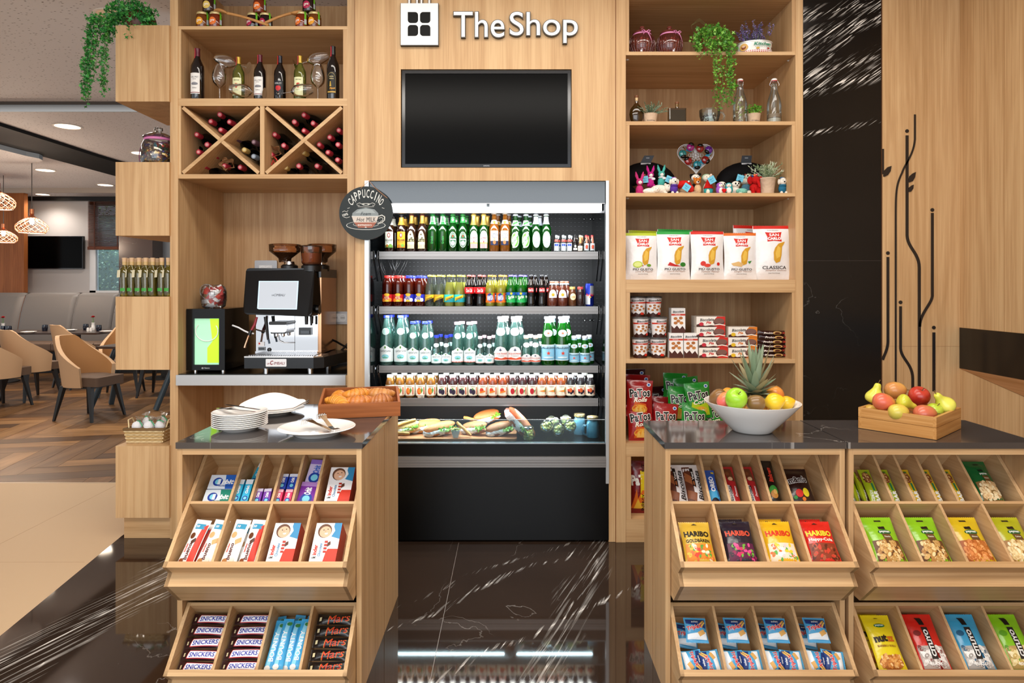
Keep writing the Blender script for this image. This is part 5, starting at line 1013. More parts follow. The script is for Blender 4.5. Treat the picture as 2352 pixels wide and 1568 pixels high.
for i, (d, l) in enumerate(((-.03, 'left'), (.03, 'right'))):
 kput('gum_pink', 0, 1, .240, -.040, mid(fx1_, 3) + d - .018, f'small pink chewing gum pack, {l} of the two', 0, G0)
 kput('gum_blue', 0, 1, .300, -.045, mid(fx1_, 3) + d - .018, f'small dark blue chewing gum pack, {l} of the two above the pink ones', 0, G0)
kput('gum_tall', 0, 1, .240, -.045, mid(fx1_, 4) - .008, 'tall purple chewing gum box left of the chocolate box stack', 3, G0); kput('gum_pale', 0, 1, .325, -.05, mid(fx1_, 4) + .01, 'pale lilac chewing gum box leaning above the tall purple one', 4, G0)
for (row, s0, fx, nm) in ((1, .238, mid(fx1_, 5), 'upper compartment'), (2, .020, mid(fx2_, 2) - .01, 'lower third compartment'), (2, .020, mid(fx2_, 3) - .01, 'lower fourth compartment')):
 for k in range(8):
  kput('kinder', 0, 1, s0 + .0005 * k, -TD + .006 + .0108 * k, fx, f'white and red chocolate box with smiling boy, {["lowest", "second", "third", "fourth", "fifth", "sixth", "seventh", "topmost"][k]} of the {nm} stack', 0, G0)
for key, comp, d, a, l in (('bueno_r', 0, -.055, 6, 'white and red chocolate bar, leftmost in the lower row'), ('bueno_w', 0, .05, 8, 'white hazelnut chocolate bar beside the leftmost red one'), ('bueno_w', 1, -.055, 4, 'white hazelnut chocolate bar, left in the second lower compartment'), ('bueno_r', 1, .05, 3, 'white and red chocolate bar, right in the second lower compartment')):
 kput(key, 0, 1, .018, -.03, mid(fx2_, comp) + d, l, a, G0); kput(key, 0, 1, .018, -.065, mid(fx2_, comp) + d + .01, l.replace('chocolate bar', 'chocolate bar under the top one') if False else 'chocolate bar underneath the ' + l, a - 3, G0)
for c_, nm in ((0, 'first'), (1, 'second')):
 for k in range(5):
  kput('snickers', 0, 2, .020 + .0385 * k, -.045 + (.012 if c_ == 1 and k < 2 else 0), mid(fx2_, c_) + (0 if c_ == 0 else .012), f'dark brown peanut bar with blue lettering, {["lowest", "second", "third", "fourth", "topmost"][k]} in the {nm} bottom compartment', R.uniform(-2, 2), G0)
for k, (d, s, n, a) in enumerate(((-.075, .02, -.04, 2), (-.02, .022, -.028, 1), (.03, .02, -.04, 0), (.078, .022, -.03, 3), (-.06, .05, -.085, -8), (.0, .052, -.08, 5), (.06, .05, -.085, 8))):
 kput('bounty', 0, 2, s, n, mid(fx2_, 2) + d, f'light blue coconut bar, {ORD[k]} in the third bottom compartment counting front ones first', a, G0)
for k in range(5):
 kput('mars', 0, 2, .020 + .0385 * k, -.045, mid(fx2_, 3) + .01, f'black chocolate bar with red script, {["lowest", "second", "third", "fourth", "topmost"][k]} of five', R.uniform(-2, 2), G0)
for k in range(2): kput('veni', 1, 1, .236, -.055, (.062, .178)[k], f'wafer pack with chocolate squares, {["left", "right"][k]} of the two in the top left compartment', 0, G1)
kput('oreo', 1, 1, .238, -.06, mid(fx1_, 1), 'blue sandwich cookie pack in the narrow compartment', 0, G1)
for k in range(2): kput('duomax', 1, 1, .238, -.06, mid(fx1_, 2 + k), f'red and white hazelnut wafer pack, {["left", "right"][k]} of the two', 0, G1)
kput('biskrem', 1, 1, .238, -.06, mid(fx1_, 4), 'black filled biscuit pack with green picture', 2, G1)
kput('choc_bag', 1, 1, .238, -.05, mid(fx1_, 5) - .02, 'dark brown candy bag with colourful buttons', 0, G1)
kput('har_gold', 1, 1, .020, -.05, mid(fx2_, 0), 'gold gummy candy bag with black lettering', 0, G1)
for key, c_, nm in (('har_dark', 1, 'black and pink berry'), ('har_yel', 2, 'yellow fruit'), ('har_red', 3, 'red cola')):
 kput(key, 1, 1, .018, -.04, mid(fx2_, c_), f'{nm} gummy candy bag in front', 0, G1); kput(key, 1, 1, .045, -.08, mid(fx2_, c_) - .015, f'{nm} gummy candy bag behind its twin', 0, G1)
for c_ in range(4):
 for k, (d, s, n, a, l) in enumerate(((.0, .112, -.03, 2, 'resting on top'), (-.055, .018, -.035, 90, 'lower left'), (.055, .018, -.035, -90, 'lower right'), (-.05, .11, -.085, 10, 'half hidden at the back left'))):
  if a in (90, -90):
   p = tp(1, 2, s + .035, n, mid(fx2_, c_) + d); ro = trot(a + (c_ * 5 - 6)); off = Matrix.Rotation(0, 4, 'X')
   M = Matrix.Rotation(math.radians(-45), 4, 'X') @ Matrix.Rotation(math.radians(a + (c_ * 5 - 6)), 4, 'Y'); p = p - M @ Vector((0, 0, .035))
   place('triplex', K['triplex'], p, ro, f'blue wafer packet, {l} in the {ORD[c_]} bottom compartment', G1, 1.04)
  else: kput('triplex', 1, 2, s, n, mid(fx2_, c_) + d, f'blue wafer packet, {l} in the {ORD[c_]} bottom compartment', a, G1, scale=1.12)
for k in range(4): kput('bar_green', 2, 1, .238, -.055, .03 + .045 * k + (.02 if k == 3 else 0), f'green seed bar, {ORD[k]} of the four leaning in the first compartment', 0, G2, yaw=(0, 55, 55, 0)[k])
kput('bar_green', 2, 1, .238, -.055, mid(fx1_, 1), 'green seed bar alone in the second compartment', 0, G2)
for k in range(3): kput('bar_yellow', 2, 1, .238, -.055, mid(fx1_, 2 + k), f'yellow peanut bar in the {ORD[2 + k]} compartment', 0, G2)
kput('nut_green', 2, 1, .238, -.04, mid(fx1_, 5) - .0, 'dark green bag of nuts in front of its twin', 0, G2); kput('nut_green', 2, 1, .285, -.085, mid(fx1_, 5) - .045, 'dark green bag of nuts behind its twin', 0, G2)
for key, c_, l in (('nut_lime', 0, 'lime green bag of pistachios, leftmost'), ('nut_lime', 1, 'lime green bag of pistachios, second from the left'), ('nut_almond', 2, 'golden yellow bag of almonds'), ('nut_cashew', 3, 'olive yellow bag of cashews')):
 kput(key, 2, 1, .018, -.045, mid(fx2_, c_), l, 0, G2)
 if c_ in (1, 3): kput(key, 2, 1, .022, -.085, mid(fx2_, c_) + (.02 if c_ == 1 else -.03), 'nut bag standing behind the ' + l.split(',')[0] + (', right one' if c_ == 1 else ''), 0, G2)
for key, c_, l in (('nutzz', 0, 'yellow bag of coated peanuts'), ('cit_red', 1, 'red bag of sunflower seeds'), ('cit_blue', 2, 'blue bag of sunflower seeds'), ('cit_green', 3, 'bright green bag of pumpkin seeds')):
 kput(key, 2, 2, .018, -.04, mid(fx2_, c_), l + ' in front', 0, G2)
 if c_ < 3: kput(key, 2, 2, .05, -.088, mid(fx2_, c_) - .02, l + ' behind its twin', 0, G2)
# ================================================================ COUNTER TOPS
ZT = .8955
def plate(r=.102, h=.018):
 b = MB(); b.lathe([(0, .002), (r * .55, .002), (r * .57, 0), (r * .62, 0), (r * .66, .004), (r * .98, h), (r, h + .0015), (r * .98, h + .003), (r * .64, .0085), (r * .3, .006), (0, .006)], CERAM, 40, cap=False)
 return tag(b.obj('plate'), '', 'plate')
p = (PX(551, 2.52), 2.52)
for k in range(8): place('plate', plate, (p[0], p[1], ZT + .0072 * k), (0, 0, 0), f'white side plate, {["lowest", "second", "third", "fourth", "fifth", "sixth", "seventh", "topmost"][k]} of the stack with cutlery', 'stack of white side plates')
zt_ = ZT + .0072 * 7 + .02
def flat_tool(name, outline, T, label, cat, mat=CHROME, th=.0016):
 b = MB(); b.prism(outline, 0, th, mat, 'Z', None); o = b.obj(name); o.matrix_world = T; return tag(o, label, cat)
def fork_outline(L=.19, tines=4, w=.024):
 pts = [(-.0045, 0), (.0045, 0), (.0035, L * .55), (.006, L * .62), (w / 2, L * .70)]
 tw = w / (tines * 2 - 1)
 x = w / 2
 for k in range(tines):
  pts += [(x, L), (x - tw, L)]
  if k < tines - 1: pts += [(x - tw, L * .76), (x - 2 * tw, L * .76)]
  x -= 2 * tw
 pts += [(-w / 2, L * .70), (-.006, L * .62), (-.0035, L * .55)]
 return pts
flat_tool('fork', fork_outline(), Matrix.Translation((PX(592, 2.50), 2.475, zt_ + .004)) @ Matrix.Rotation(math.radians(66), 4, 'Z'), 'steel fork lying on the topmost side plate', 'fork')
flat_tool('table_knife', [(-.005, 0), (.005, 0), (.004, .09), (.009, .10), (.009, .17), (.002, .205), (-.004, .19), (-.004, .09)], Matrix.Translation((PX(596, 2.50), 2.50, zt_ + .008)) @ Matrix.Rotation(math.radians(60), 4, 'Z'), 'steel table knife lying beside the fork on the plate stack', 'knife', pm('#8f8f92', .12, 1))
pc = (PX(728, 2.44), 2.44)
b = MB(); r = .141; b.lathe([(0, .002), (r * .5, .002), (r * .52, 0), (r * .58, 0), (r * .62, .006), (r * .98, .026), (r, .0275), (r * .98, .029), (r * .62, .011), (r * .3, .009), (0, .009)], CERAM, 48, cap=False)
o = b.obj('serving_plate', None, (pc[0], pc[1], ZT)); tag(o, 'large white serving plate holding the steel tongs', 'plate')
t = thing('serving_tongs', 'steel serving tongs with fork ends on the large white plate', 'tongs', (PX(770, 2.40), 2.40, ZT + .016), (0, 0, 0))
for sg, a0 in ((0, 150), (1, 126)):
 b = MB(); T = Matrix.Rotation(math.radians(a0), 4, 'Z')
 pts = [(0, 0, 0), (.05, 0, .012), (.10, 0, .022 + .006 * sg), (.135, 0, .03 + .01 * sg)]
 for q in range(3):
  p0, p1 = pts[q], pts[q + 1]; w0 = (.010, .009, .008)[q]; w1 = (.009, .008, .016)[q]
  b.add([(p0[0], -w0, p0[2]), (p0[0], w0, p0[2]), (p1[0], w1, p1[2]), (p1[0], -w1, p1[2]), (p0[0], -w0, p0[2] - .002), (p0[0], w0, p0[2] - .002), (p1[0], w1, p1[2] - .002), (p1[0], -w1, p1[2] - .002)], [(0, 3, 2, 1), (4, 5, 6, 7), (0, 1, 5, 4), (1, 2, 6, 5), (2, 3, 7, 6), (3, 0, 4, 7)], CHROME, False, T)
 b.obj('arm', t)
 for k in range(4):
  y = -.0135 + .009 * k; z0 = .03 + .01 * sg; b = MB(); b.tube([(.133, y, z0), (.150, y, z0 + .002), (.160, y, z0 - .006), (.163, y, z0 - .020)], [.0022, .002, .0018, .0012], CHROME, 6, T); b.obj('tine', t)
b = MB(); b.rbox(-.012, .006, -.014, .014, -.004, .012, .004, CHROME, Matrix.Rotation(math.radians(138), 4, 'Z')); b.obj('spring_end', t)
px_ = (PX(625, 2.84), 2.84)
b = MB(); r = .135; b.lathe([(0, .002), (r * .5, .002), (r * .52, 0), (r * .58, 0), (r * .62, .006), (r * .98, .020), (r, .0215), (r * .98, .023), (r * .62, .010), (0, .008)], CERAM, 40, cap=False)
o = b.obj('dinner_plate', None, (px_[0], px_[1], ZT)); tag(o, 'white dinner plate under the folded napkin', 'plate')
b = MB(); nm_ = pm('#f3ece6', .8)
def nap(u, v):
 x = -.14 + .30 * u; k = max(0, math.sin(PI * min(1, .04 + u))) ** .6
 z = .026 + .052 * v * k + (.030 * max(0, u - .82) / .18) + .003 * math.sin(u * 9 + v * 4)
 return (x, -.055 * k + .10 * v * k, z)
b.surf(nap, 26, 8, nm_); b.surf(lambda u, v: (nap(1 - u, v)[0], nap(1 - u, v)[1], nap(1 - u, v)[2] - .008), 26, 8, nm_)
o = b.obj('napkin', None, (px_[0], px_[1], ZT)); tag(o, 'folded white napkin on the dinner plate behind the side plates', 'napkin')
def crate(name, L_, Dp, H, th, mat_a, mat_b, two=False):
 t = thing(name, '', 'crate')
 for nm, (x0, x1, y0, y1), m in (('front_board', (0, L_, 0, th), mat_a), ('back_board', (0, L_, Dp - th, Dp), mat_a), ('side_board', (0, th, th, Dp - th), mat_b), ('side_board', (L_ - th, L_, th, Dp - th), mat_b)):
  b = MB()
  if two: b.box(x0, x1, y0, y1, 0, H * .53, m); b.box(x0, x1, y0, y1, H * .545, H, m)
  else: b.box(x0, x1, y0, y1, 0, H, m)
  b.obj(nm, t)
 b = MB(); b.box(th, L_ - th, th, Dp - th, .003, .009, mat_a); b.obj('bottom_board', t)
 return t
CRX = oak('X', '#8a4c28', '#b26a3c', '#9a5a30'); CRY = oak('Y', '#8a4c28', '#b26a3c', '#9a5a30')
t = crate('serving_crate', .335, .30, .060, .010, CRX, CRY); t['label'] = 'reddish wooden crate of croissants at the back of the counter'
AX = Vector((PX(731, 2.70), 2.70, ZT + .001)); yaw = math.radians(12); tl = math.radians(4.5)
t.location = AX; t.rotation_euler = (Matrix.Rotation(yaw, 4, 'Z') @ Matrix.Rotation(tl, 4, 'X')).to_euler(); CM = Matrix.Translation(AX) @ Matrix.Rotation(yaw, 4, 'Z') @ Matrix.Rotation(tl, 4, 'X')
def croissant(cols, L_=.14, r=.036, seed=1):
 q = random.Random(seed); b = MB(); m1, m2 = pm(cols[0], .38, coat=.15, bump=.2, bscale=40), pm(cols[1], .38, coat=.15, bump=.2, bscale=40)
 n = 30; seg = 8
 for s in range(seg):
  u0, u1 = s / seg, (s + 1) / seg
  def fn(u, v, u0=u0, u1=u1):
   tt = u0 + (u1 - u0) * u; a = (tt - .5) * 1.9; R_ = L_ * .55; cx, cy = R_ * math.sin(a), R_ * (1 - math.cos(a)) * .9
   rr = r * (math.sin(PI * (.06 + .88 * tt)) ** .7) * (1 + .09 * math.sin(PI * u) - .05 * u); ph = 2 * PI * v
   return (cx + math.sin(a) * rr * math.cos(ph) * -1 * 0 + rr * math.cos(ph) * math.sin(-a), cy + rr * math.cos(ph) * math.cos(a), r * .8 + rr * math.sin(ph) * .85)
  b.surf(fn, 5, 14, m1 if s % 2 else m2)
  b.surf(lambda u, v, fn=fn: tuple(Vector(fn(0, v)).lerp(Vector(fn(0, 0)).lerp(Vector(fn(0, .5)), .5), u)), 1, 14, m2)
 b.surf(lambda u, v: tuple(Vector(fn(1, v)).lerp(Vector(fn(1, 0)).lerp(Vector(fn(1, .5)), .5), u)), 1, 14, m2)
 return tag(b.obj('croissant'), '', 'pastry')
for i, (x, y, z, rz, c, l) in enumerate(((.075, .085, .018, 2.3, ('#dc9638', '#cf8a30'), 'golden croissant, leftmost at the front of the crate'), (.155, .19, .024, .4, ('#d98c30', '#cb8029'), 'golden croissant at the back middle of the crate'), (.165, .075, .020, .1, ('#c87a32', '#b86c2a'), 'darker brown croissant at the front middle of the crate'),
  (.25, .19, .022, -.3, ('#c98a48', '#bb7a3a'), 'brown croissant at the back right of the crate'), (.255, .08, .014, .2, ('#b4703a', '#a8642f'), 'sugar dusted brown pastry at the front right'), (.07, .20, .012, 1.4, ('#d98c30', '#cb8029'), 'golden croissant at the back left of the crate'))):
 o = croissant(c, .135 if i != 4 else .10, .034 if i != 4 else .040, i); o.matrix_world = CM @ Matrix.Translation((x, y, z)) @ Matrix.Rotation(rz, 4, 'Z') @ Matrix.Rotation(.15, 4, 'X'); o['label'] = l; o['group'] = 'pastries in the crate'
t = crate('fruit_crate', .290, .265, .080, .011, oak('X', '#a5713c', '#cf9c5f', '#b98246'), oak('Y', '#a5713c', '#cf9c5f', '#b98246'), True); t['label'] = 'light wooden crate of pears and mangoes beside the oak wall'
FA = Vector((PX(2151, 2.338), 2.338, ZT + .001)); fy = math.radians(41); FM = Matrix.Translation(FA) @ Matrix.Rotation(fy, 4, 'Z') @ Matrix.Translation((0, 0, 0))
t.location = FA; t.rotation_euler = (0, 0, fy)
def grad(name, c1, c2, axis='Z', rough=.3, sc_=1.0, nscale=9, mid=.5):
 k = ('grad', name)
 if k in _mc: return _mc[k]
 m = bpy.data.materials.new(name); m.use_nodes = True; nt = m.node_tree; N = nt.nodes.new; L = nt.links.new; p = nt.nodes['Principled BSDF']; p.inputs['Roughness'].default_value = rough; p.inputs['Coat Weight'].default_value = .15
 tc = N('ShaderNodeTexCoord'); n = N('ShaderNodeTexNoise'); n.inputs['Scale'].default_value = nscale; n.inputs['Detail'].default_value = 3; L(tc.outputs['Object'], n.inputs['Vector'])
 n2 = N('ShaderNodeTexNoise'); n2.inputs['Scale'].default_value = 160; L(tc.outputs['Object'], n2.inputs['Vector'])
 a = N('ShaderNodeMath'); a.operation = 'MULTIPLY_ADD'; a.inputs[1].default_value = .12; L(n2.outputs[0], a.inputs[0]); L(n.outputs[0], a.inputs[2])
 r = N('ShaderNodeValToRGB'); r.color_ramp.elements[0].position = mid - .08; r.color_ramp.elements[0].color = lin(c1) + (1,); r.color_ramp.elements[1].position = mid + .2; r.color_ramp.elements[1].color = lin(c2) + (1,)
 L(a.outputs[0], r.inputs[0]); L(r.outputs[0], p.inputs['Base Color']); _mc[k] = m; return m
def fruit(kind, c1, c2, r, label, M):
 t = thing(kind, label, 'fruit'); b = MB(); m = grad(kind + c1 + c2, c1, c2, mid=.48)
 if kind == 'pear': prof = [(0, 0), (.45, .02), (.85, .22), (1, .55), (.93, .95), (.68, 1.35), (.44, 1.75), (.38, 2.1), (.28, 2.35), (.08, 2.42), (0, 2.38)]
 elif kind == 'mango': prof = [(0, 0), (.4, .05), (.82, .35), (1, .85), (.98, 1.3), (.80, 1.85), (.5, 2.2), (.2, 2.36), (0, 2.38)]
 elif kind == 'apple': prof = [(0, .12), (.2, .03), (.5, 0), (.85, .3), (1, .85), (.95, 1.3), (.68, 1.68), (.35, 1.78), (.12, 1.66), (0, 1.55)]
 elif kind == 'kiwi': prof = [(0, 0), (.5, .08), (.88, .5), (.98, 1.1), (.88, 1.7), (.5, 2.12), (0, 2.2)]
 elif kind == 'lemon': prof = [(0, 0), (.15, .04), (.5, .3), (.9, .8), (.98, 1.2), (.9, 1.6), (.5, 2.1), (.18, 2.34), (0, 2.42)]
 else: prof = [(0, 0), (.4, .07), (.8, .4), (1, 1), (.8, 1.6), (.4, 1.93), (0, 2)]
 fine = []
 for i in range(len(prof) - 1):
  p0, p1, p2, p3 = prof[max(0, i - 1)], prof[i], prof[i + 1], prof[min(len(prof) - 1, i + 2)]
  for t_ in (0, .5): fine.append(tuple(.5 * ((2 * b_) + (-a_ + c_) * t_ + (2 * a_ - 5 * b_ + 4 * c_ - d_) * t_ ** 2 + (-a_ + 3 * b_ - 3 * c_ + d_) * t_ ** 3) for a_, b_, c_, d_ in zip(p0, p1, p2, p3)))
 fine.append(prof[-1]); H = prof[-1][1] / 2
 b.lathe([(max(0, a) * r, (z - H) * r) for a, z in fine], m, 20, cap=False); b.obj('flesh', t)
 if kind in ('pear', 'apple', 'mango'):
  b = MB(); z0 = (prof[-1][1] - H) * r; b.tube([(0, 0, z0 - .004), (.001, 0, z0 + .008), (.004, 0, z0 + .016)], [.0016, .0014, .002], pm('#6a4a22', .7), 6); b.obj('stem', t)
 t.matrix_world = M; return t
def fr(kind, px, py, Y, r, tilt, rz, c1, c2, label): fruit(kind, c1, c2, r, label, Matrix.Translation(P(px, py, Y)) @ Matrix.Rotation(rz, 4, 'Y') @ Matrix.Rotation(tilt, 4, 'X'))
fr('pear', 2011, 903, 2.60, .034, .1, .22, '#c9c832', '#e2dc5a', 'upright yellow pear at the left end of the crate'); fr('mango', 2057, 896, 2.62, .034, .2, 1.5, '#d8a850', '#c8874a', 'speckled orange mango at the back of the crate')
fr('apple', 2110, 912, 2.56, .038, .5, .1, '#c8402c', '#9a1f18', 'red apple on top of the crate'); fr('pear', 2165, 923, 2.50, .036, .15, -.75, '#cfce3a', '#e4e060', 'tilted yellow green pear at the right end of the crate')
fr('mango', 2030, 923, 2.50, .033, .3, 1.75, '#c8823c', '#d8664a', 'reddish mango at the front left of the crate'); fr('pear', 2083, 926, 2.48, .029, .2, 2.0, '#dcc04a', '#c9c83c', 'yellow pear lying in the middle of the crate')
fr('mango', 2064, 946, 2.45, .030, .2, 1.5, '#dcae4a', '#d0c050', 'yellow mango half hidden under the lying pear'); fr('mango', 2125, 950, 2.42, .033, .2, 1.5, '#b8803c', '#c8664a', 'brownish mango at the front corner of the crate'); fr('apple', 2145, 946, 2.48, .030, .3, .3, '#a8c42a', '#c0d048', 'green apple partly under the tilted pear')
fr('mango', 2002, 945, 2.56, .026, .2, 1.5, '#d8b860', '#c8a040', 'pale mango deep in the left corner of the crate')
BC = Vector((PX(1727, 2.49), 2.49, ZT)); b = MB()
prof = [(0, .004), (.060, .004), (.062, 0), (.069, 0), (.074, .004), (.100, .030), (.135, .066), (.1745, .110), (.1755, .113), (.172, .113), (.130, .069), (.095, .034), (.066, .010), (0, .008)]
b.lathe(prof, CERAM, 56, cap=False); o = b.obj('fruit_bowl', None, BC); tag(o, 'large white conical bowl of fruit with a pineapple', 'bowl')
for a in (('kiwi', 1650, 914, 2.53, .033, .3, .7, '#8a6436', '#76522a', 'brown kiwi at the left rear of the white bowl'), ('mango', 1664, 918, 2.44, .026, .2, .4, '#d8943c', '#d8605a', 'pink and orange mango behind the green apple'), ('apple', 1690, 917, 2.40, .039, .75, .1, '#8cc41e', '#a8d83c', 'bright green apple at the front of the bowl'),
    ('kiwi', 1736, 925, 2.40, .030, .25, 1.5, '#8c6a3c', '#7a5a30', 'brown kiwi in front of the pineapple'), ('orange', 1779, 907, 2.52, .036, .1, 0, '#d89a3c', '#d8803c', 'orange yellow fruit behind the lemons'), ('lemon', 1779, 922, 2.42, .033, .6, 1.2, '#e2b414', '#e8c22a', 'yellow lemon at the right front of the bowl'),
    ('lemon', 1807, 925, 2.48, .027, .3, 1.2, '#dcae14', '#e4bc28', 'smaller yellow lemon against the right rim'), ('orange', 1672, 905, 2.58, .026, .1, .2, '#e09a1e', '#d88a1e', 'small orange peeking out behind the kiwi')):
 kd = a[0]; fr(*a)
t = thing('pineapple', 'pineapple with grey green crown standing in the fruit bowl', 'fruit', tuple(P(1735, 960, 2.52)))
b = MB(); nn = 13
b.ell((0, 0, .03), (.047, .047, .062), pm('#a8702c', .6), 22, 14)
for j in range(9):
 for k in range(nn):
  th = -1.2 + 2.5 * j / 9; a = 2 * PI * (k + .5 * (j % 2)) / nn; c_ = math.cos(th); p = Vector((.047 * c_ * math.cos(a), .047 * c_ * math.sin(a), .03 + .062 * math.sin(th)))
  b.ell(p, (.008 * max(.4, c_), .008 * max(.4, c_), .008), pm('#c08434', .5), 6, 4)
b.obj('flesh', t)
q = random.Random(5)
for k in range(46):
 lv = k / 46; a = k * 2.399; el = math.radians(4 + 78 * lv ** 1.25); L_ = (.088 + .055 * lv) * q.uniform(.85, 1.15); wd_ = .023 - .007 * lv
 z0 = .088 + .028 * lv; d = Vector((math.cos(a) * math.cos(el), math.sin(a) * math.cos(el), math.sin(el))); side = Vector((-math.sin(a), math.cos(a), 0)); up = side.cross(d) * -1
 vs = []; curl = (.5 - lv) * .9
 for i in range(7):
  s_ = i / 6; p = Vector((0, 0, z0)) + d * L_ * s_ + Vector((0, 0, -1)) * curl * L_ * s_ * s_ * .9; w_ = wd_ * (1 - s_) ** .6 * (1 if s_ < .99 else 0) + .0004; m_ = up * -.35 * w_
  vs += [p - side * w_, p + m_, p + side * w_]
 fs = []
 for i in range(6): fs += [(3 * i, 3 * i + 1, 3 * i + 4, 3 * i + 3), (3 * i + 1, 3 * i + 2, 3 * i + 5, 3 * i + 4)]
 b = MB(); b.add(vs, fs, pm(['#8a9c80', '#75886a', '#9aa68c', '#a39a76', '#7d6a48'][4 if lv < .25 and k % 2 else k % 4], .5), True); b.obj('leaf', t)
# ================================================================ RIGHT SHELF UNIT GOODS
def leafy(mb, c, rad, n, size, cols, seed, drop=0, shape=4, up=.2):
 """many small lobed leaves through a volume"""
 q = random.Random(seed); ms = [pm(k, .45) for k in cols]
 for k in range(n):
  d = Vector((q.gauss(0, 1), q.gauss(0, 1), q.gauss(0, 1))).normalized() * q.random() ** .45
  p = Vector((c[0] + d.x * rad[0], c[1] + d.y * rad[1], c[2] + d.z * rad[2])); s = size * q.uniform(.6, 1.25)
  a = Vector((q.uniform(-1, 1), q.uniform(-1, .2), q.uniform(-.6, .8) + up)).normalized(); w = a.cross(Vector((q.uniform(-1, 1), q.uniform(-1, 1), q.uniform(-1, 1)))).normalized()
  one_leaf(mb, p, a, w, s, q.choice(ms), shape)
def one_leaf(mb, p, a, w, s, m, shape=4):
 if shape == 4:   # lobed: three fingers
  vs = [p, p + a * s * .45 - w * s * .18, p + a * s * .62 - w * s * .52, p + a * s * .72 - w * s * .12, p + a * s * 1.1, p + a * s * .72 + w * s * .12, p + a * s * .62 + w * s * .52, p + a * s * .45 + w * s * .18]
  mb.add(vs, [(0, 1, 7), (1, 2, 3), (1, 3, 5, 7), (3, 4, 5), (5, 6, 7)], m, True)
 else:
  vs = [p, p + a * s * .5 - w * s * .13, p + a * s, p + a * s * .5 + w * s * .13]; mb.add(vs, [(0, 1, 2, 3)], m, True)
def vine(leafs, stems, p0, length, n, q, cols, size, sway=.03, out=(0, -1)):
 pts = []; p = Vector(p0)
 for k in range(9):
  t = k / 8; pts.append(p + Vector((out[0] * .05 * math.sin(t * 1.5) + q.uniform(-sway, sway) * t, out[1] * .06 * min(1, t * 3), -length * t + .03 * math.sin(min(1, t * 4) * PI))))
 stems.tube(pts, .0012, pm('#5a7a34', .6), 4)
 ms = [pm(k, .45) for k in cols]
 for k in range(n):
  t = q.random() * 7.999; i = int(t); c = pts[i].lerp(pts[i + 1], t - i) + Vector((q.uniform(-1, 1), q.uniform(-1, 1), q.uniform(-1, 1))) * size * .7
  a = Vector((q.uniform(-1, 1), q.uniform(-1, .1), q.uniform(-.9, .5))).normalized(); w = a.cross(Vector((q.uniform(-1, 1), q.uniform(-1, 1), q.uniform(-1, 1)))).normalized(); one_leaf(leafs, c, a, w, size * q.uniform(.6, 1.2), q.choice(ms))
GR = ['#4f8f2c', '#6fae3c', '#3f7a22', '#8cc44c', '#5a9c30']
Z1, Z2, Z3, Z4, Z5, Z6, Z7 = [PZ(y, YW) + .0008 for y in (118.6, 278.6, 443, 642, 824.5, 1017.5, 1192)]
def candy_jar():
 t = thing('candy_jar', '', 'jar'); b = MB(); gm = glass('#b0584a', .30, 1.3, .04, '#d89a8a'); n = 26; vs = []; pr = [(0, 0), (.052, 0), (.058, .008), (.072, .045), (.074, .075), (.066, .105), (.050, .122), (.047, .130)]
 b.lathe(pr, gm, 28, cap=False)
 for k in range(n):
  a = 2 * PI * k / n; b.tube([((r + .0015) * math.cos(a), (r + .0015) * math.sin(a), z) for r, z in pr[2:6]], .0026, gm, 4)
 b.obj('glass', t)
 b = MB(); q = random.Random(2)
 for k in range(90):
  a = q.random() * 6.28; r = .060 * math.sqrt(q.random()); b.ell((r * math.cos(a), r * math.sin(a), q.uniform(.008, .095)), (.010, .008, .008), pm(q.choice(['#d88a4a', '#b04a3a', '#e8d8d0', '#8a3a4a', '#c8a0a8', '#e6e2e8']), .3, .2), 6, 4)
 o = b.obj('sweets', t); o['kind'] = 'stuff'
 b = MB(); b.lathe([(.053, .128), (.056, .132), (.050, .140), (.030, .148), (.010, .150), (.010, .156), (.016, .163), (.013, .172), (0, .175)], pm('#7a3a34', .1, .2, .8, 0, .6), 24, cap=False); b.obj('lid', t)
 b = MB(); rm = pm('#e08ab8', .6); b.lathe([(.0505, .117), (.053, .119), (.053, .126), (.0505, .128)], rm, 24, cap=False)
 for s, L_ in ((-1, .055), (1, .06)):
  b.surf(lambda u, v, s=s, L_=L_: (.012 + s * (.004 + .030 * u), -.053 - .012 * math.sin(u * 2.5), .122 - L_ * 1.1 * u ** 1.3 + .008 * v), 6, 1, rm)
  b.tube([(.012, -.056, .122), (.012 + s * .014, -.062, .131), (.012 + s * .026, -.060, .128), (.012 + s * .014, -.060, .118), (.012, -.056, .122)], .0028, rm, 5)
 b.obj('ribbon', t); return t
place('candyjar', candy_jar, (PX(1474.5, 3.775), 3.775, Z1), (0, 0, 0), 'pink ribbed sweet jar with ribbon, left one on the shelf', 'pink ribbon tied sweet jars')
place('candyjar', candy_jar, (PX(1537.5, 3.775), 3.775, Z1), (0, 0, .4), 'pink ribbed sweet jar with ribbon, right one beside the trailing plant', 'pink ribbon tied sweet jars')
t = thing('trailing_plant', 'bushy green trailing plant hanging over two shelves', 'plant', (PX(1634, 3.79), 3.79, Z1))
b = MB(); b.lathe([(0, 0), (.05, 0), (.07, .09), (.073, .09), (.07, .1), (.062, .09), (.05, .02), (0, .02)], pm('#8a4a30', .7), 18, cap=False); b.obj('pot', t)
lv = MB(); st = MB(); q = random.Random(3)
leafy(lv, (0, -.01, .095), (.125, .08, .085), 1150, .022, GR, 4)
for k in range(15):
 x = q.uniform(-.03, .07) if k > 6 else q.uniform(-.12, .12); L_ = q.uniform(.28, .42) if k > 6 else q.uniform(.05, .12); vine(lv, st, (x, -.09, .06), L_, int(26 + L_ * 150), q, GR, .019, .025, (.15, -.8))
lv.obj('foliage', t)
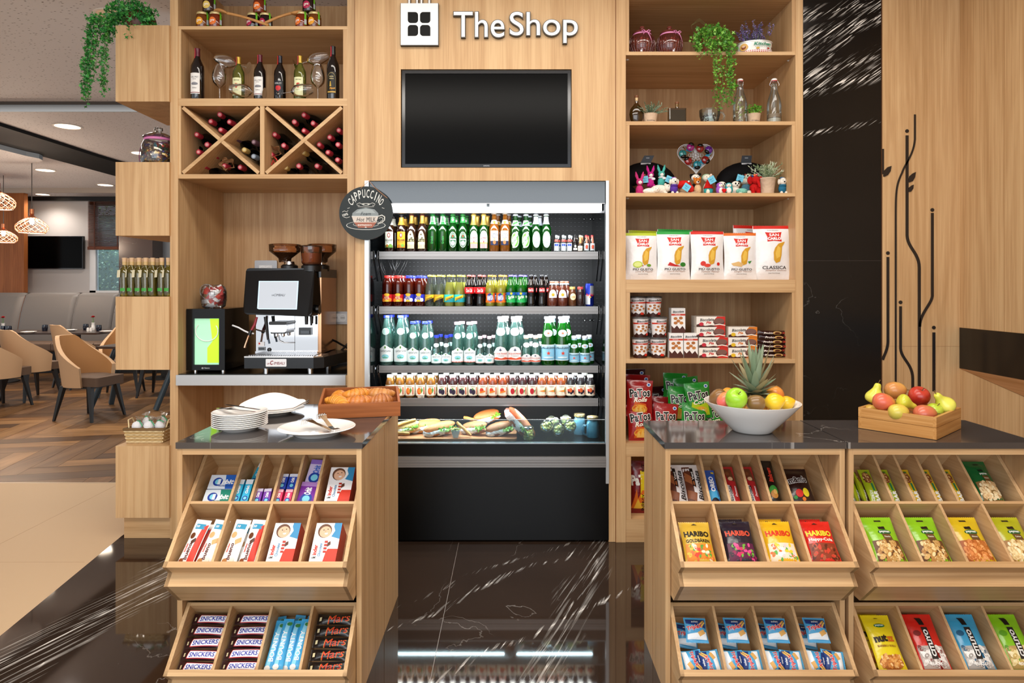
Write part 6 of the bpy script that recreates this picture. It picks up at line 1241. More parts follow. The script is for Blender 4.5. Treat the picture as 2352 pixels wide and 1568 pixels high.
for k in range(3):
 st.tube([(-.02 + .01 * k, -.02, .16), (-.08, -.03, .20 + .008 * k), (-.125, -.03, .175), (-.12, -.03, .15)], .0007, pm('#6a6a3a', .7), 4)
st.obj('stem', t)
t = thing('lavender_tin', 'white oval kitchen tin planted with purple lavender', 'tin', (PX(1733, 3.775), 3.775, Z1), (0, 0, -.1))
b = MB(); b.lathe([(0, 0), (.095, 0), (.095, .066)], CERAM, 36, sx=1, sy=.7, cap=False); b.lathe([(.095, .066), (.099, .067), (.099, .073), (.094, .075), (.09, .06)], pm('#d8d8d4', .3, .3), 36, sx=1, sy=.7, cap=False)
sf = lambda u, v, e: (math.sin((u - .5) * PI) * (.095 + e), -math.cos((u - .5) * PI) * (.0665 + e), .003 + .06 * v)
decal(b, sf, .26, .06, [('r', .04, .0, .96, .26, '#c8505a')] + [('r', .06 + .04 * k, .0, .078 + .04 * k, .26, '#f0dede') for k in range(22)] + [('r', .04, .1, .96, .15, '#f2e6e4'), ('e', .24, .6, .09, .34, '#e0b060'), ('e', .24, .56, .05, .2, '#8a4a2c'), ('e', .24, .66, .035, .1, '#e8c0a0'), ('t', 'Kitchen', .60, .80, .34, .30, '#2f8a6a', 0, .03, .2), ('t', 'mother s cooking', .62, .54, .34, .1, '#3f8a6a'), ('e', .5, .38, .03, .1, '#c8a03a'), ('e', .7, .38, .03, .08, '#a83a2a'), ('e', .8, .42, .02, .1, '#5a2a1a')])
b.obj('tin_body', t)
b = MB(); q = random.Random(8)
for k in range(46):
 a = q.random() * 6.28; r = .06 * math.sqrt(q.random()); lean = q.uniform(.2, .9); h = q.uniform(.05, .13) if abs(math.cos(a) * r) < .05 else q.uniform(.04, .09)
 p0 = Vector((r * math.cos(a) * 1.2, r * math.sin(a) * .6, .06)); p1 = p0 + Vector((math.cos(a) * h * lean * .6, math.sin(a) * h * lean * .3, h)); b.tube([p0, p1], .0009, pm('#5a6a3c', .7), 4)
 for j in range(22):
  c = p0.lerp(p1, .45 + .55 * j / 22) + Vector((q.uniform(-1, 1), q.uniform(-1, 1), 0)) * .006; s_ = .007; v = [Vector((q.uniform(-1, 1), q.uniform(-1, 1), q.uniform(-.3, 1))).normalized() * s_ for _ in range(3)]
  b.add([c, c + v[0], c + v[1], c + v[2]], [(0, 1, 2), (0, 2, 3)], pm(q.choice(['#6a5a9a', '#8a78b8', '#54467e', '#9c8cc8']), .6))
b.obj('lavender', t)
def pot_plant(name, label, px, Y, z, ph, pr, cols, n, rad, leafsize, shape, txt=None, pc='#c8ad92', seed=1, cz=None):
 t = thing(name, label, 'potted plant', (PX(px, Y), Y, z)); b = MB(); b.lathe([(0, 0), (pr * .76, 0), (pr * .98, ph * .94), (pr, ph * .95), (pr, ph), (pr * .93, ph), (pr * .9, ph * .85), (0, ph * .85)], pm(pc, .8, bump=.3), 22, cap=False)
 if txt: decal(b, cyl(lambda z_: pr * (.76 + .22 * z_ / ph), ph * .15, ph * .25, pr * 1.4), pr * 1.4, ph * .25, [('t', txt, .5, .5, .8, .6, '#4a4038')])
 b.obj('pot', t); b = MB(); cc = (0, 0, cz or ph + rad[2] * .75)
 if shape == 'sprig':
  q = random.Random(seed)
  for k in range(n):
   a = q.random() * 6.28; e = q.uniform(.15, 1.35); L_ = (rad[0] * math.cos(e) ** 1 + rad[2] * 1.6 * math.sin(e)) * q.uniform(.7, 1.1); d = Vector((math.cos(a) * math.cos(e), math.sin(a) * math.cos(e) * .7, math.sin(e)))
   p0 = Vector((d.x * pr * .4, d.y * pr * .4, ph)); p1 = p0 + d * L_ + Vector((0, 0, -.1 * L_)); m = pm(q.choice(cols), .5); b.tube([p0, p1], .0009, m, 4)
   for j in range(14):
    c = p0.lerp(p1, .25 + .75 * j / 14); aa = (d + Vector((q.uniform(-1, 1), q.uniform(-1, 1), q.uniform(-.6, 1))) * .8).normalized(); w = aa.cross(Vector((q.uniform(-1, 1), q.uniform(-1, 1), .3))).normalized(); one_leaf(b, c, aa, w, leafsize * q.uniform(.7, 1.2), m, 2)
 else: leafy(b, cc, rad, n, leafsize, cols, seed)
 b.obj('foliage', t); return t
pot_plant('potted_rosemary', 'small paper pot of grey green rosemary beside the oval bottle', 1493.5, 3.765, Z2, .058, .0425, ['#6a7f62', '#8a9c82', '#54684c'], 46, (.07, .05, .035), .014, 'sprig', 'Rosemary', seed=5)
pot_plant('potted_oregano', 'small paper pot of bright green oregano between two glass bottles', 1731, 3.765, Z2, .058, .040, ['#5f9a2c', '#7ab83c', '#467a22'], 230, (.052, .045, .032), .014, 4, 'Oregano', seed=6)
pot_plant('potted_shrub', 'tall paper pot with frosty pale green sprigs beside the felt toys', 1762, 3.80, Z3, .100, .048, ['#9cae86', '#b9c6a4', '#7a9068', '#d0d8bc'], 52, (.085, .05, .05), .017, 'sprig', None, '#cdb49a', 7)
def stopper(mb_t, z, r=.012):
 b = MB(); b.lathe([(r * .8, z), (r, z + .003), (r, z + .012), (r * .7, z + .014), (0, z + .014)], pm('#7a4a2a', .5), 14, cap=False); b.lathe([(r * .7, z - .018), (r * .75, z)], pm('#d8b88a', .8), 12, cap=False); b.obj('cork', mb_t)
t = thing('oil_bottle', 'oval bottle of amber oil with cork at the shelf end', 'bottle', (PX(1462, 3.755), 3.755, Z2)); b = MB()
b.lathe([(0, 0), (.022, 0), (.036, .025), (.042, .055), (.036, .085), (.018, .108), (.0095, .118), (.0095, .150)], glass('#6a4a14', .35, 1.2, .03, '#b88a3c'), 22, cap=False, sy=.6); b.obj('glass', t)
b = MB(); b.lathe([(0, .003), (.020, .003), (.034, .026), (.040, .055), (.034, .083), (.02, .098), (0, .098)], glass('#4a3008', .7, .6, .05, '#7a5a1c'), 20, cap=False, sy=.55)
for k in range(5): b.tube([(.02 * math.cos(a), -.012, .045 + .022 * math.sin(a)) for a in [k + j * .6 for j in range(9)]], .001, pm('#d8a83c', .5), 4)
b.obj('oil', t); stopper(t, .150)
t = thing('square_bottle', 'square glass bottle of dark oil with cork stopper', 'bottle', (PX(1555, 3.75), 3.75, Z2)); b = MB(); gq = glass('#c8b898', .08, 1.2, .02)
b.rbox(-.051, .051, -.018, .018, 0, .086, .008, gq); b.lathe([(.012, .086), (.0105, .09), (.0105, .112)], gq, 16, cap=False); b.obj('glass', t)
b = MB(); b.rbox(-.045, .045, -.013, .013, .004, .078, .006, glass('#6a6250', .6, .5, .15, '#8a8270')); b.obj('oil', t); stopper(t, .112)
t = thing('glass_mug', 'clear glass mug layered with coffee beans under the trailing plant', 'mug', (PX(1630, 3.765), 3.765, Z2)); b = MB()
b.lathe([(0, 0), (.036, 0), (.044, .004), (.058, .05), (.059, .082), (.0575, .082), (.056, .05), (.043, .008), (0, .006)], G_CLEAR, 26, cap=False); b.obj('glass', t)
b = MB(); b.lathe([(0, .007), (.040, .008), (.050, .034), (0, .036)], pm('#e6e2dc', .7), 20, cap=False); q = random.Random(4)
for k in range(110):
 a = q.random() * 6.28; z = q.uniform(.008, .06); r = .043 + (z - .008) * .23; r = r if z < .045 else r * math.sqrt(q.random()); b.ell((r * math.cos(a), r * math.sin(a), z if z < .045 else .045 + q.random() * .01), (.005, .0035, .0035), pm('#2a1610', .35), 6, 4)
o = b.obj('coffee_beans', t); o['kind'] = 'stuff'
b = MB(); b.tube([(.055, 0, .07), (.075, 0, .068), (.086, 0, .05), (.078, 0, .025), (.052, 0, .016)], .0055, G_CLEAR, 8); b.obj('handle', t)
def swing(h, clip, fill):
 def f():
  t = thing('swing_top_bottle', '', 'bottle'); b = MB(); r = .040; b.lathe([(0, 0), (r * .96, 0), (r, .006), (r, h * .42), (r * .85, h * .55), (r * .5, h * .72), (r * .38, h * .82), (r * .38, h * .90), (r * .46, h * .91), (r * .46, h * .93)], G_CLEAR, 22, cap=False); b.obj('glass', t)
  b = MB(); b.lathe([(r * .42, h * .935), (r * .44, h * .95)], pm('#c83a3a', .6), 14, cap=False); b.lathe([(r * .38, h * .95), (r * .42, h * .955), (r * .42, h * .985), (r * .3, h), (0, h)], CERAM, 14, cap=False); b.obj('stopper', t)
  b = MB()
  for s in (-1, 1): b.tube([(s * .004, -.004, h * .97), (s * .018, -.004, h * .95), (s * .025 * clip, -.004, h * .86), (s * .016, -.004, h * .82)], .0014, CHROME, 5)
  b.lathe([(r * .40, h * .82), (r * .42, h * .825), (r * .40, h * .83)], CHROME, 14, cap=False); b.obj('wire_clip', t)
  b = MB(); q = random.Random(int(h * 1000))
  if fill == 'herb':
   for k in range(40): a = q.random() * 6; rr = .018; p = Vector((rr * math.cos(a), rr * math.sin(a) * .6, q.uniform(.03, .17))); one_leaf(b, p, Vector((q.uniform(-1, 1), 0, q.uniform(-1, 1))).normalized(), Vector((0, 0, 1)), .018, pm(q.choice(['#c8c85a', '#9ab84a', '#e0dc9a']), .5), 2)
  else:
   b.lathe([(0, .004), (r * .93, .004), (r * .93, .03), (0, .032)], pm('#d8c8b4', .7), 18, cap=False, smooth=False); b.lathe([(0, .033), (r * .93, .033), (r * .93, .055), (0, .062)], pm('#a88a70', .7), 18, cap=False)
  o = b.obj('filling', t); o['kind'] = 'stuff'; return t
 return f
place('sw1', swing(.262, .7, 'herb'), (PX(1700, 3.765), 3.765, Z2), (0, 0, .3), 'clear swing top bottle with herbs left of the oregano pot'); place('sw2', swing(.262, 1.15, 'salt'), (PX(1778, 3.76), 3.76, Z2), (0, 0, 0), 'clear swing top bottle with layered salt at the right end')
fm = lambda c: pm(c, .95, 0, .1, bump=.5, bscale=120)
def toy(name, label, px, Y, parts, rz=0, z=None):
 """parts: (part name, colour, [('e', x,y,z, rx,ry,rz) | ('c', pts, radii)])   metres, front is -Y"""
 t = thing(name, label, 'felt toy', (PX(px, Y), Y, Z3 if z is None else z), (0, 0, rz), 'small felt animals on the toy shelf')
 for nm, col, prims in parts:
  b = MB()
  for p in prims:
   if p[0] == 'e': b.ell(p[1:4], p[4:7], fm(col), 14, 9)
   elif p[0] == 'c': b.tube(p[1], p[2], fm(col), 9)
   elif p[0] == 'h': b.lathe([(p[5], 0), (p[5] * .55, p[6] * .5), (.002, p[6])], fm(col), 16, (p[1], p[2], p[3]))
  b.obj(nm, t)
 return t
def eyes(x, y, z, d=.009, r=.0022): return ('eyes', '#101010', [('e', x - d, y, z, r, r, r), ('e', x + d, y, z, r, r, r)])
def rabbit(lab, px, Y, col, z, scarf=None, s=1.0, face='#f0e6e0'):
 P_ = [('body', col, [('e', 0, 0, .030 * s, .023 * s, .02 * s, .032 * s)]), ('head', col, [('e', 0, -.004, .078 * s, .021 * s, .019 * s, .021 * s)]), ('muzzle', face, [('e', 0, -.018 * s, .074 * s, .012 * s, .008 * s, .011 * s)]),
    ('ear', col, [('c', [(-.010 * s, 0, .092 * s), (-.018 * s, 0, .115 * s), (-.022 * s, 0, .138 * s)], [.007 * s, .009 * s, .002])]), ('ear', col, [('c', [(.010 * s, 0, .092 * s), (.018 * s, 0, .115 * s), (.022 * s, 0, .138 * s)], [.007 * s, .009 * s, .002])]), eyes(0, -.022 * s, .082 * s, .007)]
 for sx in (-1, 1): P_.append(('paw', col, [('e', sx * .018 * s, -.012 * s, .010, .009 * s, .016 * s, .010 * s)]))
 if scarf: P_.append(('scarf', scarf, [('e', 0, -.004, .058 * s, .021 * s, .019 * s, .006), ('e', .014, -.016, .052 * s, .012, .004, .008)]))
 return toy('felt_rabbit', lab, px, Y, P_, 0, z)
rabbit('pink felt rabbit with long ears sitting at the left', 1469, 3.80, '#c83a7a', Z3, None, 1.0); rabbit('magenta felt rabbit with white bow raised behind the white toys', 1494, 3.88, '#c02a86', Z3 + .058, '#e8e0ea', .95); rabbit('teal felt rabbit with white bow beside the magenta one', 1519, 3.88, '#4fb0a4', Z3 + .062, '#e8eaea', .95)
def dog(lab, px, Y, cloth, hat, ear='#ece4d4', z=Z3):
 P_ = [('body', cloth, [('e', 0, 0, .036, .023, .02, .028)]), ('head', '#efe8dc', [('e', 0, -.006, .078, .021, .020, .022)]), ('nose', '#161616', [('e', 0, -.026, .074, .005, .004, .004)]), eyes(0, -.023, .083, .008),
    ('ear', ear, [('e', -.022, -.002, .076, .007, .008, .016)]), ('ear', ear, [('e', .022, -.002, .076, .007, .008, .016)]), ('hat', hat, [('e', 0, 0, .096, .015, .013, .008)]), ('scarf', cloth, [('e', 0, -.004, .054, .022, .02, .008)])]
 for sx in (-1, 1): P_.append(('paw', '#efe8dc', [('e', sx * .014, -.016, .010, .008, .012, .010)]))
 return toy('felt_dog', lab, px, Y, P_, .1, z)
dog('white felt dog in purple scarf beside the red mushroom', 1548, 3.78, '#5a3a9a', '#9a5ac0'); dog('white felt dog in blue scarf and hat at the right end', 1797, 3.78, '#2a6a8a', '#3a6a9a')
toy('felt_bear', 'white felt polar bear lying down in front of the magenta rabbit', 1515, 3.82, [('body', '#ece4d6', [('e', 0, 0, .035, .055, .028, .030)]), ('head', '#ece4d6', [('e', .045, -.014, .045, .024, .022, .022)]), ('nose', '#c86a4a', [('e', .066, -.026, .040, .009, .008, .008)]), eyes(.050, -.034, .052, .007), ('ear', '#e0cfc0', [('e', .032, -.008, .066, .008, .005, .008)]), ('ear', '#b07a6a', [('e', .058, -.004, .064, .008, .005, .008)]), ('paw', '#ece4d6', [('e', .03, -.02, .012, .012, .016, .012)]), ('paw', '#ece4d6', [('e', -.03, -.02, .012, .012, .016, .012)])])
toy('felt_cat', 'small cream felt cat curled at the front left of the shelf', 1498, 3.75, [('body', '#efe9dc', [('e', -.01, 0, .018, .045, .02, .018)]), ('head', '#efe9dc', [('e', .022, -.012, .024, .020, .016, .017)]), ('nose', '#c86a5a', [('e', .024, -.028, .022, .003, .002, .002)]), eyes(.022, -.027, .028, .007, .0018), ('ear', '#efe9dc', [('e', .010, -.008, .040, .006, .004, .008)]), ('ear', '#efe9dc', [('e', .034, -.008, .040, .006, .004, .008)])])
toy('felt_mushroom', 'red felt mushroom cap with a white spot behind the blue tag', 1570, 3.84, [('stem', '#b89878', [('e', 0, 0, .035, .026, .022, .034)]), ('cap', '#cc2420', [('e', 0, 0, .072, .046, .03, .022), ('e', -.025, -.01, .062, .025, .02, .018)]), ('spot', '#f4e8e4', [('e', .024, -.024, .084, .006, .003, .005)])])
toy('felt_snail', 'tan felt snail with red spiral shell under the blue tag', 1580, 3.77, [('body', '#b89a7c', [('c', [(-.05, 0, .008), (-.02, 0, .010), (.02, 0, .010), (.055, 0, .012)], [.006, .010, .010, .006])]), ('shell', '#cc2a26', [('e', .010, 0, .034, .026, .016, .026)]), ('spiral', '#8a1a1a', [('c', [(.010 + .004 * a * math.cos(a), -.016, .034 + .004 * a * math.sin(a)) for a in [k * .5 for k in range(11)]], [.0015] * 11)])])
toy('felt_bear', 'orange felt bear standing in front of the black and white dog', 1601, 3.82, [('body', '#d8b48a', [('e', .004, 0, .034, .022, .02, .036)]), ('head', '#c8742c', [('e', 0, -.004, .085, .022, .019, .020)]), ('muzzle', '#efe4d2', [('e', 0, -.018, .078, .010, .008, .009)]), ('nose', '#161616', [('e', 0, -.027, .080, .005, .003, .004)]), eyes(0, -.022, .091, .009), ('ear', '#c8742c', [('e', -.017, 0, .103, .007, .005, .007)]), ('ear', '#c8742c', [('e', .017, 0, .103, .007, .005, .007)])])
toy('felt_dog', 'black and white felt dog peeking above the orange bear', 1597, 3.90, [('body', '#1c1a1a', [('e', 0, 0, .045, .026, .022, .045)]), ('head', '#efe8dc', [('e', 0, -.004, .118, .026, .022, .022)]), ('hood', '#181616', [('e', 0, .008, .126, .030, .022, .020)]), ('ear', '#181616', [('e', .026, 0, .140, .010, .006, .009)]), ('ear', '#181616', [('e', -.024, 0, .134, .010, .006, .009)]), ('nose', '#161616', [('e', 0, -.026, .114, .005, .004, .004)]), eyes(0, -.024, .124, .009)])
toy('felt_gnome', 'felt gnome with tall pointed red hat and teal body', 1627, 3.79, [('body', '#3aa0a0', [('e', 0, 0, .026, .027, .022, .028)]), ('belly', '#ede4d2', [('e', -.006, -.012, .020, .012, .012, .018)]), ('hat', '#c2201c', [('h', 0, 0, .040, 0, .028, .062), ('e', 0, 0, .042, .028, .024, .008)])])
toy('felt_bear', 'pale felt bear in a green trimmed hood behind the gnome', 1624, 3.90, [('body', '#e6e0cc', [('e', 0, 0, .045, .026, .022, .045)]), ('head', '#eee6d4', [('e', 0, -.004, .116, .026, .022, .022)]), ('hood', '#a8c8a8', [('e', 0, .008, .120, .030, .020, .024)]), ('nose', '#161616', [('e', 0, -.026, .112, .005, .004, .004)]), eyes(0, -.024, .122, .009), ('ear', '#e0c8b8', [('e', .024, 0, .136, .008, .005, .008)])])
for px, c, l, rz in ((1653, '#9a5ab8', 'purple felt penguin hugging a red heart', .3), (1674, '#3aa0a8', 'teal felt penguin hugging the red heart', -.3)):
 toy('felt_penguin', l, px, 3.77, [('body', c, [('e', 0, 0, .030, .023, .02, .030), ('e', 0, .002, .054, .020, .018, .016)]), ('face', '#f0e8e2', [('e', 0, -.013, .052, .014, .008, .011)]), ('belly', '#f0e8e2', [('e', 0, -.013, .024, .015, .010, .020)]), ('beak', '#e0a03a', [('e', 0, -.022, .048, .003, .004, .002)]), eyes(0, -.020, .055, .006, .0018)], rz)
toy('felt_heart', 'small red felt heart held between the two penguins', 1663.5, 3.742, [('heart', '#c81e22', [('e', -.006, 0, .024, .008, .005, .008), ('e', .006, 0, .024, .008, .005, .008), ('e', 0, 0, .016, .009, .005, .009)])])
def panda(lab, px, Y, z): toy('felt_panda', lab, px, Y, [('body', '#ece6da', [('e', 0, 0, .030, .026, .022, .030)]), ('head', '#f0eade', [('e', 0, -.005, .066, .026, .022, .021)]), ('ear', '#141414', [('e', -.022, 0, .082, .010, .006, .009)]), ('ear', '#141414', [('e', .024, 0, .084, .010, .006, .009)]), ('eye_patch', '#141414', [('e', -.009, -.024, .070, .005, .004, .006)]), ('eye_patch', '#141414', [('e', .009, -.024, .070, .005, .004, .006)]), ('nose', '#141414', [('e', 0, -.028, .060, .005, .003, .003)])], .1, z)
panda('felt panda behind the teal penguin', 1689, 3.85, Z3 + .004); panda('felt panda peeking behind the purple penguin', 1657, 3.88, Z3 + .006)
toy('felt_turtle', 'pale teal felt turtle facing right', 1706, 3.77, [('shell', '#7fbfae', [('e', -.006, 0, .020, .034, .022, .018)]), ('head', '#ece4d2', [('e', .034, -.006, .014, .013, .011, .011)]), eyes(.038, -.016, .017, .003, .0016), ('flipper', '#ece4d2', [('e', -.02, -.018, .006, .012, .008, .005)]), ('stitches', '#4a7a70', [('c', [(-.036 + .010 * k, -.019, .018 + .006 * (k % 2)) for k in range(8)], [.0008] * 8)])])
toy('felt_seal', 'pale grey felt seal lying above the panda', 1713, 3.92, [('body', '#d8d4c4', [('e', 0, 0, .100, .038, .024, .020)]), ('head', '#c4c6b4', [('e', .012, -.010, .124, .024, .020, .020)]), ('eye_patch', '#2a2a2a', [('e', .002, -.029, .130, .005, .003, .005)]), ('eye_patch', '#2a2a2a', [('e', .022, -.027, .130, .005, .003, .005)]), ('nose', '#c85a5a', [('e', .014, -.031, .118, .003, .003, .003)]), ('base', '#5a8aa0', [('e', 0, .0, .045, .030, .02, .045)])])
toy('felt_elephant', 'red felt elephant with big ears beside the potted shrub', 1735, 3.80, [('body', '#b81c1c', [('e', 0, .01, .045, .030, .026, .030)]), ('head', '#b81c1c', [('e', 0, -.008, .088, .024, .020, .024)]), ('ear', '#a81818', [('e', -.030, 0, .088, .018, .006, .024)]), ('ear', '#a81818', [('e', .030, 0, .088, .018, .006, .024)]), ('trunk', '#b81c1c', [('c', [(.004, -.024, .082), (.008, -.034, .062), (.010, -.038, .042)], [.009, .008, .006])]), ('leg', '#b81c1c', [('c', [(-.016, -.004, .045), (-.016, -.006, .008)], [.013, .012])]), ('leg', '#b81c1c', [('c', [(.016, -.004, .045), (.016, -.006, .008)], [.013, .012])]), ('pompom', '#e87a4a', [('e', -.006, -.004, .116, .008, .008, .008)]), ('pompom', '#3a4a9a', [('e', -.018, -.004, .112, .006, .006, .006)]), ('pompom', '#e06a7a', [('e', .006, -.004, .120, .006, .006, .006)])])
for i, (px, py, Y, rz, l) in enumerate(((1577, 430, 3.735, .6, 'in front of the red snail'), (1635, 413, 3.745, -.5, 'on the red gnome hat'), (1481, 412, 3.86, -.1, 'left of the magenta rabbit'), (1537, 412, 3.84, .4, 'behind the purple scarf dog'), (1700, 409, 3.86, .3, 'above the panda'))):
 b = MB(); b.box(-.020, .020, -.0008, .0008, -.020, .020, pm('#6ac0dc', .6)); decal(b, lambda u, v, e: (-.02 + .04 * u, -.0008 - e, -.02 + .04 * v), .04, .04, [('t', 'FELT', .5, .62, .6, .16, '#2a6a8a', 0, .02), ('r', .25, .35, .75, .39, '#3a7a9a'), ('r', .3, .24, .7, .28, '#3a7a9a')], .0002, .0001)
 o = b.obj('paper_tag', None, P(px, py, Y), (0, rz, 0)); tag(o, 'small square light blue paper tag ' + l, 'paper tag')
def pillow(label, px, Y, tagpx, lean):
 t = thing('neck_pillow', label, 'travel pillow', (PX(px, Y), Y, Z3)); b = MB(); bm_ = pm('#0d0b0d', .8, 0, .2, bump=.4, bscale=30)
 pts = [(.125 * math.cos(a) * 1.05, 0, .095 + .075 * math.sin(a)) for a in [math.radians(k) for k in range(-50, 231, 14)]]; b.tube(pts, [.035 + .032 * math.sin(PI * k / (len(pts) - 1)) for k in range(len(pts))], bm_, 14); b.obj('cushion', t)
 tx = PX(tagpx, Y) - PX(px, Y); b = MB()
 b.surf(lambda u, v: (tx - .032 + .064 * u, -.064 - .012 * math.sin(PI * v * .8) + .03 * v, .10 + .125 * v), 2, 8, pm('#1b2028', .5)); b.surf(lambda u, v: (tx + .032 - .064 * u, -.062 - .012 * math.sin(PI * v * .8) + .03 * v, .10 + .125 * v), 2, 8, pm('#1b2028', .5))
 decal(b, lambda u, v, e: (tx - .032 + .064 * u, -.064 - .012 * math.sin(PI * v * .8) + .03 * v - e, .10 + .125 * v), .064, .125, [('r', .03, .74, .97, .99, '#d6d8dc'), ('r', .02, 0, .06, .75, '#d6d8dc'), ('r', .94, 0, .98, .75, '#d6d8dc'), ('r', .2, .52, .4, .66, '#e8eaee'), ('r', .6, .55, .8, .64, '#8a3a2a'), ('r', .2, .3, .4, .44, '#b84a2a'), ('r', .6, .3, .8, .44, '#e0c8a0'), ('r', .15, .9, .85, .92, '#6a6e78'), ('r', .15, .84, .85, .86, '#6a6e78')])
 b.obj('wrap_label', t)
 b = MB(); b.add([(tx - .032, -.034, .224), (tx + .032, -.034, .224), (tx + .034 + lean, -.04, .270), (tx - .026 + lean, -.04, .270)], [(0, 1, 2, 3)], pm('#232a34', .5)); b.add([(tx - .032, -.032, .224), (tx + .032, -.032, .224), (tx + .034 + lean, -.038, .270), (tx - .026 + lean, -.038, .270)], [(3, 2, 1, 0)], pm('#232a34', .5)); b.add([(tx - .010 + lean * .7, -.0405, .252), (tx + .010 + lean * .7, -.0405, .252), (tx + .010 + lean * .7, -.0408, .258), (tx - .010 + lean * .7, -.0408, .258)], [(0, 1, 2, 3)], pm('#8a9098', .5)); b.obj('hang_tab', t)
 return t
pillow('black neck pillow with hanging tab behind the rabbits', 1484, 4.03, 1480, .018); pillow('black neck pillow with hanging tab behind the seal and elephant', 1712, 4.03, 1709, 0)
t = thing('heart_tray', 'white filigree metal heart leaning on the back panel', 'tray', (PX(1598, 4.0), 4.0, PZ(360, 4.0)), (-.08, 0, 0)); wm = pm('#eceef0', .4)
hp = [(.0062 * 16 * math.sin(a) ** 3 * 1.12, 0, .0062 * (13 * math.cos(a) - 5 * math.cos(2 * a) - 2 * math.cos(3 * a) - math.cos(4 * a)) * 1.05) for a in [2 * PI * k / 48 for k in range(48)]]
b = MB(); b.tube(hp, .0028, wm, 6, closed=True); b.tube([(x * .93, 0, z * .93) for x, _, z in hp], .0014, wm, 5, closed=True); b.obj('rim', t)
b = MB(); q = random.Random(4)
for k in range(0, 48, 2):
 x, _, z = hp[k]; c = Vector((x * .82, 0, z * .82)); b.tube([c + Vector((.010 * math.cos(a) * (1 - a / 14), 0, .010 * math.sin(a) * (1 - a / 14))) for a in [j * .8 for j in range(12)]], .0013, wm, 4)
for k in range(6):
 a0 = k * PI / 3
 for rr in (.012, .024, .036): b.tube([(rr * math.cos(a0) + .010 * math.cos(a), 0, .01 + rr * math.sin(a0) + .010 * math.sin(a)) for a in [j * .9 for j in range(8)]], .0012, wm, 4)
b.obj('filigree', t)
b = MB(); b.add([(.02, .004, -.08), (.095, .004, .02), (.095, .004, .045), (-.02, .004, -.07)], [(0, 1, 2, 3)], pm('#3ab4dc', .6)); b.add([(-.06, .004, .04), (-.03, .004, .085), (-.01, .004, .05), (-.03, .004, .03)], [(0, 1, 2, 3)], pm('#3ab4dc', .6)); b.obj('blue_ribbon', t)
for i, (px, py, c, a, l) in enumerate(((1586, 338, '#b0288a', .3, 'magenta'), (1608, 341, '#9a1a1a', .1, 'dark red, top middle'), (1628, 344, '#6a2a9a', -2.4, 'violet'), (1568, 353, '#2a8a8a', 2.9, 'teal, left'), (1581, 370, '#9a1a1a', -.6, 'dark red, lower left'), (1601, 378, '#1f8a9a', 3.1, 'turquoise, lowest'), (1620, 367, '#8a1616', 2.2, 'dark red, lower right'))):
 tt = thing('ladybird_ornament', f'glossy {l} ladybird ornament on the white heart', 'ornament', tuple(P(px, py, 3.97)), (0, a, 0), 'ladybird ornaments on the heart')
 b = MB(); b.ell((0, 0, 0), (.0235, .013, .0235), pm(c, .1, 0, .6, 0, .6), 18, 10); b.tube([(0, -.013, .018), (0, -.0145, 0), (0, -.012, -.02)], .0010, DARK, 4); b.obj('wings', tt)
 b = MB(); b.ell((0, -.002, .017), (.018, .013, .012), pm('#0a0a0a', .15), 14, 8); b.obj('head', tt)
def crisps(key, top, deco, name2, sub):
 K[key] = lambda: pbag('crisp_bag', .196, .278, .07, '#eceaea', [('r', .01, .945, .99, 1, top), ('p', [(.33, .70), (.50, .715), (.72, .70), (.69, .80), (.73, .88), (.5, .865), (.29, .88), (.34, .79)], '#cf2418'), ('t', 'SAN', .52, .825, .26, .055, '#ffffff', 0, .05), ('t', 'CARLO', .52, .755, .36, .055, '#ffffff', 0, .05), ('t', 'GRUPPO SAN CARLO', .5, .915, .3, .012, '#777'),
  ('p', [(.62, .66), (.80, .70), (.79, .67), (.72, .60), (.70, .44), (.66, .33), (.55, .30), (.49, .36), (.48, .50), (.52, .58)], '#cf9a2c'), ('p', [(.60, .62), (.68, .58), (.66, .42), (.56, .38), (.53, .48)], '#e2b84e')] + deco + [('t', name2, .52, .22, .64, .06, '#3a2f2a', 0, .012), ('t', sub, .56, .165, .56, .035, '#8a5a3a', 0, 0, .3), ('t', 'PATATINE', .52, .115, .3, .014, '#777')], .045, 'crisps', top=top, wob=.004, seed=len(K))
crisps('cr_lime', '#b4c41e', [('e', .34, .32, .15, .07, '#b4cc3a'), ('e', .34, .32, .12, .05, '#dbe68a'), ('e', .70, .30, .07, .03, '#6a9a2a'), ('e', .5, .29, .02, .012, '#b02a20')], 'PIÙ GUSTO', 'Lime & Pepper'); crisps('cr_chili', '#1f9a3a', [('p', [(.28, .29), (.34, .36), (.5, .31), (.72, .27), (.5, .27)], '#c0201a'), ('e', .76, .31, .09, .045, '#2f7a2a')], 'PIÙ GUSTO', 'Lime & Chili Pepper'); crisps('cr_tom', '#d0281c', [('e', .32, .33, .08, .05, '#cf2a1c'), ('e', .45, .29, .1, .035, '#d8402c'), ('e', .80, .32, .05, .035, '#cf2a1c')], 'PIÙ GUSTO', 'Tomato Flavour')
crisps('cr_ging', '#d86a1e', [('p', [(.18, .34), (.4, .38), (.56, .33), (.5, .27), (.25, .29)], '#d8b070'), ('p', [(.70, .38), (.84, .40), (.76, .33)], '#3f8a3a')], 'PIÙ GUSTO', 'Ginger Flavour'); crisps('cr_cla', '#cf2418', [], 'CLASSICA', 'Semplice Gustosa')
def put(key, builder, px, Y, z, label, group=None, rx=0, ry=0, rz=0, scale=1): return place(key, builder, (PX(px, Y), Y, z), (rx, ry, rz), label, group, scale)
GC = 'crisp bags on the shelf'
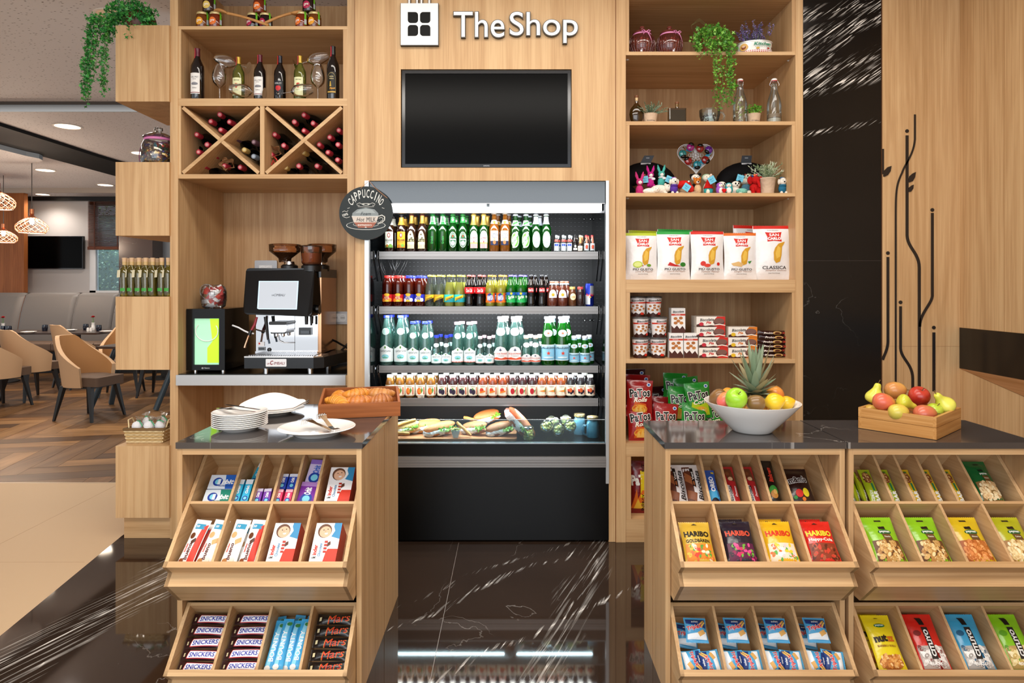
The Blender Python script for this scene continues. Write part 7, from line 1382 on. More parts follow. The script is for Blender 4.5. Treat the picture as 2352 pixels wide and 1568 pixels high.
for key, px, sc_, l in (('cr_lime', 1474, .97, 'white crisp bag with lime picture and yellow green top'), ('cr_chili', 1547, 1.0, 'white crisp bag with red chili picture and green top'), ('cr_tom', 1625, 1.0, 'white crisp bag with tomato picture and red top'), ('cr_ging', 1700, .97, 'white crisp bag with ginger picture and orange top'), ('cr_cla', 1774, 1.12, 'largest white crisp bag with red top at the right end')): put(key, K[key], px, 3.78, Z4, l + ', in front', GC, -.04, 0, R.uniform(-.1, .1), sc_)
for key, px, Y, sc_, l in (('cr_chili', 1548, 3.90, 1.08, 'green topped crisp bag'), ('cr_lime', 1480, 3.92, 1.06, 'lime crisp bag'), ('cr_tom', 1622, 3.92, 1.05, 'red topped tomato crisp bag'), ('cr_cla', 1725, 3.92, 1.17, 'large red topped crisp bag'), ('cr_cla', 1790, 3.92, 1.12, 'second large red topped crisp bag')): put(key, K[key], px, Y, Z4, l + ' standing in the second row', GC, -.04, .03, R.uniform(-.12, .12), sc_)
def cup():
 t = thing('biscuit_cup', '', 'cup'); b = MB(); r0, r1, h = .038, .046, .106; f = lambda z: r0 + (r1 - r0) * z / h; b.lathe([(0, 0), (r0, 0), (r1, h), (r1 + .002, h), (r1 + .002, h + .003)], pm('#ece8e6', .35), 24, cap=False)
 nut = [('e', u, v, .030, .055, c) for u, v, c in ((.40, .58, '#b8743a'), (.49, .62, '#a8642c'), (.58, .56, '#b8743a'), (.45, .36, '#c0803f'), (.55, .38, '#a8642c'), (.49, .48, '#b06c34'), (.36, .42, '#b8743a'), (.64, .44, '#b8743a'))]
 decal(b, cyl(f, 0, h), .26, h, [('r', .25, .72, .75, .80, '#c8341e'), ('r', .25, 0, .75, .14, '#3a1a12'), ('p', [(.3, .14), (.35, .26), (.4, .15), (.46, .24), (.52, .14), (.6, .25), (.68, .14)], '#3a1a12')] + nut + [('t', 'Biscolata', .5, .89, .26, .11, '#1f1a1a', 4, .02, .2), ('t', 'MOOD', .46, .76, .12, .05, '#f4e8e4'), ('p', [(.56, .12), (.64, .1), (.65, .22), (.57, .24)], '#d8301e')])
 b.obj('cup_body', t); b = MB(); b.lathe([(r1 + .003, h), (r1 + .004, h + .008), (r1 - .004, h + .012), (r1 - .010, h + .010), (0, h + .010)], glass('#d8d8d8', .18, 1.2), 24, cap=False); b.obj('lid', t); return t
GB = 'biscuit cups stacked on the shelf'
cn = 0
for lv_, (z, row) in enumerate(((0, ((1470, 3.77), (1512, 3.77), (1490, 3.90))), (.1175, ((1471, 3.77), (1513, 3.77), (1493, 3.90))), (.235, ((1465, 3.80), (1501, 3.80))))):
 for j, (px, Y) in enumerate(row): put('cup', cup, px, Y, Z5 + z, f'white biscuit cup, {["left", "right", "rear"][j]} one of the {["bottom", "middle", "top"][lv_]} level', GB, rz=R.uniform(-.35, .35))
def mood(): return pbox('biscuit_box', .080, .142, .040, '#ece9e6', [('r', 0, .70, 1, .77, '#c8341e'), ('p', [(0, 0), (1, 0), (1, .12), (.8, .28), (.6, .16), (.4, .3), (.2, .18), (0, .3)], '#4a2218')] + [('e', u, v, .14, .06, c) for u, v, c in ((.3, .58, '#b8743a'), (.68, .6, '#a8642c'), (.3, .40, '#b06c34'), (.72, .40, '#c0803f'), (.5, .48, '#b8743a'))] + [('t', 'Biscolata', .5, .86, .8, .09, '#1f1a1a', 3, .02, .2), ('t', 'MOOD', .45, .735, .4, .045, '#f4e8e4')], '#e4e0dc', 'biscuits')
GM = 'upright biscuit boxes'
for i, (px, Y, z, l) in enumerate(((1551, 3.77, 0, 'lower left'), (1584.5, 3.77, 0, 'lower right'), (1556, 3.78, .1425, 'upper front'), (1554, 3.825, .1425, 'upper, second from the front'), (1553, 3.870, .1425, 'upper, third from the front'), (1551, 3.825, 0, 'lower left, second from the front'))): put('mood', mood, px, Y, Z5 + z, f'upright white and brown biscuit box, {l} of the stack', GM)
def pia(col, fc): return lambda: pbox('cookie_box', .165, .058, .045, '#efe8de', [('p', [(.62, 0), (1, 0), (1, 1), (.72, 1), (.62, .7)], col), ('e', .78, .48, .20, .34, '#5a3a34'), ('e', .78, .58, .19, .26, '#7a564c'), ('p', [(0, 0), (.6, 0), (.7, .1), (.5, .16), (.3, .08), (.1, .3), (0, .2)], '#4a2218'), ('p', [(.6, .12), (.8, .2), (1, .1), (1, .18), (.8, .3), (.6, .2)], '#f2e6d8'), ('t', 'Biscolata', .36, .70, .48, .28, '#1f1a1a', 3, .02, .2), ('t', 'Pia', .42, .42, .18, .24, col, 3, .03, .3), ('e', .17, .26, .08, .18, fc)], '#e6ddd0', 'biscuits')
GP = 'flat cookie boxes'
for k in range(4):
 px = 1634 + (2 if k < 2 else -4); put('pia_r', pia('#c8281c', '#c02a3a'), px, 3.77, Z5 + .0595 * k, f'white and red cookie box, {["bottom", "second", "third", "top"][k]} of the front stack', GP)
 if k > 1:
  for j in range(2): put('pia_r', pia('#c8281c', '#c02a3a'), px - 3 - 5 * j, 3.82 + .05 * j, Z5 + .0595 * k, f'red cookie box, {["third", "top"][k - 2]} level and {["second", "third"][j]} row', GP)
 else: put('pia_r', pia('#c8281c', '#c02a3a'), px - 6, 3.82, Z5 + .0595 * k, f'red cookie box, {["bottom", "second"][k]} level and second row', GP)
for k in range(3): put('pia_o', pia('#d8781c', '#e0b82a'), 1703, 3.77, Z5 + .0595 * k, f'white and orange cookie box, {["bottom", "middle", "top"][k]} of three', GP);
for k in range(3): put('pia_o', pia('#d8781c', '#e0b82a'), 1699, 3.82, Z5 + .0595 * k, f'orange cookie box behind the {["bottom", "middle", "top"][k]} front one', GP)
K['probi'] = lambda: pbag('cookie_pack', .172, .026, .055, '#341414', [('e', .62, .5, .16, .4, '#c8a060'), ('e', .62, .5, .10, .25, '#4a1c14'), ('t', 'Probis', .32, .5, .3, .5, '#e8dcd0', 0, .03, .2), ('r', .8, .3, .95, .7, '#b83a2c')], .05, 'biscuits', sealx=True)
for k in range(6): put('probi', K['probi'], 1774 + (2, -1, 1, 0, 3, -1)[k], 3.79, Z5 + .0255 * k, f'dark brown cookie pack, {["bottom", "second", "third", "fourth", "fifth", "top"][k]} of the six piled', 'piled cookie packs', 0, (.01, -.02, .015, -.01, .02, 0)[k], R.uniform(-.1, .1))
def patos(key, c, c2, sub, arts):
 K[key] = lambda: pbag('snack_bag', .150, .205, .055, c, [('p', arts, c2), ('e', .5, .22, .30, .12, '#e8a83a'), ('p', [(.3, .1), (.4, .3), (.45, .12), (.55, .32), (.62, .12), (.74, .28), (.7, .08)], '#f0c060'), ('t', 'PaTos', .5, .66, .84, .26, '#f2f0e8', 5, .085), ('t', 'PaTos', .5, .66, .80, .23, '#14100e', 5, .03), ('t', sub, .52, .47, .55, .12, '#f6eed8', 5, .03, .3), ('e', .84, .89, .08, .05, '#dfe8f2'), ('e', .84, .89, .05, .03, '#2a5aa8')], .05, 'snacks', wob=.003, seed=len(K))
patos('pat_r', '#9a1418', '#d05a1e', 'Rolls', [(.2, .08), (.8, .08), (.75, .36), (.3, .42)]); patos('pat_g', '#1f8a2c', '#b4cc1e', 'Corn', [(.1, .08), (.9, .08), (.85, .45), (.5, .38), (.2, .48)]); patos('pat_d', '#3a1014', '#7a2018', 'Hot', [(.2, .08), (.8, .08), (.75, .36), (.3, .42)])
GS = 'snack bags on the lower shelf'
for key, px, py, Y, ry, l in (('pat_r', 1468, 956, 3.76, .03, 'red snack bag standing in front at the left, upper one'), ('pat_r', 1474, 1017, 3.75, -.06, 'red snack bag at the bottom left of the pile'), ('pat_r', 1524, 1010, 3.78, .10, 'red snack bag leaning beside the bottom left one'), ('pat_r', 1462, 940, 3.90, .05, 'red snack bag behind the upper front one'), ('pat_d', 1458, 926, 3.98, -.04, 'dark red snack bag topmost at the back left'), ('pat_r', 1520, 990, 3.94, .06, 'red snack bag in the second row beside the green ones'), ('pat_d', 1510, 965, 4.02, -.05, 'dark red snack bag at the back behind the red row'),
  ('pat_g', 1550, 935, 3.97, .04, 'green snack bag topmost at the left of the green pile'), ('pat_g', 1585, 945, 3.93, -.12, 'green snack bag second from the top of the green pile'), ('pat_g', 1608, 960, 3.80, -.08, 'bright green snack bag facing front beside the bowl'), ('pat_g', 1560, 968, 3.86, .06, 'green snack bag left of the bright front one'), ('pat_g', 1590, 1010, 3.78, .1, 'green snack bag at the bottom of the green pile'), ('pat_g', 1640, 1005, 3.84, -.1, 'green snack bag behind the white bowl')):
 z = max(Z6, PZ(py, Y)); put(key, K[key], px, Y, z, l, GS, -.10, ry, R.uniform(-.1, .1), 1.0)
K['flame'] = lambda: pbag('snack_bag', .150, .300, .07, '#7a1014', [('p', [(.1, .1), (.3, .5), (.35, .3), (.6, .55), (.9, .12)], '#d86a1e'), ('p', [(.2, .1), (.35, .3), (.5, .15), (.7, .35), (.8, .1)], '#e8b83a'), ('r', .45, .04, .70, .96, '#e0c41e'), ('t', 'ENERGY', .575, .22, .7, .14, '#1a1410', 90, .03), ('t', 'ENERGY', .575, .82, .7, .14, '#1a1410', 90, .03), ('t', 'PaTos', .5, .66, .84, .2, '#f2f0e8', 5, .05), ('r', .45, .5, .70, .8, '#e0c41e')], .05, 'snacks', wob=.003, seed=3)
put('flame', K['flame'], 1472, 3.79, Z7, 'red snack bag with a yellow vertical band in the lowest niche', None, -.03)
# ================================================================ LEFT SHELF UNIT GOODS
LZ0, LZ1, LZ2, LZ3 = [PZ(y, YL) + .0008 for y in (60, 226, 400, 861)]; LZ3 += .004
def jam(c, lab, cap='#d8c48a'):
 def f():
  t = thing('jam_jar', '', 'jar'); r = .037; b = MB(); b.lathe([(0, 0), (r * .9, 0), (r, .006), (r, .062), (r * .86, .074), (r * .84, .078)], glass(c, .55, 1.2, .03, c), 22, cap=False); b.obj('glass', t)
  b = MB(); b.lathe([(0, .002), (r * .9, .003), (r * .95, .008), (r * .95, .060), (0, .064)], drink(c, .85), 18, cap=False); b.obj('jam', t)
  b = MB(); b.lathe([(r * .90, .077), (r * .92, .078), (r * .92, .088), (r * .86, .091), (0, .091)], pm(cap, .3, .4), 22, cap=False); b.obj('lid', t)
  b = MB(); decal(b, cyl(r + .0005, .012, .046), 2 * PI * r, .046, [('e', .47, .5, .095, .48, lab), ('t', 'gym', .47, .5, .12, .34, '#f6efe2', 0, .02, .2), ('r', .47, .16, .52, .18, '#f0e4d2')]); b.obj('label', t)
  b = MB(); sf = cyl(r + .0008, .014, .070); b.surf(lambda u, v: sf(.66 + .05 * u, v, 0) if v < .86 else (sf(.66 + .05 * u, .86, 0)[0] * (1 - (v - .86) * 3), sf(.66 + .05 * u, .86, 0)[1] * (1 - (v - .86) * 3), .0925), 3, 10, ink('#6fc22e')); b.surf(lambda u, v: sf(.655 + .06 * u, .05 + .4 * v, .0006), 3, 3, ink('#b9c4c4')); b.obj('seal_strip', t)
  return t
 return f
JAMS = {'ja': jam('#b8641a', '#e8a02a'), 'jo': jam('#c04a14', '#e8742a'), 'jd': jam('#3a0a14', '#b01f4a'), 'jb': jam('#5a2212', '#e0c060')}
for key, px, up, Y, rz, l in (('ja', 466, 0, 3.785, 0, 'amber jam jar, lower left of the first pyramid'), ('jo', 496, 0, 3.785, 0, 'orange jam jar, lower right of the first pyramid'), ('jb', 481, 1, 3.785, .1, 'brown jam jar on top of the first pyramid'),
  ('jd', 582, 0, 3.80, -.3, 'dark red jam jar, lower left of the middle pyramid'), ('jd', 611, 0, 3.80, -.2, 'dark red jam jar, lower right of the middle pyramid'), ('jo', 597, 1, 3.80, 0, 'orange jam jar on top of the middle pyramid'),
  ('jo', 694, 0, 3.785, -.35, 'orange jam jar, lower left of the third pyramid'), ('ja', 723, 0, 3.785, -.2, 'amber jam jar, lower right of the third pyramid'), ('jd', 710, 1, 3.785, 0, 'dark red jam jar on top of the third pyramid')):
 place(key, JAMS[key], (PX(px, Y), Y, LZ0 + .0925 * up), (0, 0, rz), l, 'jam jars in three pyramids')
def spoon(a, b_, label):
 """a = handle end, b_ = bowl end (px, py, Y)"""
 A, B = P(*a), P(*b_); d = B - A; L_ = d.length; b = MB(); m = oak('X', '#a8703c', '#cf9a5e', '#b9834a')
 pts = [A + d * t + Vector((0, 0, .012 * math.sin(PI * t) - .004)) for t in (0, .2, .4, .6, .75)]; b.tube(pts, [.0085, .0085, .0075, .0075, .009], m, 8)
 n = d.normalized(); s = Vector((0, 1, 0)); u = n.cross(s)
 b.surf(lambda x, y: tuple(A + d * (.74 + .26 * x) + s * (.022 * math.sin(PI * min(1, .12 + x * .88)) ** .6 * math.cos(PI * 2 * y)) + u * (-.010 * math.sin(PI * x) * (1 if y < .5 else .3) - .006 * math.sin(2 * PI * y)) + Vector((0, 0, .004 * (1 - x)))), 10, 12, m)
 return tag(b.obj('wooden_spoon'), label, 'spoon')
spoon((617, 57, 3.75), (490, 24, 3.77), 'wooden spoon leaning on the first jam pyramid'); spoon((604, 54, 3.765), (692, 25, 3.77), 'wooden spoon leaning on the third jam pyramid')
def wine(gm, foil_, lab, h=.300, r=.0375, fm_=.1, strip_='#c83a4a'):
 def f():
  t = bottle('wine_bottle', 'bottle', WINE, h, r, gm, None, labels=lab, neck=(.84, .992, foil_, fm_), n=22)
  b = MB(); b.lathe([(r * .41, h * .985), (r * .38, h), (0, h)], pm(foil_, .35, fm_), 16, cap=False); b.obj('cap', t)
  b = MB(); sf = cyl(lambda z: prof_r(scale_prof(WINE, h, r))(z) + .0012, h * .80, h * .19, .008); b.surf(lambda u, v: sf(u - 1.2, v, 0), 2, 4, ink(strip_)); b.obj('tax_strip', t); return t
 return f
GW = glass('#a8b04a', .3, 1.2, .03, '#c8cc74'); GD = pm('#0c0608', .07, 0, .6, 0, .5)
wl_ = [(.10, .60 * .83, .058, '#ece9e4', [('t', 'KALLMET', .5, .80, .74, .08, '#3a3436', 0, .01), ('t', 'VRANAC', .5, .70, .36, .035, '#5a5456'), ('e', .5, .48, .34, .07, '#8a8a90'), ('r', .2, .44, .8, .46, '#55565c'), ('t', 'Kallmet', .5, .28, .44, .06, '#4a4446', 0, 0, .3), ('r', 0, .04, 1, .07, '#7a1f2a')])]
wl2 = [(.10, .50, .056, '#e4e4b4', [('t', 'VERONES', .5, .86, .6, .06, '#4a4a2a'), ('e', .44, .58, .13, .10, '#c0281e'), ('e', .56, .58, .13, .10, '#c0281e'), ('e', .5, .50, .08, .10, '#c0281e'), ('r', .3, .28, .7, .30, '#6a6a3a')])]
wl3 = [(.10, .42, .056, '#1c1f26', [('t', 'MERLOT', .5, .82, .72, .11, '#d8d8d8', 0, .03), ('e', .42, .5, .18, .16, '#c8282c'), ('e', .60, .5, .18, .16, '#c8282c'), ('e', .5, .38, .1, .14, '#c8282c'), ('r', .3, .12, .7, .15, '#8a8a8a')])]
wl4 = [(.10, .50, .056, '#15130f', [('p', arch(.06, .94, .03, .97, .3), '#8a7a4a'), ('p', arch(.09, .91, .05, .94, .3), '#15130f'), ('t', 'KAON', .5, .78, .4, .06, '#cfc08a'), ('t', 'VERA', .5, .68, .5, .05, '#cfc08a'), ('p', [(.3, .32), (.5, .32), (.44, .56), (.36, .56)], '#b9963a'), ('t', 'Pinot', .6, .24, .6, .1, '#e0a03a', 8, .02, .3), ('r', .06, .05, .94, .1, '#c9a04a')])]
for key, bd, px, Y, l in (('w1', wine(GD, '#5a1626', wl_), 453.5, 3.785, 'tall red wine bottle with white label at the left end'), ('w2', wine(GW, '#b8963a', wl2, .255, .0335, .5), 548, 3.80, 'white wine bottle with pale label, left one'), ('w3', wine(GD, '#5a1626', wl_, .268, .034), 597, 3.80, 'shorter red wine bottle with white label in the middle'),
  ('w4', wine(GD, '#1c1e2a', wl3, .262, .0335, .1, '#c8282c'), 643, 3.80, 'dark wine bottle with black label and red emblem'), ('w5', wine(GW, '#b8963a', wl2, .262, .035, .5), 689, 3.80, 'white wine bottle with pale label, right one'), ('w6', wine(GD, '#101012', wl4, .312, .036), 765, 3.785, 'tall slim dark wine bottle with black and gold label at the right end')):
 z = PZ(226, YL) + .001; o = place(key, bd, (PX(px, Y), Y, z), (0, 0, 0), l)
def wineglass():
 t = thing('wine_glass', '', 'wine glass'); b = MB(); gm = glass('#ffffff', .03, 1.5, .01)
 b.lathe([(.022, .200), (.030, .185), (.0385, .150), (.040, .125), (.034, .100), (.018, .082), (.006, .075), (.0035, .068)], gm, 26, cap=False); b.obj('glass_bowl', t)
 b = MB(); b.lathe([(.0035, .068), (.003, .04), (.004, .010), (.012, .003), (.034, .0008), (.0345, 0), (0, 0)], gm, 22, cap=False); b.obj('stem', t); return t
z = PZ(226, YL) + .001
for px, py, Y, rot, l, sc_ in ((504.5, None, 3.80, (0, 0, 0), 'upright wine glass left of the first white wine', 1.05), (730, None, 3.80, (0, 0, 0), 'upright wine glass beside the tall slim bottle', 1.05),
  (571, 156, 3.80, (0, math.radians(-73), 0), 'wine glass balanced on its side over the left upright glass', 1.0), (678, 150, 3.80, (0, math.radians(73), 0), 'wine glass balanced on its side over the right upright glass', 1.0),
  (608, 222, 3.775, (0, math.radians(-82), 0), 'wine glass lying on the shelf in front of the left white wine', 1.0), (640, 222, 3.775, (0, math.radians(82), 0), 'wine glass lying on the shelf in front of the black labelled bottle', 1.0)):
 p = (PX(px, Y), Y, z) if py is None else tuple(P(px, py, Y))
 if py == 222: p = (p[0], p[1], z + .036)
 place('wineglass', wineglass, p, rot, l, 'wine glasses on the wine shelf', sc_)
RK = [(505, 263, 0), (484, 279, 0), (527, 280, 0), (507, 298, 0), (452, 309, 0), (431, 330, 0), (475.5, 332, 0), (456, 349, 0), (433, 365, 0), (495, 358, 0), (469, 381, 0), (515, 381, 0), (551.5, 384, 0),
   (541, 318, 1), (583, 326, 1), (561, 344, 2), (582.5, 359, 3), (698, 264, 0), (676, 280, 0), (719, 283, 0), (698, 300, 0), (631, 309, 0), (651.5, 334, 0), (622.5, 355, 0), (697, 350, 2), (656, 384, 2), (686, 381, 0), (728, 381, 0),
   (778, 299, 0), (757, 315, 0), (733, 332, 0), (776, 332, 0), (753, 350, 0), (775, 367, 0)]
CC = [('#b83040', '#e8a0a0'), ('#6a4a55', '#a88a90'), ('#c8a860', '#e0cf9a'), ('#8a98a8', '#b8c4d0')]
def rackb(kind):
 def f():
  t = thing('wine_bottle', '', 'bottle'); c1, c2 = CC[kind]; T = Matrix.Rotation(PI / 2, 4, 'X'); h, r = .300, .0355; b = MB()
  b.lathe([(a, z - h) for a, z in scale_prof(WINE, h, r)], pm('#0b0a0a', .08, 0, .6, 0, .4) if kind != 1 else GD, 18, T=T, cap=False); b.obj('glass', t)
  b = MB(); T2 = Matrix.Rotation(PI / 2, 4, 'X'); b.lathe([(.0158, -.055), (.0152, 0.0), (.0135, .0025), (0, .003)], pm(c1, .35, .2), 16, T=T2, cap=False); b.lathe([(0, .0034), (.0085, .0034)], pm(c2, .5), 12, T=T2, cap=False)
  if kind == 0: b.box(-.004, .004, -.060, -.003, .0155, .0165, pm('#d84a5a', .5), Matrix.Translation((.002, .06, 0)) @ Matrix.Rotation(.0, 4, 'Y'))
  b.obj('cap', t); return t
 return f
nm_ = ['red capped', 'dull purple capped', 'gold capped', 'silver blue capped']; cells = {}
for px, py, kd in RK:
 Y = 3.86; lx_ = 506 if px < 602 else 697; dx, dy = px - lx_, (py - 321) * 1.15
 cell = ('top' if dy < 0 and abs(dx) < abs(dy) * 1.1 else 'bottom' if dy > 0 and abs(dx) < abs(dy) * 1.1 else 'left' if dx < 0 else 'right'); key = (px < 602, cell); cells[key] = cells.get(key, 0) + 1
 p = P(px, py, Y); place('rack%d' % kd, rackb(kd), (p.x, Y, p.z), (R.uniform(-.03, .03), R.uniform(-3, 3) if kd != 0 else R.uniform(-.9, 1.2), R.uniform(-.06, .06) + (.05 if dx < 0 else -.05)), f'{nm_[kd]} bottle, {ORD[cells[key] - 1]} in the {cell} cell of the {"left" if px < 602 else "right"} rack', 'wine bottles lying in the crossed rack')
for px, py, l in ((526, 378, 'crumpled brown paper sleeve around a bottle in the left rack bottom'), (632, 350, 'brown paper sleeve with a red ribbon in the right rack left cell')):
 b = MB(); q = random.Random(px)
 def fnp(u, v):
  a = 2 * PI * u; r = .020 + .022 * v + .010 * v * math.sin(5 * a + px); return (r * math.cos(a), -.03 + .05 * (1 - v), r * math.sin(a) * .8)
 crumple(b, fnp, 22, 5, pm('#9a7048', .8), .003, None, px)
 if px > 600: b.tube([(.0, -.02, -.03), (.02, -.035, -.045), (.03, -.03, -.07), (.01, -.03, -.075), (.0, -.03, -.05), (-.01, -.03, -.08)], .004, pm('#c8342c', .6), 5)
 o = b.obj('paper_sleeve', None, P(px, py, 3.87)); tag(o, l, 'paper wrap')
Ym = 3.83; mx0, mx1, mz0, mz1 = PX(430, Ym), PX(518, Ym), LZ3, PZ(709, Ym)
t = thing('milk_cooler', 'small black milk cooler with lit green window beside the coffee machine', 'milk cooler', ((mx0 + mx1) / 2, Ym, mz0)); W_ = (mx1 - mx0) / 2; H_ = mz1 - mz0
gb = pm('#060607', .14, 0, .35)
b = MB(); b.box(-W_, W_, .01, .34, .012, H_, gb);
b.obj('body', t)
b = MB(); wx0, wx1, wz0_, wz1_ = PX(446, Ym) - (mx0 + mx1) / 2, PX(504.5, Ym) - (mx0 + mx1) / 2, PZ(837, Ym) - mz0, PZ(731, Ym) - mz0
for q in ((-W_, wx0, .012, H_), (wx1, W_, .012, H_), (wx0, wx1, .012, wz0_), (wx0, wx1, wz1_, H_)): b.box(q[0], q[1], -.01, .01, q[2], q[3], gb)
decal(b, lambda u, v, e: (-.03 + .06 * u, -.010 - e, .018 + .014 * v), .06, .014, [('t', '@ Saeco', .5, .5, .8, .7, '#c8ccd0')]); b.obj('door', t)
b = MB(); b.box(wx0, wx1, .006, .009, wz0_, wz1_, pm('#9fd6b0', .4, em=.55)); decal(b, lambda u, v, e: (wx0 + (wx1 - wx0) * u, .006 - e, wz0_ + (wz1_ - wz0_) * v), wx1 - wx0, wz1_ - wz0_, [])
gl = pm('#a8e81e', .3, em=.8)
b.prism([(wx0 + .50 * (wx1 - wx0), wz0_ + .01), (wx1, wz0_ + .01), (wx1, wz1_ - .002), (wx0 + .60 * (wx1 - wx0), wz1_ - .002), (wx0 + .70 * (wx1 - wx0), wz0_ + .5 * (wz1_ - wz0_)), (wx0 + .50 * (wx1 - wx0), wz0_ + .36 * (wz1_ - wz0_))], .0045, .006, gl, 'Y')
b.obj('lit_window', t)
b = MB(); cxw, czw = (wx0 + wx1) / 2, wz0_ + .72 * (wz1_ - wz0_); b.tube([(cxw + .066 * math.cos(a), .000, czw + .058 * math.sin(a)) for a in [math.radians(k) for k in range(140, 400, 15)]], .0035, pm('#eef4f0', .4), 8); b.obj('milk_tube', t)
for sx in (-1, 1):
 b = MB(); b.lathe([(0, 0), (.014, 0), (.014, .012)], CHROME, 12, c=(sx * (W_ - .03), .04, 0)); b.obj('foot', t)
b = MB(); p0 = P(534, 747, 3.86); b.tube([p0, P(548, 752, 3.85), P(562, 760, 3.84), P(574, 765, 3.83), P(583, 766, 3.83)], .005, pm('#e8e8ea', .4), 8); o = b.obj('milk_hose'); tag(o, 'white hose between the milk cooler and the coffee machine', 'hose')
t = thing('sugar_jar', 'tilted glass jar of red and white sugar sachets on the milk cooler', 'jar', (PX(491, 3.93), 3.93, mz1 + .001)); b = MB()
b.lathe([(0, 0), (.050, 0), (.066, .010), (.074, .05), (.074, .095), (.066, .125), (.05, .14)], glass('#f2f6f8', .03, 1.6, .01), 24, cap=False); b.tube([(.043 * math.cos(a) - .012, -.058 - .012 * math.sin(a), .098 + .045 * math.sin(a)) for a in [2 * PI * k / 20 for k in range(20)]], .003, glass('#f2f6f8', .2, 1.6, .01), 6, closed=True); b.obj('glass', t)
b = MB(); q = random.Random(12)
for k in range(44):
 a = q.random() * 6.28; r = .05 * math.sqrt(q.random()); c = (r * math.cos(a), r * math.sin(a), q.uniform(.014, .12)); T = Matrix.Translation(c) @ Matrix.Rotation(q.uniform(-1, 1), 4, 'Y') @ Matrix.Rotation(q.uniform(-1, 1), 4, 'Z') @ Matrix.Rotation(q.uniform(-.8, .8), 4, 'X')
 b.box(-.022, .022, -.0015, .0015, -.013, .013, pm('#c8261e' if k % 3 else '#f2eeec', .5), T); b.box(-.022, -.012, -.0017, .0017, -.013, .013, pm('#f4f0ee', .5), T)
b.obj('sachets', t)
Yc_ = 3.82
t = thing('coffee_machine', 'large black and chrome espresso machine with tilted touch screen', 'coffee machine', (0, 0, 0))
def bxp(px0, px1, py0, py1, Y0, Y1, mat, parent=t, name='panel', lab=None):
 b = MB(); b.box(PX(px0, Y0), PX(px1, Y0), Y0, Y1, PZ(py1, Y0), PZ(py0, Y0), mat); o = b.obj(name, parent); return o
Yb_ = 3.92
mirror = pm('#dcdde0', .05, 1)
bxp(588, 730, 700, 812, Yb_, 4.26, mirror, name='body')
b = MB(); b.box(PX(730, Yb_), PX(737, Yb_) , Yb_ + .01, 4.26, PZ(812, Yb_), PZ(625, Yb_), pm('#b98c68', .15, .8)); b.obj('side_panel', t)
b = MB(); b.box(PX(588, Yb_), PX(737, Yb_) + .001, Yb_ + .0, 4.27, PZ(637, Yb_), PZ(617, Yb_), gb); b.obj('top_cover', t)
b = MB(); b.box(PX(590, Yb_), PX(728, Yb_), Yb_ + .01, 4.26, PZ(700, Yb_), PZ(637, Yb_), gb); b.obj('upper_body', t)
hp0 = [(565, 622), (568, 617), (574, 615.5), (716, 616), (722, 618), (724, 624), (717, 717), (714, 723), (706, 727), (568, 722), (561, 718), (558.5, 711)]
f3 = [P(x, y, Yc_ + (.06 if y < 660 else 0)) for x, y in hp0]; b = MB(); n_ = len(f3)
bk = [Vector((p.x * .985, p.y + .085, p.z)) for p in f3]
b.add([tuple(p) for p in f3] + [tuple(p) for p in bk], [list(range(n_))[::-1], list(range(n_, 2 * n_))], gb); b.add([tuple(p) for p in f3] + [tuple(p) for p in bk], [(k, (k + 1) % n_, n_ + (k + 1) % n_, n_ + k) for k in range(n_)], gb, True); b.obj('head', t)
def headpt(px, py, e=0):
 Y = Yc_ + .06 * (727 - py) / (727 - 616) - e; return P(px, py, Y - .003)
b = MB(); qd = [(594.5, 645), (686, 645), (682, 710.5), (590.5, 710)]
def scr(u, v, e=0):
 x = (qd[3][0] + (qd[2][0] - qd[3][0]) * u) * (1 - v) + (qd[0][0] + (qd[1][0] - qd[0][0]) * u) * v; y = (qd[3][1] + (qd[2][1] - qd[3][1]) * u) * (1 - v) + qd[0][1] * v
 return tuple(headpt(x, y, e))
b.surf(lambda u, v: scr(u, v), 1, 1, pm('#b8d0e6', .2, em=.5)); b.surf(lambda u, v: scr(.03 + .94 * u, .03 + .94 * v, .0006), 1, 1, pm('#b4bcc6', .2, em=.28))
decal(b, lambda u, v, e: scr(u, v, e), .23, .165, [('t', 'LA', .37, .5, .05, .05, '#2a2a33', 0, .02), ('t', 'CIMBALI', .54, .505, .28, .085, '#2a2a33', 0, .02, .25)], .0012); b.obj('screen', t)
def at(px, py, Y): return P(px, py, Y)
b = MB(); c = at(644, 752, 3.88); b.rbox(c.x - .052, c.x + .052, 3.84, 3.93, c.z - .026, c.z + .026, .02, CHROME, None, 4, 'Y'); b.obj('group_head', t)
b = MB(); b.rbox(c.x - .052, c.x + .052, 3.835, 3.94, c.z + .018, c.z + .038, .009, DARK, None, 4, 'Y'); b.rbox(c.x - .045, c.x + .045, 3.845, 3.94, c.z - .034, c.z - .022, .005, DARK, None, 4, 'Y'); b.obj('group_cover', t)
for dx in (-.018, .020):
 b = MB(); b.lathe([(.004, -.055), (.011, -.050), (.011, -.030)], CHROME, 12, c=(c.x + dx, 3.87, c.z)); b.obj('spout', t)
b = MB(); b.tube([at(610, 727, 3.86), at(613, 755, 3.86), at(616, 780, 3.86)], [.011, .009, .007], DARK, 10); b.tube([at(616, 776, 3.86), at(619, 789, 3.86)], .006, pm('#3a4a5a', .2, .5), 8); b.obj('steam_wand', t)
b = MB(); b.tube([at(590, 728, 3.84), at(585, 745, 3.83), at(574, 765, 3.82)], [.007, .009, .008], pm('#8a2430', .35), 8); b.tube([at(577, 758, 3.82), at(572, 770, 3.815)], .010, DARK, 8); b.tube([at(572, 768, 3.815), at(564, 790, 3.80), at(562, 798, 3.80)], [.006, .006, .008], pm('#d8a888', .12, .9), 8); b.obj('milk_wand', t)
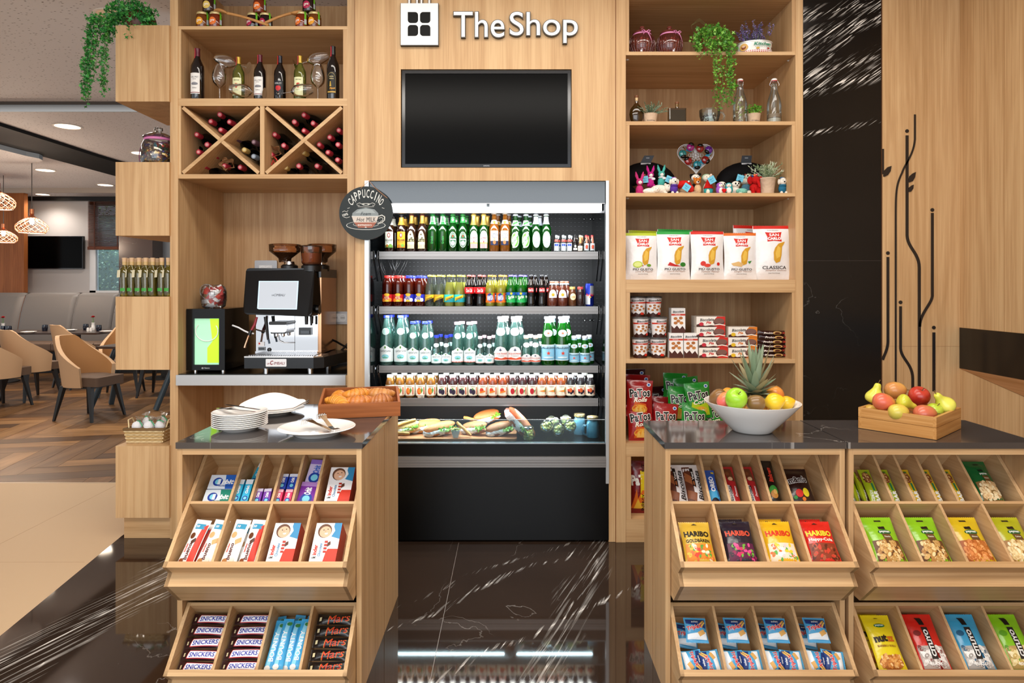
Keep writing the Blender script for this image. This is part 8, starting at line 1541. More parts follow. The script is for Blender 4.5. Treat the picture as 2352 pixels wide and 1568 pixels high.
b = MB(); b.tube([at(704, 725, 3.87), at(704, 745, 3.87)], [.012, .010], DARK, 10); b.tube([at(715, 727, 3.87), at(715, 747, 3.87)], .007, DARK, 10); b.obj('hot_water_outlet', t)
b = MB(); b.box(PX(686, 3.90), PX(714, 3.90), 3.90, 3.93, PZ(769, 3.9), PZ(752, 3.9), pm('#23282e', .3)); b.box(PX(690, 3.89), PX(710, 3.89), 3.893, 3.90, PZ(766, 3.9), PZ(759, 3.9), pm('#4a525a', .3)); b.obj('grounds_drawer', t)
b = MB(); b.lathe([(.02, 0), (.024, .004), (.024, .02)], gb, 18, T=Matrix.Translation(at(726, 710, 3.88)) @ Matrix.Rotation(PI / 2, 4, 'Y')); b.obj('dial', t)
b = MB(); x0_, x1_ = PX(677, Yb_), PX(677.8, Yb_); b.box(x0_, x1_, Yb_ - .001, Yb_, PZ(812, Yb_), PZ(725, Yb_), DARK); b.box(PX(588, Yb_), PX(730, Yb_), Yb_ - .012, Yb_, PZ(814, Yb_), PZ(806, Yb_), mirror)
b.tube([at(638, 770, 3.91), at(640, 782, 3.91), at(652, 787, 3.91), at(676, 787, 3.91)], .003, mirror, 6); b.ell(at(618, 803, 3.915), (.012, .004, .012), DARK, 12, 6); b.obj('front_trim', t)
b = MB(); sx, sz = PX(592, 3.917), PZ(806, 3.917)
decal(b, lambda u, v, e: (sx + .045 * u, 3.917 - e, sz + .055 * v), .045, .055, [('r', 0, .55, .9, 1, '#f0eeee'), ('e', .22, .82, .12, .1, '#d03030'), ('r', .05, .05, 1, .45, '#9aa0a4'), ('r', .12, .12, .92, .38, '#4a5054')]); b.obj('sticker', t)
Yt = 3.76
b = MB(); b.prism([(PX(561, Yt), Yt), (PX(720, Yt), Yt), (PX(741, Yt), Yt + .03), (PX(790, 3.95) , 4.20), (PX(566, Yt), 4.20), (PX(556, Yt) , Yt + .05)], PZ(846, Yt), PZ(821, Yt), pm('#1e2226', .25, .3), 'Z'); b.obj('base', t)
b = MB(); b.prism([(PX(561, Yt), Yt - .002), (PX(720, Yt), Yt - .002), (PX(738, Yt), Yt + .03), (PX(736, Yt), Yt + .16), (PX(566, Yt), Yt + .16), (PX(557, Yt), Yt + .05)], PZ(821, Yt), PZ(818, Yt), pm('#d8d6d4', .2, .9), 'Z')
for k in range(30):
 x = PX(568, Yt) + k * (PX(722, Yt) - PX(568, Yt)) / 30; b.box(x, x + .006, Yt + .02, Yt + .15, PZ(818, Yt), PZ(818, Yt) + .004, pm('#a8a6a6', .25, .9))
b.obj('drip_tray', t)
b = MB(); lx0, lz0 = PX(611, Yt), PZ(841.5, Yt); b.rbox(lx0, PX(658.5, Yt), Yt - .005, Yt, lz0, PZ(824, Yt), .004, pm('#e2e0e0', .25, .4), None, 3, 'Y')
decal(b, lambda u, v, e: (lx0 + (PX(658.5, Yt) - lx0) * u, Yt - .0052 - e, lz0 + (PZ(824, Yt) - lz0) * v), .119, .044, [('t', 'LA', .13, .40, .12, .20, '#8a1f2c', 0, .03), ('t', 'C', .29, .52, .16, .56, '#8a1f2c', 0, .03, .25), ('t', 'IMBALI', .66, .45, .54, .36, '#8a1f2c', 0, .03, .25)]); b.obj('name_plate', t)
for px in (612, 713, 753):
 b = MB(); Yf = 3.86 if px < 740 else 4.1; x = PX(px, Yf); b.lathe([(.018, LZ3), (.018, PZ(846, Yt) - .0)], CHROME, 14, c=(x, Yf, 0)); b.obj('foot', t)
def hopper(px, py0, py1, Y, r, name, lab, bean):
 p = P(px, py1, Y); h = PZ(py0, Y) - p.z; b = MB(); gm = glass('#b87a52', .10, 1.3, .02, '#e6c4a4')
 b.lathe([(r * .38, 0), (r * .42, h * .22), (r, h * .62), (r * 1.02, h * .97), (r * 1.05, h)] if bean else [(r * .8, 0), (r * .92, h * .1), (r * .98, h * .97), (r * 1.04, h)], gm, 28, c=p, cap=False); b.lathe([(r * 1.04, h), (r * .9, h + .004), (0, h + .005)], gm, 28, c=p, cap=False); o = b.obj(name, t)
 b2 = MB()
 if bean:
  b2.lathe([(0, .002), (r * .36, .004), (r * .40, h * .22), (r * .78, h * .50), (0, h * .52)], pm('#1c0d08', .5, bump=.9, bscale=90), 22, c=p, cap=False)
  q = random.Random(px)
  for k in range(90): a = q.random() * 6.28; rr = r * .75 * math.sqrt(q.random()); b2.ell((p.x + rr * math.cos(a), p.y + rr * math.sin(a), p.z + h * .52), (.006, .004, .004), pm('#2a140c', .4), 6, 4)
  o2 = b2.obj('coffee_beans', o); o2['kind'] = 'stuff'
 else: b2.lathe([(0, .002), (r * .78, .004), (r * .90, h * .1), (r * .92, h * .60), (0, h * .62)], pm('#a8684a', .7), 22, c=p, cap=False); b2.obj('cocoa_powder', o)
hopper(654.5, 562, 602, 3.98, .092, 'bean_hopper', '', True); hopper(740, 562, 602, 4.08, .085, 'bean_hopper', '', True); hopper(715.5, 565, 607, 3.93, .064, 'powder_hopper', '', False)
for px, Y, w_ in ((665, 3.97, .05), (716, 3.93, .06), (738, 4.08, .05)):
 b = MB(); p = P(px, 612, Y); b.lathe([(w_, -.03), (w_, .004), (w_ * .8, .012)], DARK, 20, c=p); b.lathe([(w_ * .7, .01), (w_ * .6, .03)], CHROME, 16, c=p); b.obj('hopper_base', t)
def socket(px0, px1, py0, py1, label, Y=YB - .001):
 tt = thing('wall_socket', label, 'power socket', (0, 0, 0)); b = MB(); x0, x1, z0, z1 = PX(px0, Y), PX(px1, Y), PZ(py1, Y), PZ(py0, Y); b.rbox(x0, x1, Y - .012, Y, z0, z1, .008, pm('#a8a8aa', .35, .3), None, 3, 'Y'); b.obj('cover_plate', tt)
 m = (z0 + z1) / 2; b = MB(); b.box(x0 + .03, x1 - .03, Y - .014, Y - .012, m - .028, m + .028, pm('#e0dedc', .4))
 b.obj('insert', tt)
 for xx in (x0 + .03 + (x1 - x0 - .06) * .27, x0 + .03 + (x1 - x0 - .06) * .73):
  b = MB(); b.lathe([(.024, 0), (.024, .002), (.019, .002), (.018, -.004), (0, -.004)], pm('#f0efee', .4), 18, T=Matrix.Translation((xx, Y - .014, m)) @ Matrix.Rotation(PI / 2, 4, 'X'), cap=False)
  for d in (-.009, 0, .009): b.ell((xx + d, Y - .0150, m), (.0028, .001, .0028), DARK, 8, 5)
  b.obj('outlet', tt)
 return tt
socket(586.5, 637.5, 598, 640, 'grey double wall socket above the coffee machine'); socket(752, 808, 715, 744, 'grey double wall socket right of the coffee machine')
b = MB(); b.tube([P(738, 776, 4.1), P(755, 777, 4.15), P(770, 783, 4.2), P(784, 791, 4.22), P(800, 800, 4.24)], .007, DARK, 8); b.tube([P(783, 806, 4.2), P(795, 793, 4.24), P(806, 782, 4.25)], .007, DARK, 8); tag(b.obj('power_cable'), 'black power cable behind the coffee machine', 'cable')
b = MB();
for py in (832, 847): b.tube([P(762, py, 4.15), P(780, py + 1, 4.2), P(806, py, 4.26)], .011, pm('#8a8a8c', .5), 8)
tag(b.obj('corrugated_hose'), 'grey corrugated drain hose under the coffee machine', 'hose')
Yg = 3.655; sc0 = P(841, 489.5, Yg); Rg = 62 * Yg / F * .99
t = thing('cappuccino_sign', 'round black chalkboard cappuccino sign hanging on the cooler edge', 'sign', (sc0.x, Yg, sc0.z))
b = MB(); b.lathe([(0, -.006), (Rg, -.006), (Rg, .006), (0, .006)], pm('#20282a', .7), 56, T=Matrix.Rotation(PI / 2, 4, 'X'), cap=False, smooth=False); b.obj('board', t)
b = MB(); S_ = lambda u, v, e: ((u - .5) * 2 * Rg, -.0062 - e, (v - .5) * 2 * Rg)
wc = '#d8d8d2'
sh = [('e', .50, .27, .37, .085, wc), ('e', .50, .272, .36, .078, '#20282a'), ('e', .5, .29, .24, .05, wc), ('e', .5, .292, .235, .045, '#20282a'), ('p', [(.235, .44), (.735, .44), (.70, .34), (.62, .24), (.36, .24), (.27, .34)], '#c8bdb2'), ('p', [(.275, .325), (.70, .325), (.62, .225), (.36, .225)], '#9a5a44'), ('p', [(.24, .44), (.74, .44), (.73, .50), (.66, .57), (.5, .60), (.34, .57), (.25, .50)], '#7f8788'), ('p', [(.30, .50), (.68, .50), (.62, .56), (.5, .585), (.38, .56)], '#9aa2a2'), ('r', .235, .435, .74, .445, wc),
   ('t', 'Foam', .5, .49, .19, .06, '#20282a', 0, 0, .3), ('t', 'Hot', .40, .38, .15, .07, '#2a2a2a', 0, .0, .3), ('t', 'MILK', .60, .38, .17, .085, '#2a2a2a', 0, .01), ('t', 'ESPRESSO', .48, .275, .26, .028, '#efe4da', 0, .02), ('t', '&', .5, .235, .04, .02, '#efe4da'), ('t', '100%', .115, .47, .11, .045, wc, 15, .02)]
decal(b, S_, 2 * Rg, 2 * Rg, sh, .0003, .00015); b.obj('cup_drawing', t)
b = MB()
word = 'CAPPUCCINO'
for i, ch in enumerate(word):
 a = math.radians(148 - 116 * i / 9); rr = .335; hgt = .16 if 0 < i < 9 else .14; vs, fs = tmesh(ch, .01)
 cx, cy = .5 + rr * math.cos(a) * 1.02, .53 + rr * math.sin(a); ro = (a - PI / 2) * .55; out = []
 for x, y in vs:
  x *= .016 if ch == 'I' else .056; y *= hgt; out.append(S_(cx + x * math.cos(ro) - y * math.sin(ro), cy + x * math.sin(ro) + y * math.cos(ro), .0006))
 b.add(out, fs, ink(wc))
def chalk(pts, r=.0016): b.tube([S_(u, v, .0004) for u, v in pts], r, ink(wc), 4)
for s in (-1, 1):
 chalk([(.5 + s * (.02 + .028 * a) * math.cos(a * 1.0) + s * .05, .665 + .012 * a * math.sin(a) * .6) for a in [k * .45 for k in range(10)]]); chalk([(.5 + s * x, y) for x, y in ((0, .64), (.06, .66), (.12, .69), (.17, .67), (.16, .64), (.12, .645))]); chalk([(.5 + s * .30, .60), (.5 + s * .345, .585)])
chalk([(.35, .62), (.5, .612), (.65, .62)])
chalk([(.735, .44), (.80, .46), (.85, .43), (.85, .37), (.80, .32), (.72, .30)], .0035); chalk([(.745, .40), (.79, .42), (.82, .40), (.81, .36), (.77, .34)], .0018)
chalk([(.06, .52), (.10, .54), (.14, .52), (.17, .55)]); chalk([(.08, .43), (.14, .41), (.20, .43)])
b.obj('chalk_lettering', t)
b = MB(); b.tube([S_(.40, .96, 0), S_(.5, 1.05, 0), S_(.56, 1.10, 0), S_(.64, 1.0, 0), S_(.80, .86, 0), S_(.90, .78, 0)], .0012, pm('#c88a5a', .7), 4); b.obj('cord', t)
Yc = YL - .02; CZ1, CZ2, CZ3, CZ4 = [PZ(y, Yc) + .001 for y in (58, 372, 681, 1024)]
t = thing('hanging_fern', 'green trailing fern in a brown pot on the topmost oak box', 'plant', (PX(298, Yc + .12), Yc + .14, CZ1)); b = MB(); b.lathe([(0, 0), (.055, 0), (.085, .05), (.085, .09), (.07, .12), (.06, .12), (.07, .09), (0, .06)], pm('#5a2c18', .45), 20, cap=False, c=(.05, 0, 0)); b.obj('pot', t)
lv = MB(); st = MB(); q = random.Random(9); GF = ['#2f7a34', '#3f9a44', '#256a2c', '#5ab04a', '#2c8238']
leafy(lv, (.02, -.05, .10), (.15, .08, .075), 900, .025, GF, 10); leafy(lv, (.14, -.08, .03), (.05, .05, .07), 170, .023, GF, 11); leafy(lv, (-.06, -.12, -.02), (.08, .04, .08), 330, .024, GF, 12)
for k in range(11):
 x = q.uniform(-.15, -.03); L_ = q.uniform(.28, .46) + (.06 if x < -.09 else 0); vine(lv, st, (x, -.14, .05), L_, int(40 + L_ * 170), q, GF, .022, .022, (-.5, -.5))
vine(lv, st, (.09, -.14, .06), .12, 24, q, GF, .026, .01, (0, -.5))
lv.obj('foliage', t); st.obj('stem', t)
b = MB(); b.lathe([(0, 0), (.05, 0), (.06, .008), (0, .012)], pm('#a85a34', .4), 18, cap=False); o = b.obj('saucer', None, (PX(368, Yc + .2), Yc + .25, CZ1)); tag(o, 'small terracotta saucer beside the fern pot', 'saucer')
t = thing('sweet_jar', 'large glass jar of wrapped sweets with pink ribbon on an oak box', 'jar', (PX(362, Yc + .13), Yc + .14, CZ2)); gj = glass('#f4f4f2', .04, 1.5, .01); b = MB()
b.lathe([(0, 0), (.085, 0), (.092, .01), (.092, .115), (.080, .145), (.070, .152), (.070, .165)], gj, 30, cap=False); b.obj('glass', t)
b = MB(); q = random.Random(21)
for k in range(210):
 a = q.random() * 6.28; r = .080 * (q.random() ** .35); c = (r * math.cos(a), r * math.sin(a), q.uniform(.01, .125)); T = Matrix.Translation(c) @ Matrix.Rotation(q.uniform(0, 6), 4, 'Z') @ Matrix.Rotation(q.uniform(-.9, .9), 4, 'Y'); cm = pm(q.choice(['#c8a03a', '#2f7a44', '#4a3a9a', '#c83a2c', '#b07a3a', '#e0c890', '#8a5a2a', '#3a8a9a']), .22, .6)
 b.box(-.011, .011, -.005, .005, -.005, .005, cm, T); b.add([(-.011, 0, 0), (-.020, -.006, .004), (-.020, .006, -.004), (.011, 0, 0), (.020, -.006, .004), (.020, .006, -.004)], [(0, 1, 2), (3, 4, 5)], cm, False, T)
o = b.obj('wrapped_sweets', t); o['kind'] = 'stuff'
b = MB(); b.lathe([(.074, .163), (.085, .166), (.082, .172), (.050, .190), (.018, .196), (.014, .202), (.024, .212), (.022, .226), (0, .232)], gj, 26, cap=False); b.obj('lid', t)
b = MB(); rb = pm('#d87ab0', .6); b.lathe([(.075, .146), (.078, .150), (.078, .158), (.074, .162)], rb, 24, cap=False); b.surf(lambda u, v: (-.070 - .030 * math.sin(u * 2.2), -.03 + .01 * v, .155 - .14 * u), 8, 1, rb); b.obj('ribbon', t)
def oil():
 t = thing('oil_bottle', '', 'bottle'); b = MB(); r = .0265; b.lathe([(0, 0), (r * .9, 0), (r, .01), (r * .8, .06), (r, .12), (r * .98, .15), (r * .5, .168), (r * .42, .178), (r * .42, .212)], glass('#b8a82c', .2, 1.3, .02, '#d8cc5a'), 18, cap=False); b.obj('glass', t)
 b = MB(); b.lathe([(0, .018), (r * .84, .018), (r * .90, .03), (r * .74, .06), (r * .93, .12), (r * .90, .148), (0, .152)], glass('#6a5a10', .45, .5, .05, '#b8a42a'), 16, cap=False); b.obj('oil', t)
 b = MB()
 for k in range(3): b.tube([(.010 * math.cos(k * 2 + j), .008 * math.sin(k + j) , .03 + .015 * j) for j in range(8)], .0035, pm('#7a9a2a', .5), 5)
 b.obj('herbs', t)
 b = MB(); b.lathe([(r * .46, .200), (r * .46, .212), (r * .5, .214), (r * .5, .222), (0, .223)], pm('#d8b48c', .6), 14, cap=False); b.lathe([(r * .44, .180), (r * .45, .200)], pm('#c8a870', .5), 14, cap=False); b.obj('cork', t)
 b = MB(); b.add([(-.030, -.020, .150), (-.010, -.027, .152), (-.012, -.0285, .110), (-.032, -.022, .108)], [(0, 1, 2, 3)], pm('#d8cfae', .7)); b.add([(-.030, -.0195, .150), (-.010, -.0265, .152), (-.012, -.028, .110), (-.032, -.0215, .108)], [(3, 2, 1, 0)], pm('#d8cfae', .7)); b.tube([(-.02, -.024, .150), (-.012, -.014, .168), (.0, -.010, .172)], .0006, pm('#c8b890', .8), 4); b.obj('paper_tag', t)
 b = MB(); sf = cyl(r + .0002, .03, .018); b.surf(lambda u, v: sf(.42 + .16 * u, v, 0), 3, 1, ink('#3f9a3a')); b.obj('label', t); return t
for i, px in enumerate((286, 303, 319.5, 335, 351, 372, 387)):
 Y = Yc + .05; place('oil', oil, (PX(px, Y), Y, CZ3), (0, 0, R.uniform(-.2, .2)), f'infused oil bottle with cream tag, {ORD[i]} from the left in front', 'infused oil bottles on the oak box')
for i, px in enumerate((294, 311, 328, 344, 362)):
 Y = Yc + .13; place('oil', oil, (PX(px, Y), Y, CZ3), (0, 0, R.uniform(-.4, .4)), f'infused oil bottle with cream tag, {ORD[i]} from the left in the rear row', 'infused oil bottles on the oak box')
t = thing('wicker_basket', 'small pale wicker basket with dark rim on the lowest oak box', 'basket', (PX(343, Yc + .12), Yc + .13, CZ4)); b = MB(); wcol = [pm('#e0c99a', .7), pm('#c8a870', .7)]
def ring(z, k=0):
 f = 1 + z * 1.6; a, c = .100 * f, .062 * f; return [(-a, -c), (a, -c), (a, c), (-a, c)]
for lv_ in range(7):
 z = .008 + lv_ * .010; rg = ring(z)
 for s in range(4):
  p0, p1 = Vector((*rg[s], z)), Vector((*rg[(s + 1) % 4], z)); n = 12 if s % 2 == 0 else 8; d = p1 - p0; o_ = Vector((d.y, -d.x, 0)).normalized()
  b.tube([p0 + d * (k / n) + o_ * (.003 * math.cos(PI * (k + lv_))) for k in range(n + 1)], .0052, wcol[lv_ % 2], 5)
b.box(-.10, .10, -.062, .062, 0, .006, wcol[0]); b.obj('weave', t)
b = MB(); rg = ring(.085); b.tube([(x, y, .080) for x, y in rg] , .009, pm('#7a5c34', .7), 8, closed=True); b.obj('rim', t)
for s in (-1, 1): b = MB(); b.tube([(s * .108, -.03, .08), (s * .118, -.02, .125), (s * .118, .02, .13), (s * .108, .04, .08)], .004, wcol[0], 6); b.obj('handle', t)
q = random.Random(2)
for i, (x, y, z) in enumerate(((-.065, -.03, .07), (.012, -.045, .075), (.075, -.02, .07), (-.02, .02, .085), (.05, .03, .085))):
 s_ = thing('salt_pouch', 'small white cloth pouch in the wicker basket, ' + ['left front', 'middle front', 'right front', 'left rear', 'right rear'][i] + ' one', 'pouch', (t.location.x + x, t.location.y + y, CZ4 + z), (0, q.uniform(-.3, .3), 0), 'white pouches in the wicker basket')
 b = MB(); b.lathe([(0, 0), (.022, .002), (.030, .018), (.027, .036), (.012, .050), (.008, .053)], pm('#e8e8ea', .8, bump=.4), 14, cap=False); b.obj('cloth', s_)
 b = MB(); b.lathe([(.009, .052), (.011, .054), (.009, .058)], pm('#3f9a6a', .6), 12); b.tube([(.010, -.008, .053), (.028, -.018, .048), (.040, -.024, .038)], .003, pm('#4aa878', .6), 5); b.obj('ribbon', s_)
 b = MB(); crumple(b, lambda u, v: ((.010 + .016 * v) * math.cos(2 * PI * u), (.010 + .012 * v) * math.sin(2 * PI * u), .056 + .020 * v), 10, 3, glass('#e0d4c4', .35, 1.2), .003, None, i); b.obj('cellophane', s_)
# ================================================================ DINING ROOM
def downlight(px, py, z, w=.12, i=0):
 p = onz(px, py, z - .004); t = thing('ceiling_downlight', ['round recessed ceiling downlight nearest the black channel', 'recessed downlight beyond the black channel, left one', 'recessed downlight beyond the black channel, right one', 'farthest small recessed downlight', 'recessed downlight partly behind the sweet jar', 'white rimmed downlight behind the fern'][i], 'ceiling light', tuple(p), (0, 0, 0), 'recessed ceiling downlights')
 b = MB(); b.lathe([(w, .004), (w * 1.12, .003), (w * 1.15, -.003), (w * .98, -.003)], pm('#efe6da', .4), 28, cap=False); b.obj('frame', t)
 b = MB(); b.lathe([(0, -.001), (w * .98, -.001)], pm('#ffe6c4', .5, em=5 if i < 5 else 0), 28, cap=False); b.obj('diffuser', t)
 if i < 5:
  d = bpy.data.lights.new('downlight_lamp', 'SPOT'); d.energy = 45 if i == 3 else 105; d.color = (1, .90, .80); d.spot_size = 2.6; d.spot_blend = .8; d.shadow_soft_size = .1
  o = bpy.data.objects.new('downlight_lamp', d); C.objects.link(o); o.location = p - Vector((0, 0, .03))
downlight(155, 290.5, 3.2, .125, 0); downlight(104, 391, 3.1 if False else 3.2, .125, 1); downlight(242, 425, 3.2, .12, 2); downlight(98, 446.5, 3.2, .115, 3); downlight(325, 352, 3.2, .12, 4); downlight(262, 36, 3.3, .11, 5)
def pendant(px, py_top, py_bot, Y, w, label):
 """woven copper wire shade: py_top = top of socket, py_bot = lower rim"""
 z1, z0 = PZ(py_top, Y), PZ(py_bot, Y); H = z1 - z0; t = thing('pendant_lamp', label, 'pendant lamp', (PX(px, Y), Y, z0), (0, 0, 0), 'copper wire pendant lamps')
 cu = pm('#d8825a', .2, .9); cg = pm('#f6b088', .3, .5); b = MB(); b.tube([(0, 0, H), (0, 0, 3.205 - z0)], .006, pm('#5a5450', .6), 6); b.obj('cord', t)  # wires get a paler copper than the socket, painting in the bulb's glow
 b = MB(); b.lathe([(.028, H * .78), (.028, H)], cu, 12); b.obj('socket', t); b = MB(); b.lathe([(w * .30, H * .62), (w * .12, H * .74), (.03, H * .80)], cu, 20, cap=False); b.obj('cone', t)
 prof = [(w * .30, H * .62), (w * .62, H * .52), (w * .9, H * .36), (w, H * .22), (w * .95, H * .10), (w * .80, 0)]; f = prof_r([(a, z) for a, z in prof[::-1]])
 b = MB()
 for s in (-1, 1):
  for k in range(14): b.tube([(f(z) * math.cos(a), f(z) * math.sin(a), z) for z, a in [(H * .62 * (1 - j / 9), 2 * PI * k / 14 + s * 1.3 * j / 9) for j in range(10)]], .0032, cg, 5)
 for r, z in (prof[0], prof[-1]): b.tube([(r * math.cos(a), r * math.sin(a), z) for a in [2 * PI * j / 28 for j in range(28)]], .007, cg, 5, closed=True)
 b.obj('wire_shade', t)
 b = MB(); b.ell((0, 0, H * .48), (.03, .03, .045), pm('#fff0d8', .4, em=8), 12, 8); b.obj('bulb', t)
 d = bpy.data.lights.new('pendant_light', 'POINT'); d.energy = 32; d.color = (1, .80, .62); d.shadow_soft_size = .05; o = bpy.data.objects.new('pendant_light', d); C.objects.link(o); o.location = (PX(px, Y), Y, z0 + H * .3)
pendant(73, 480, 534, 9.0, .195, 'copper wire pendant lamp in front of the pale wall'); pendant(8, 514, 556, 10.4, .19, 'lower copper pendant lamp in front of the orange wood panel'); pendant(-6, 420, 479, 7.6, .18, 'copper pendant lamp cut by the left picture edge')
Yk = 11.35; zt = PZ(672, Yk); t = thing('banquette', 'long grey leather banquette bench with curved back sections', 'bench', (0, 0, 0)); gk = pm('#6c6865', .5, bump=.05, bscale=20); gk2 = pm('#6a5444', .5)
xs_ = [PX(v, Yk) for v in (-140, 52, 174, 266, 400)]
for a, c in zip(xs_, xs_[1:]):
 b = MB(); w_ = c - a
 def bf(u, v, a=a, w_=w_):
  e = min(u, 1 - u) * 2; rr = .05 * (1 - min(1, e * 12)) ** 2; z = .42 + (zt - .42) * v; y = Yk - .18 + .22 * v ** 2 + rr
  if v > .96: y += .10 * (v - .96) / .04
  return (a + .004 + (w_ - .008) * u + .07 * (1 - v) * 0, y, z)
 b.surf(bf, 24, 22, gk); b.surf(lambda u, v: (a + .004 + (w_ - .008) * u, Yk + .14 + .16 * v, zt - .06 * v * v), 10, 4, gk); b.box(a + .01, c - .01, Yk - .02 + .105, Yk - .008 + .105, zt - .345, zt - .338, pm('#5a504a', .6)); b.obj('back_section', t)
 b = MB(); b.rbox(a + .004, c - .004, Yk - .62, Yk - .14, .36, .50, .03, gk2, None, 3, 'X'); b.obj('seat_cushion', t)
b = MB(); b.box(xs_[0], xs_[-1], Yk - .52, Yk + .2, 0, .36, pm('#1a1614', .6)); b.obj('plinth', t)
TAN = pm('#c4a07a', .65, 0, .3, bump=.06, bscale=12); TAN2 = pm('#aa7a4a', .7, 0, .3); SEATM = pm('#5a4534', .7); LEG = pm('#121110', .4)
def chair():
 t = thing('dining_chair', '', 'chair'); ang = 2.1; n = 26
 def top(a): k = min(1, abs(a) / ang); return .90 - .36 * max(0, (k - .26) / .74) ** .72 if k > .26 else .90
 def sh(u, v, off):
  a = (u - .5) * 2 * ang * .92; zt_ = top(a); z = .36 + (zt_ - .36) * v; lean = .09 * max(0, math.cos(a)) * ((z - .4) / .5) ; rx, ry = .235 - .02 * (1 - v), .255
  return (math.sin(a) * (rx + off) * (1 + .04 * v), -(-math.cos(a)) * (ry + off) + lean + .0, z) if True else None
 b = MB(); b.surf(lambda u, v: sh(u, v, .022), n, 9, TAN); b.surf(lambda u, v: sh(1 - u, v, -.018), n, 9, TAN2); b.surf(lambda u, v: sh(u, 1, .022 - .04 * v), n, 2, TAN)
 b.surf(lambda u, v: sh(0, u, .022 - .04 * v), 9, 2, TAN); b.surf(lambda u, v: sh(1, u, -.018 + .04 * v), 9, 2, TAN); b.obj('shell', t)
 b = MB(); b.lathe([(0, .36), (.185, .36), (.205, .38), (.20, .45), (.17, .475), (0, .48)], SEATM, 26, cap=False, sy=1.12); b.rbox(-.19, .19, -.27, -.05, .37, .465, .03, SEATM, None, 4, 'Z'); b.obj('seat', t)
 for sx in (-1, 1):
  for sy in (-1, 1):
   b = MB(); A, B = Vector((sx * .17, sy * .17, .37)), Vector((sx * .225, sy * .235, 0)); vs = []
   for p, w_ in ((A, .024), (B, .011)): vs += [p + Vector((a, c, 0)) for a, c in ((-w_, -w_), (w_, -w_), (w_, w_), (-w_, w_))]
   b.add(vs, [(3, 2, 1, 0), (4, 5, 6, 7), (0, 1, 5, 4), (1, 2, 6, 5), (2, 3, 7, 6), (3, 0, 4, 7)], LEG); b.obj('leg', t)
 b = MB(); b.box(-.18, .18, -.18, .18, .345, .365, LEG); b.obj('seat_frame', t); return t
GCH = 'tan leather dining chairs'
for px, Y, rz, l in ((207, 7.15, 1.38, 'tan leather chair standing turned to the right in the middle of the dining floor'), (72, 8.35, PI - .35, 'tan leather chair seen from behind, second from the left edge'), (-4, 7.75, PI - .25, 'tan leather chair seen from behind at the left picture edge'), (182, 9.35, PI - .5, 'tan leather chair behind the turned chair at the far table'),
  (281, 8.7, .35, 'tan leather chair half hidden by the oak box, far side of the table'), (374, 8.65, .1, 'tan leather chair whose legs show under the oak box')):
 place('chair', chair, (PX(px, Y), Y, 0), (0, 0, rz), l, GCH)
def table(x0, x1, y0, y1, label, legs='post'):
 t = thing('dining_table', label, 'table', ((x0 + x1) / 2, (y0 + y1) / 2, 0)); W_, D_ = (x1 - x0) / 2, (y1 - y0) / 2; b = MB(); b.rbox(-W_, W_, -D_, D_, .725, .75, .02, pm('#3a2a22', .3)); b.obj('table_top', t)
 if legs == 'post':
  b = MB(); b.box(-.04, .04, -.04, .04, .02, .725, LEG); b.obj('post', t); b = MB(); b.lathe([(0, 0), (.28, 0), (.28, .012), (.05, .02)], LEG, 28); b.obj('base_plate', t)
 else:
  for s in (-1, 1):
   for k in (-1, 1):
    b = MB(); b.tube([(s * (W_ - .1), k * .06, .72), (s * (W_ - .1) + k * 0 - .22 * 1, k * (D_ - .1), .01)], .035, pm('#33424a', .4), 4); b.obj('leg', t)
 return t
tb = [(PX(-60, 9.9), PX(70, 9.9), 9.3, 10.3, 'dark dining table at the left picture edge with a red flower', 'post'), (PX(85, 10), PX(262, 10), 9.6, 10.45, 'dark dining table in the middle before the grey banquette', 'post'), (-4.76, -3.8, 7.45, 8.05, 'dark dining table with slanted legs behind the oak boxes', 'x'), (PX(265, 10) + .15, PX(265, 10) + 1.1, 9.9, 10.6, 'dark dining table at the right end of the banquette', 'post')]
for a in tb: table(*a)
def tumbler():
 t = thing('water_glass', '', 'glass'); b = MB(); gm = glass('#101c3c', .6, 1.3, .02, '#3a4a7a'); b.lathe([(0, .006), (.030, .006), (.034, 0), (.040, .05), (.036, .095), (.033, .095), (.036, .05), (.030, .012), (0, .012)], gm, 18, cap=False); b.obj('glass_body', t); return t
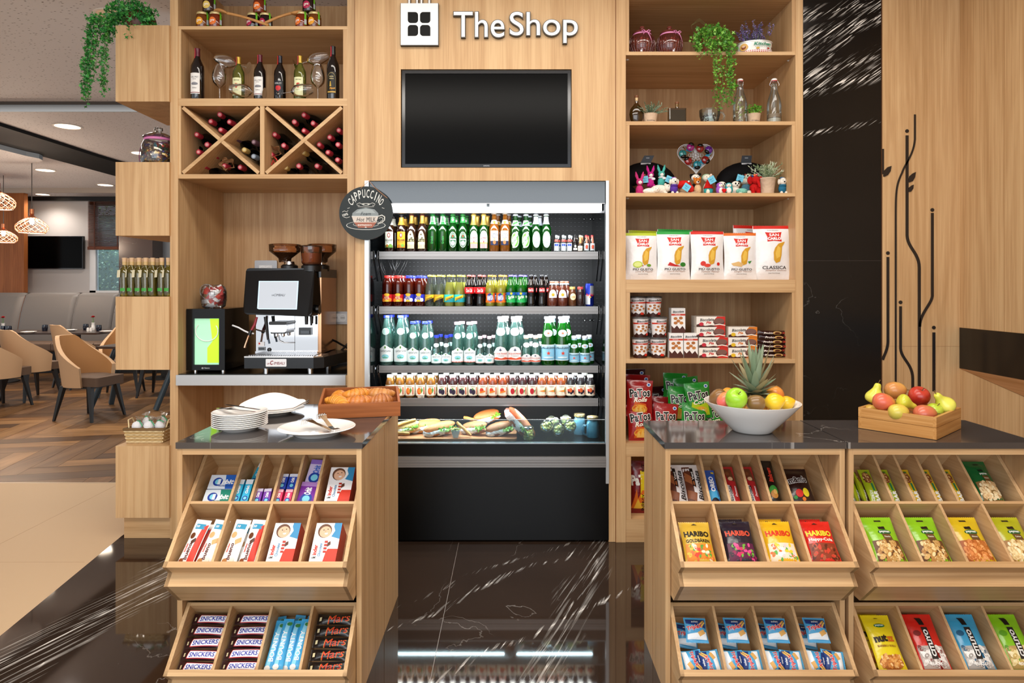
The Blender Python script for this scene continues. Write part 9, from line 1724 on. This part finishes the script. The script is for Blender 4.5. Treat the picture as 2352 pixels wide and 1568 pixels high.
for px, Y, l in ((8, 9.75, 'dark blue tumbler beside the left white vase'), (20, 9.7, 'dark blue tumbler right of the left vase'), (103, 10.0, 'dark blue tumbler partly behind a chair back'), (135, 9.9, 'dark blue tumbler in the middle of the middle table'), (197, 10.2, 'dark blue tumbler left of the right vase'), (227, 9.95, 'dark blue tumbler right of the right vase')):
 o = place('tumbler', tumbler, (PX(px, Y), Y, .7505), (0, 0, 0), l, 'dark blue tumblers on the dining tables', 1.0)
def vase():
 t = thing('flower_vase', '', 'vase'); b = MB(); b.lathe([(0, 0), (.024, 0), (.030, .03), (.024, .07), (.020, .10), (.026, .12)], CERAM, 16, cap=False); b.obj('vase_body', t)
 b = MB(); b.tube([(0, 0, .05), (.002, 0, .16), (0, 0, .20)], .0025, pm('#4a8a3a', .6), 5); q = random.Random(1)
 for k in range(12): p = Vector((q.uniform(-.01, .01), q.uniform(-.01, .01), q.uniform(.12, .19))); one_leaf(b, p, Vector((q.uniform(-1, 1), 0, .4)).normalized(), Vector((0, 0, 1)), .022, pm('#5aa03a', .5), 2)
 b.obj('stem', t)
 b = MB()
 for k in range(60):
  a = q.random() * 6.28; e = q.uniform(0, 1.4); d = Vector((math.cos(a) * math.cos(e), math.sin(a) * math.cos(e), math.sin(e) * .7)); p = Vector((0, 0, .20)); w = d.cross(Vector((0, 0, 1))).normalized(); b.add([p, p + d * .034 - w * .010, p + d * .040, p + d * .034 + w * .010], [(0, 1, 2, 3)], pm(q.choice(['#c8101c', '#e02430', '#a80c16']), .6))
 b.obj('carnation', t); return t
for px, Y, l in ((7, 10.0, 'white vase with a red carnation on the left table'), (214, 10.15, 'white vase with a red carnation on the middle table')): place('vase', vase, (PX(px, Y), Y, .7505), (0, 0, 0), l, 'white vases with red carnations')
for i, px in enumerate((202, 209)):
 b = MB(); b.lathe([(0, 0), (.018, 0), (.020, .02), (.016, .055), (0, .06)], CERAM, 12, cap=False); o = b.obj('salt_shaker', None, (PX(px, 9.9), 9.9, .7505)); tag(o, 'small white shaker beside the right vase, ' + ('left' if i == 0 else 'right') + ' one', 'shaker', 'white shakers')
for px, Y, l in ((66, 9.6, 'white plate at the left end of the middle table'), (160, 10.0, 'white plate on the middle table'), (246, 9.75, 'white plate at the right end of the middle table')): place('dplate', plate, (PX(px, Y), Y, .7505), (0, 0, 0), l, 'white plates on the dining tables')
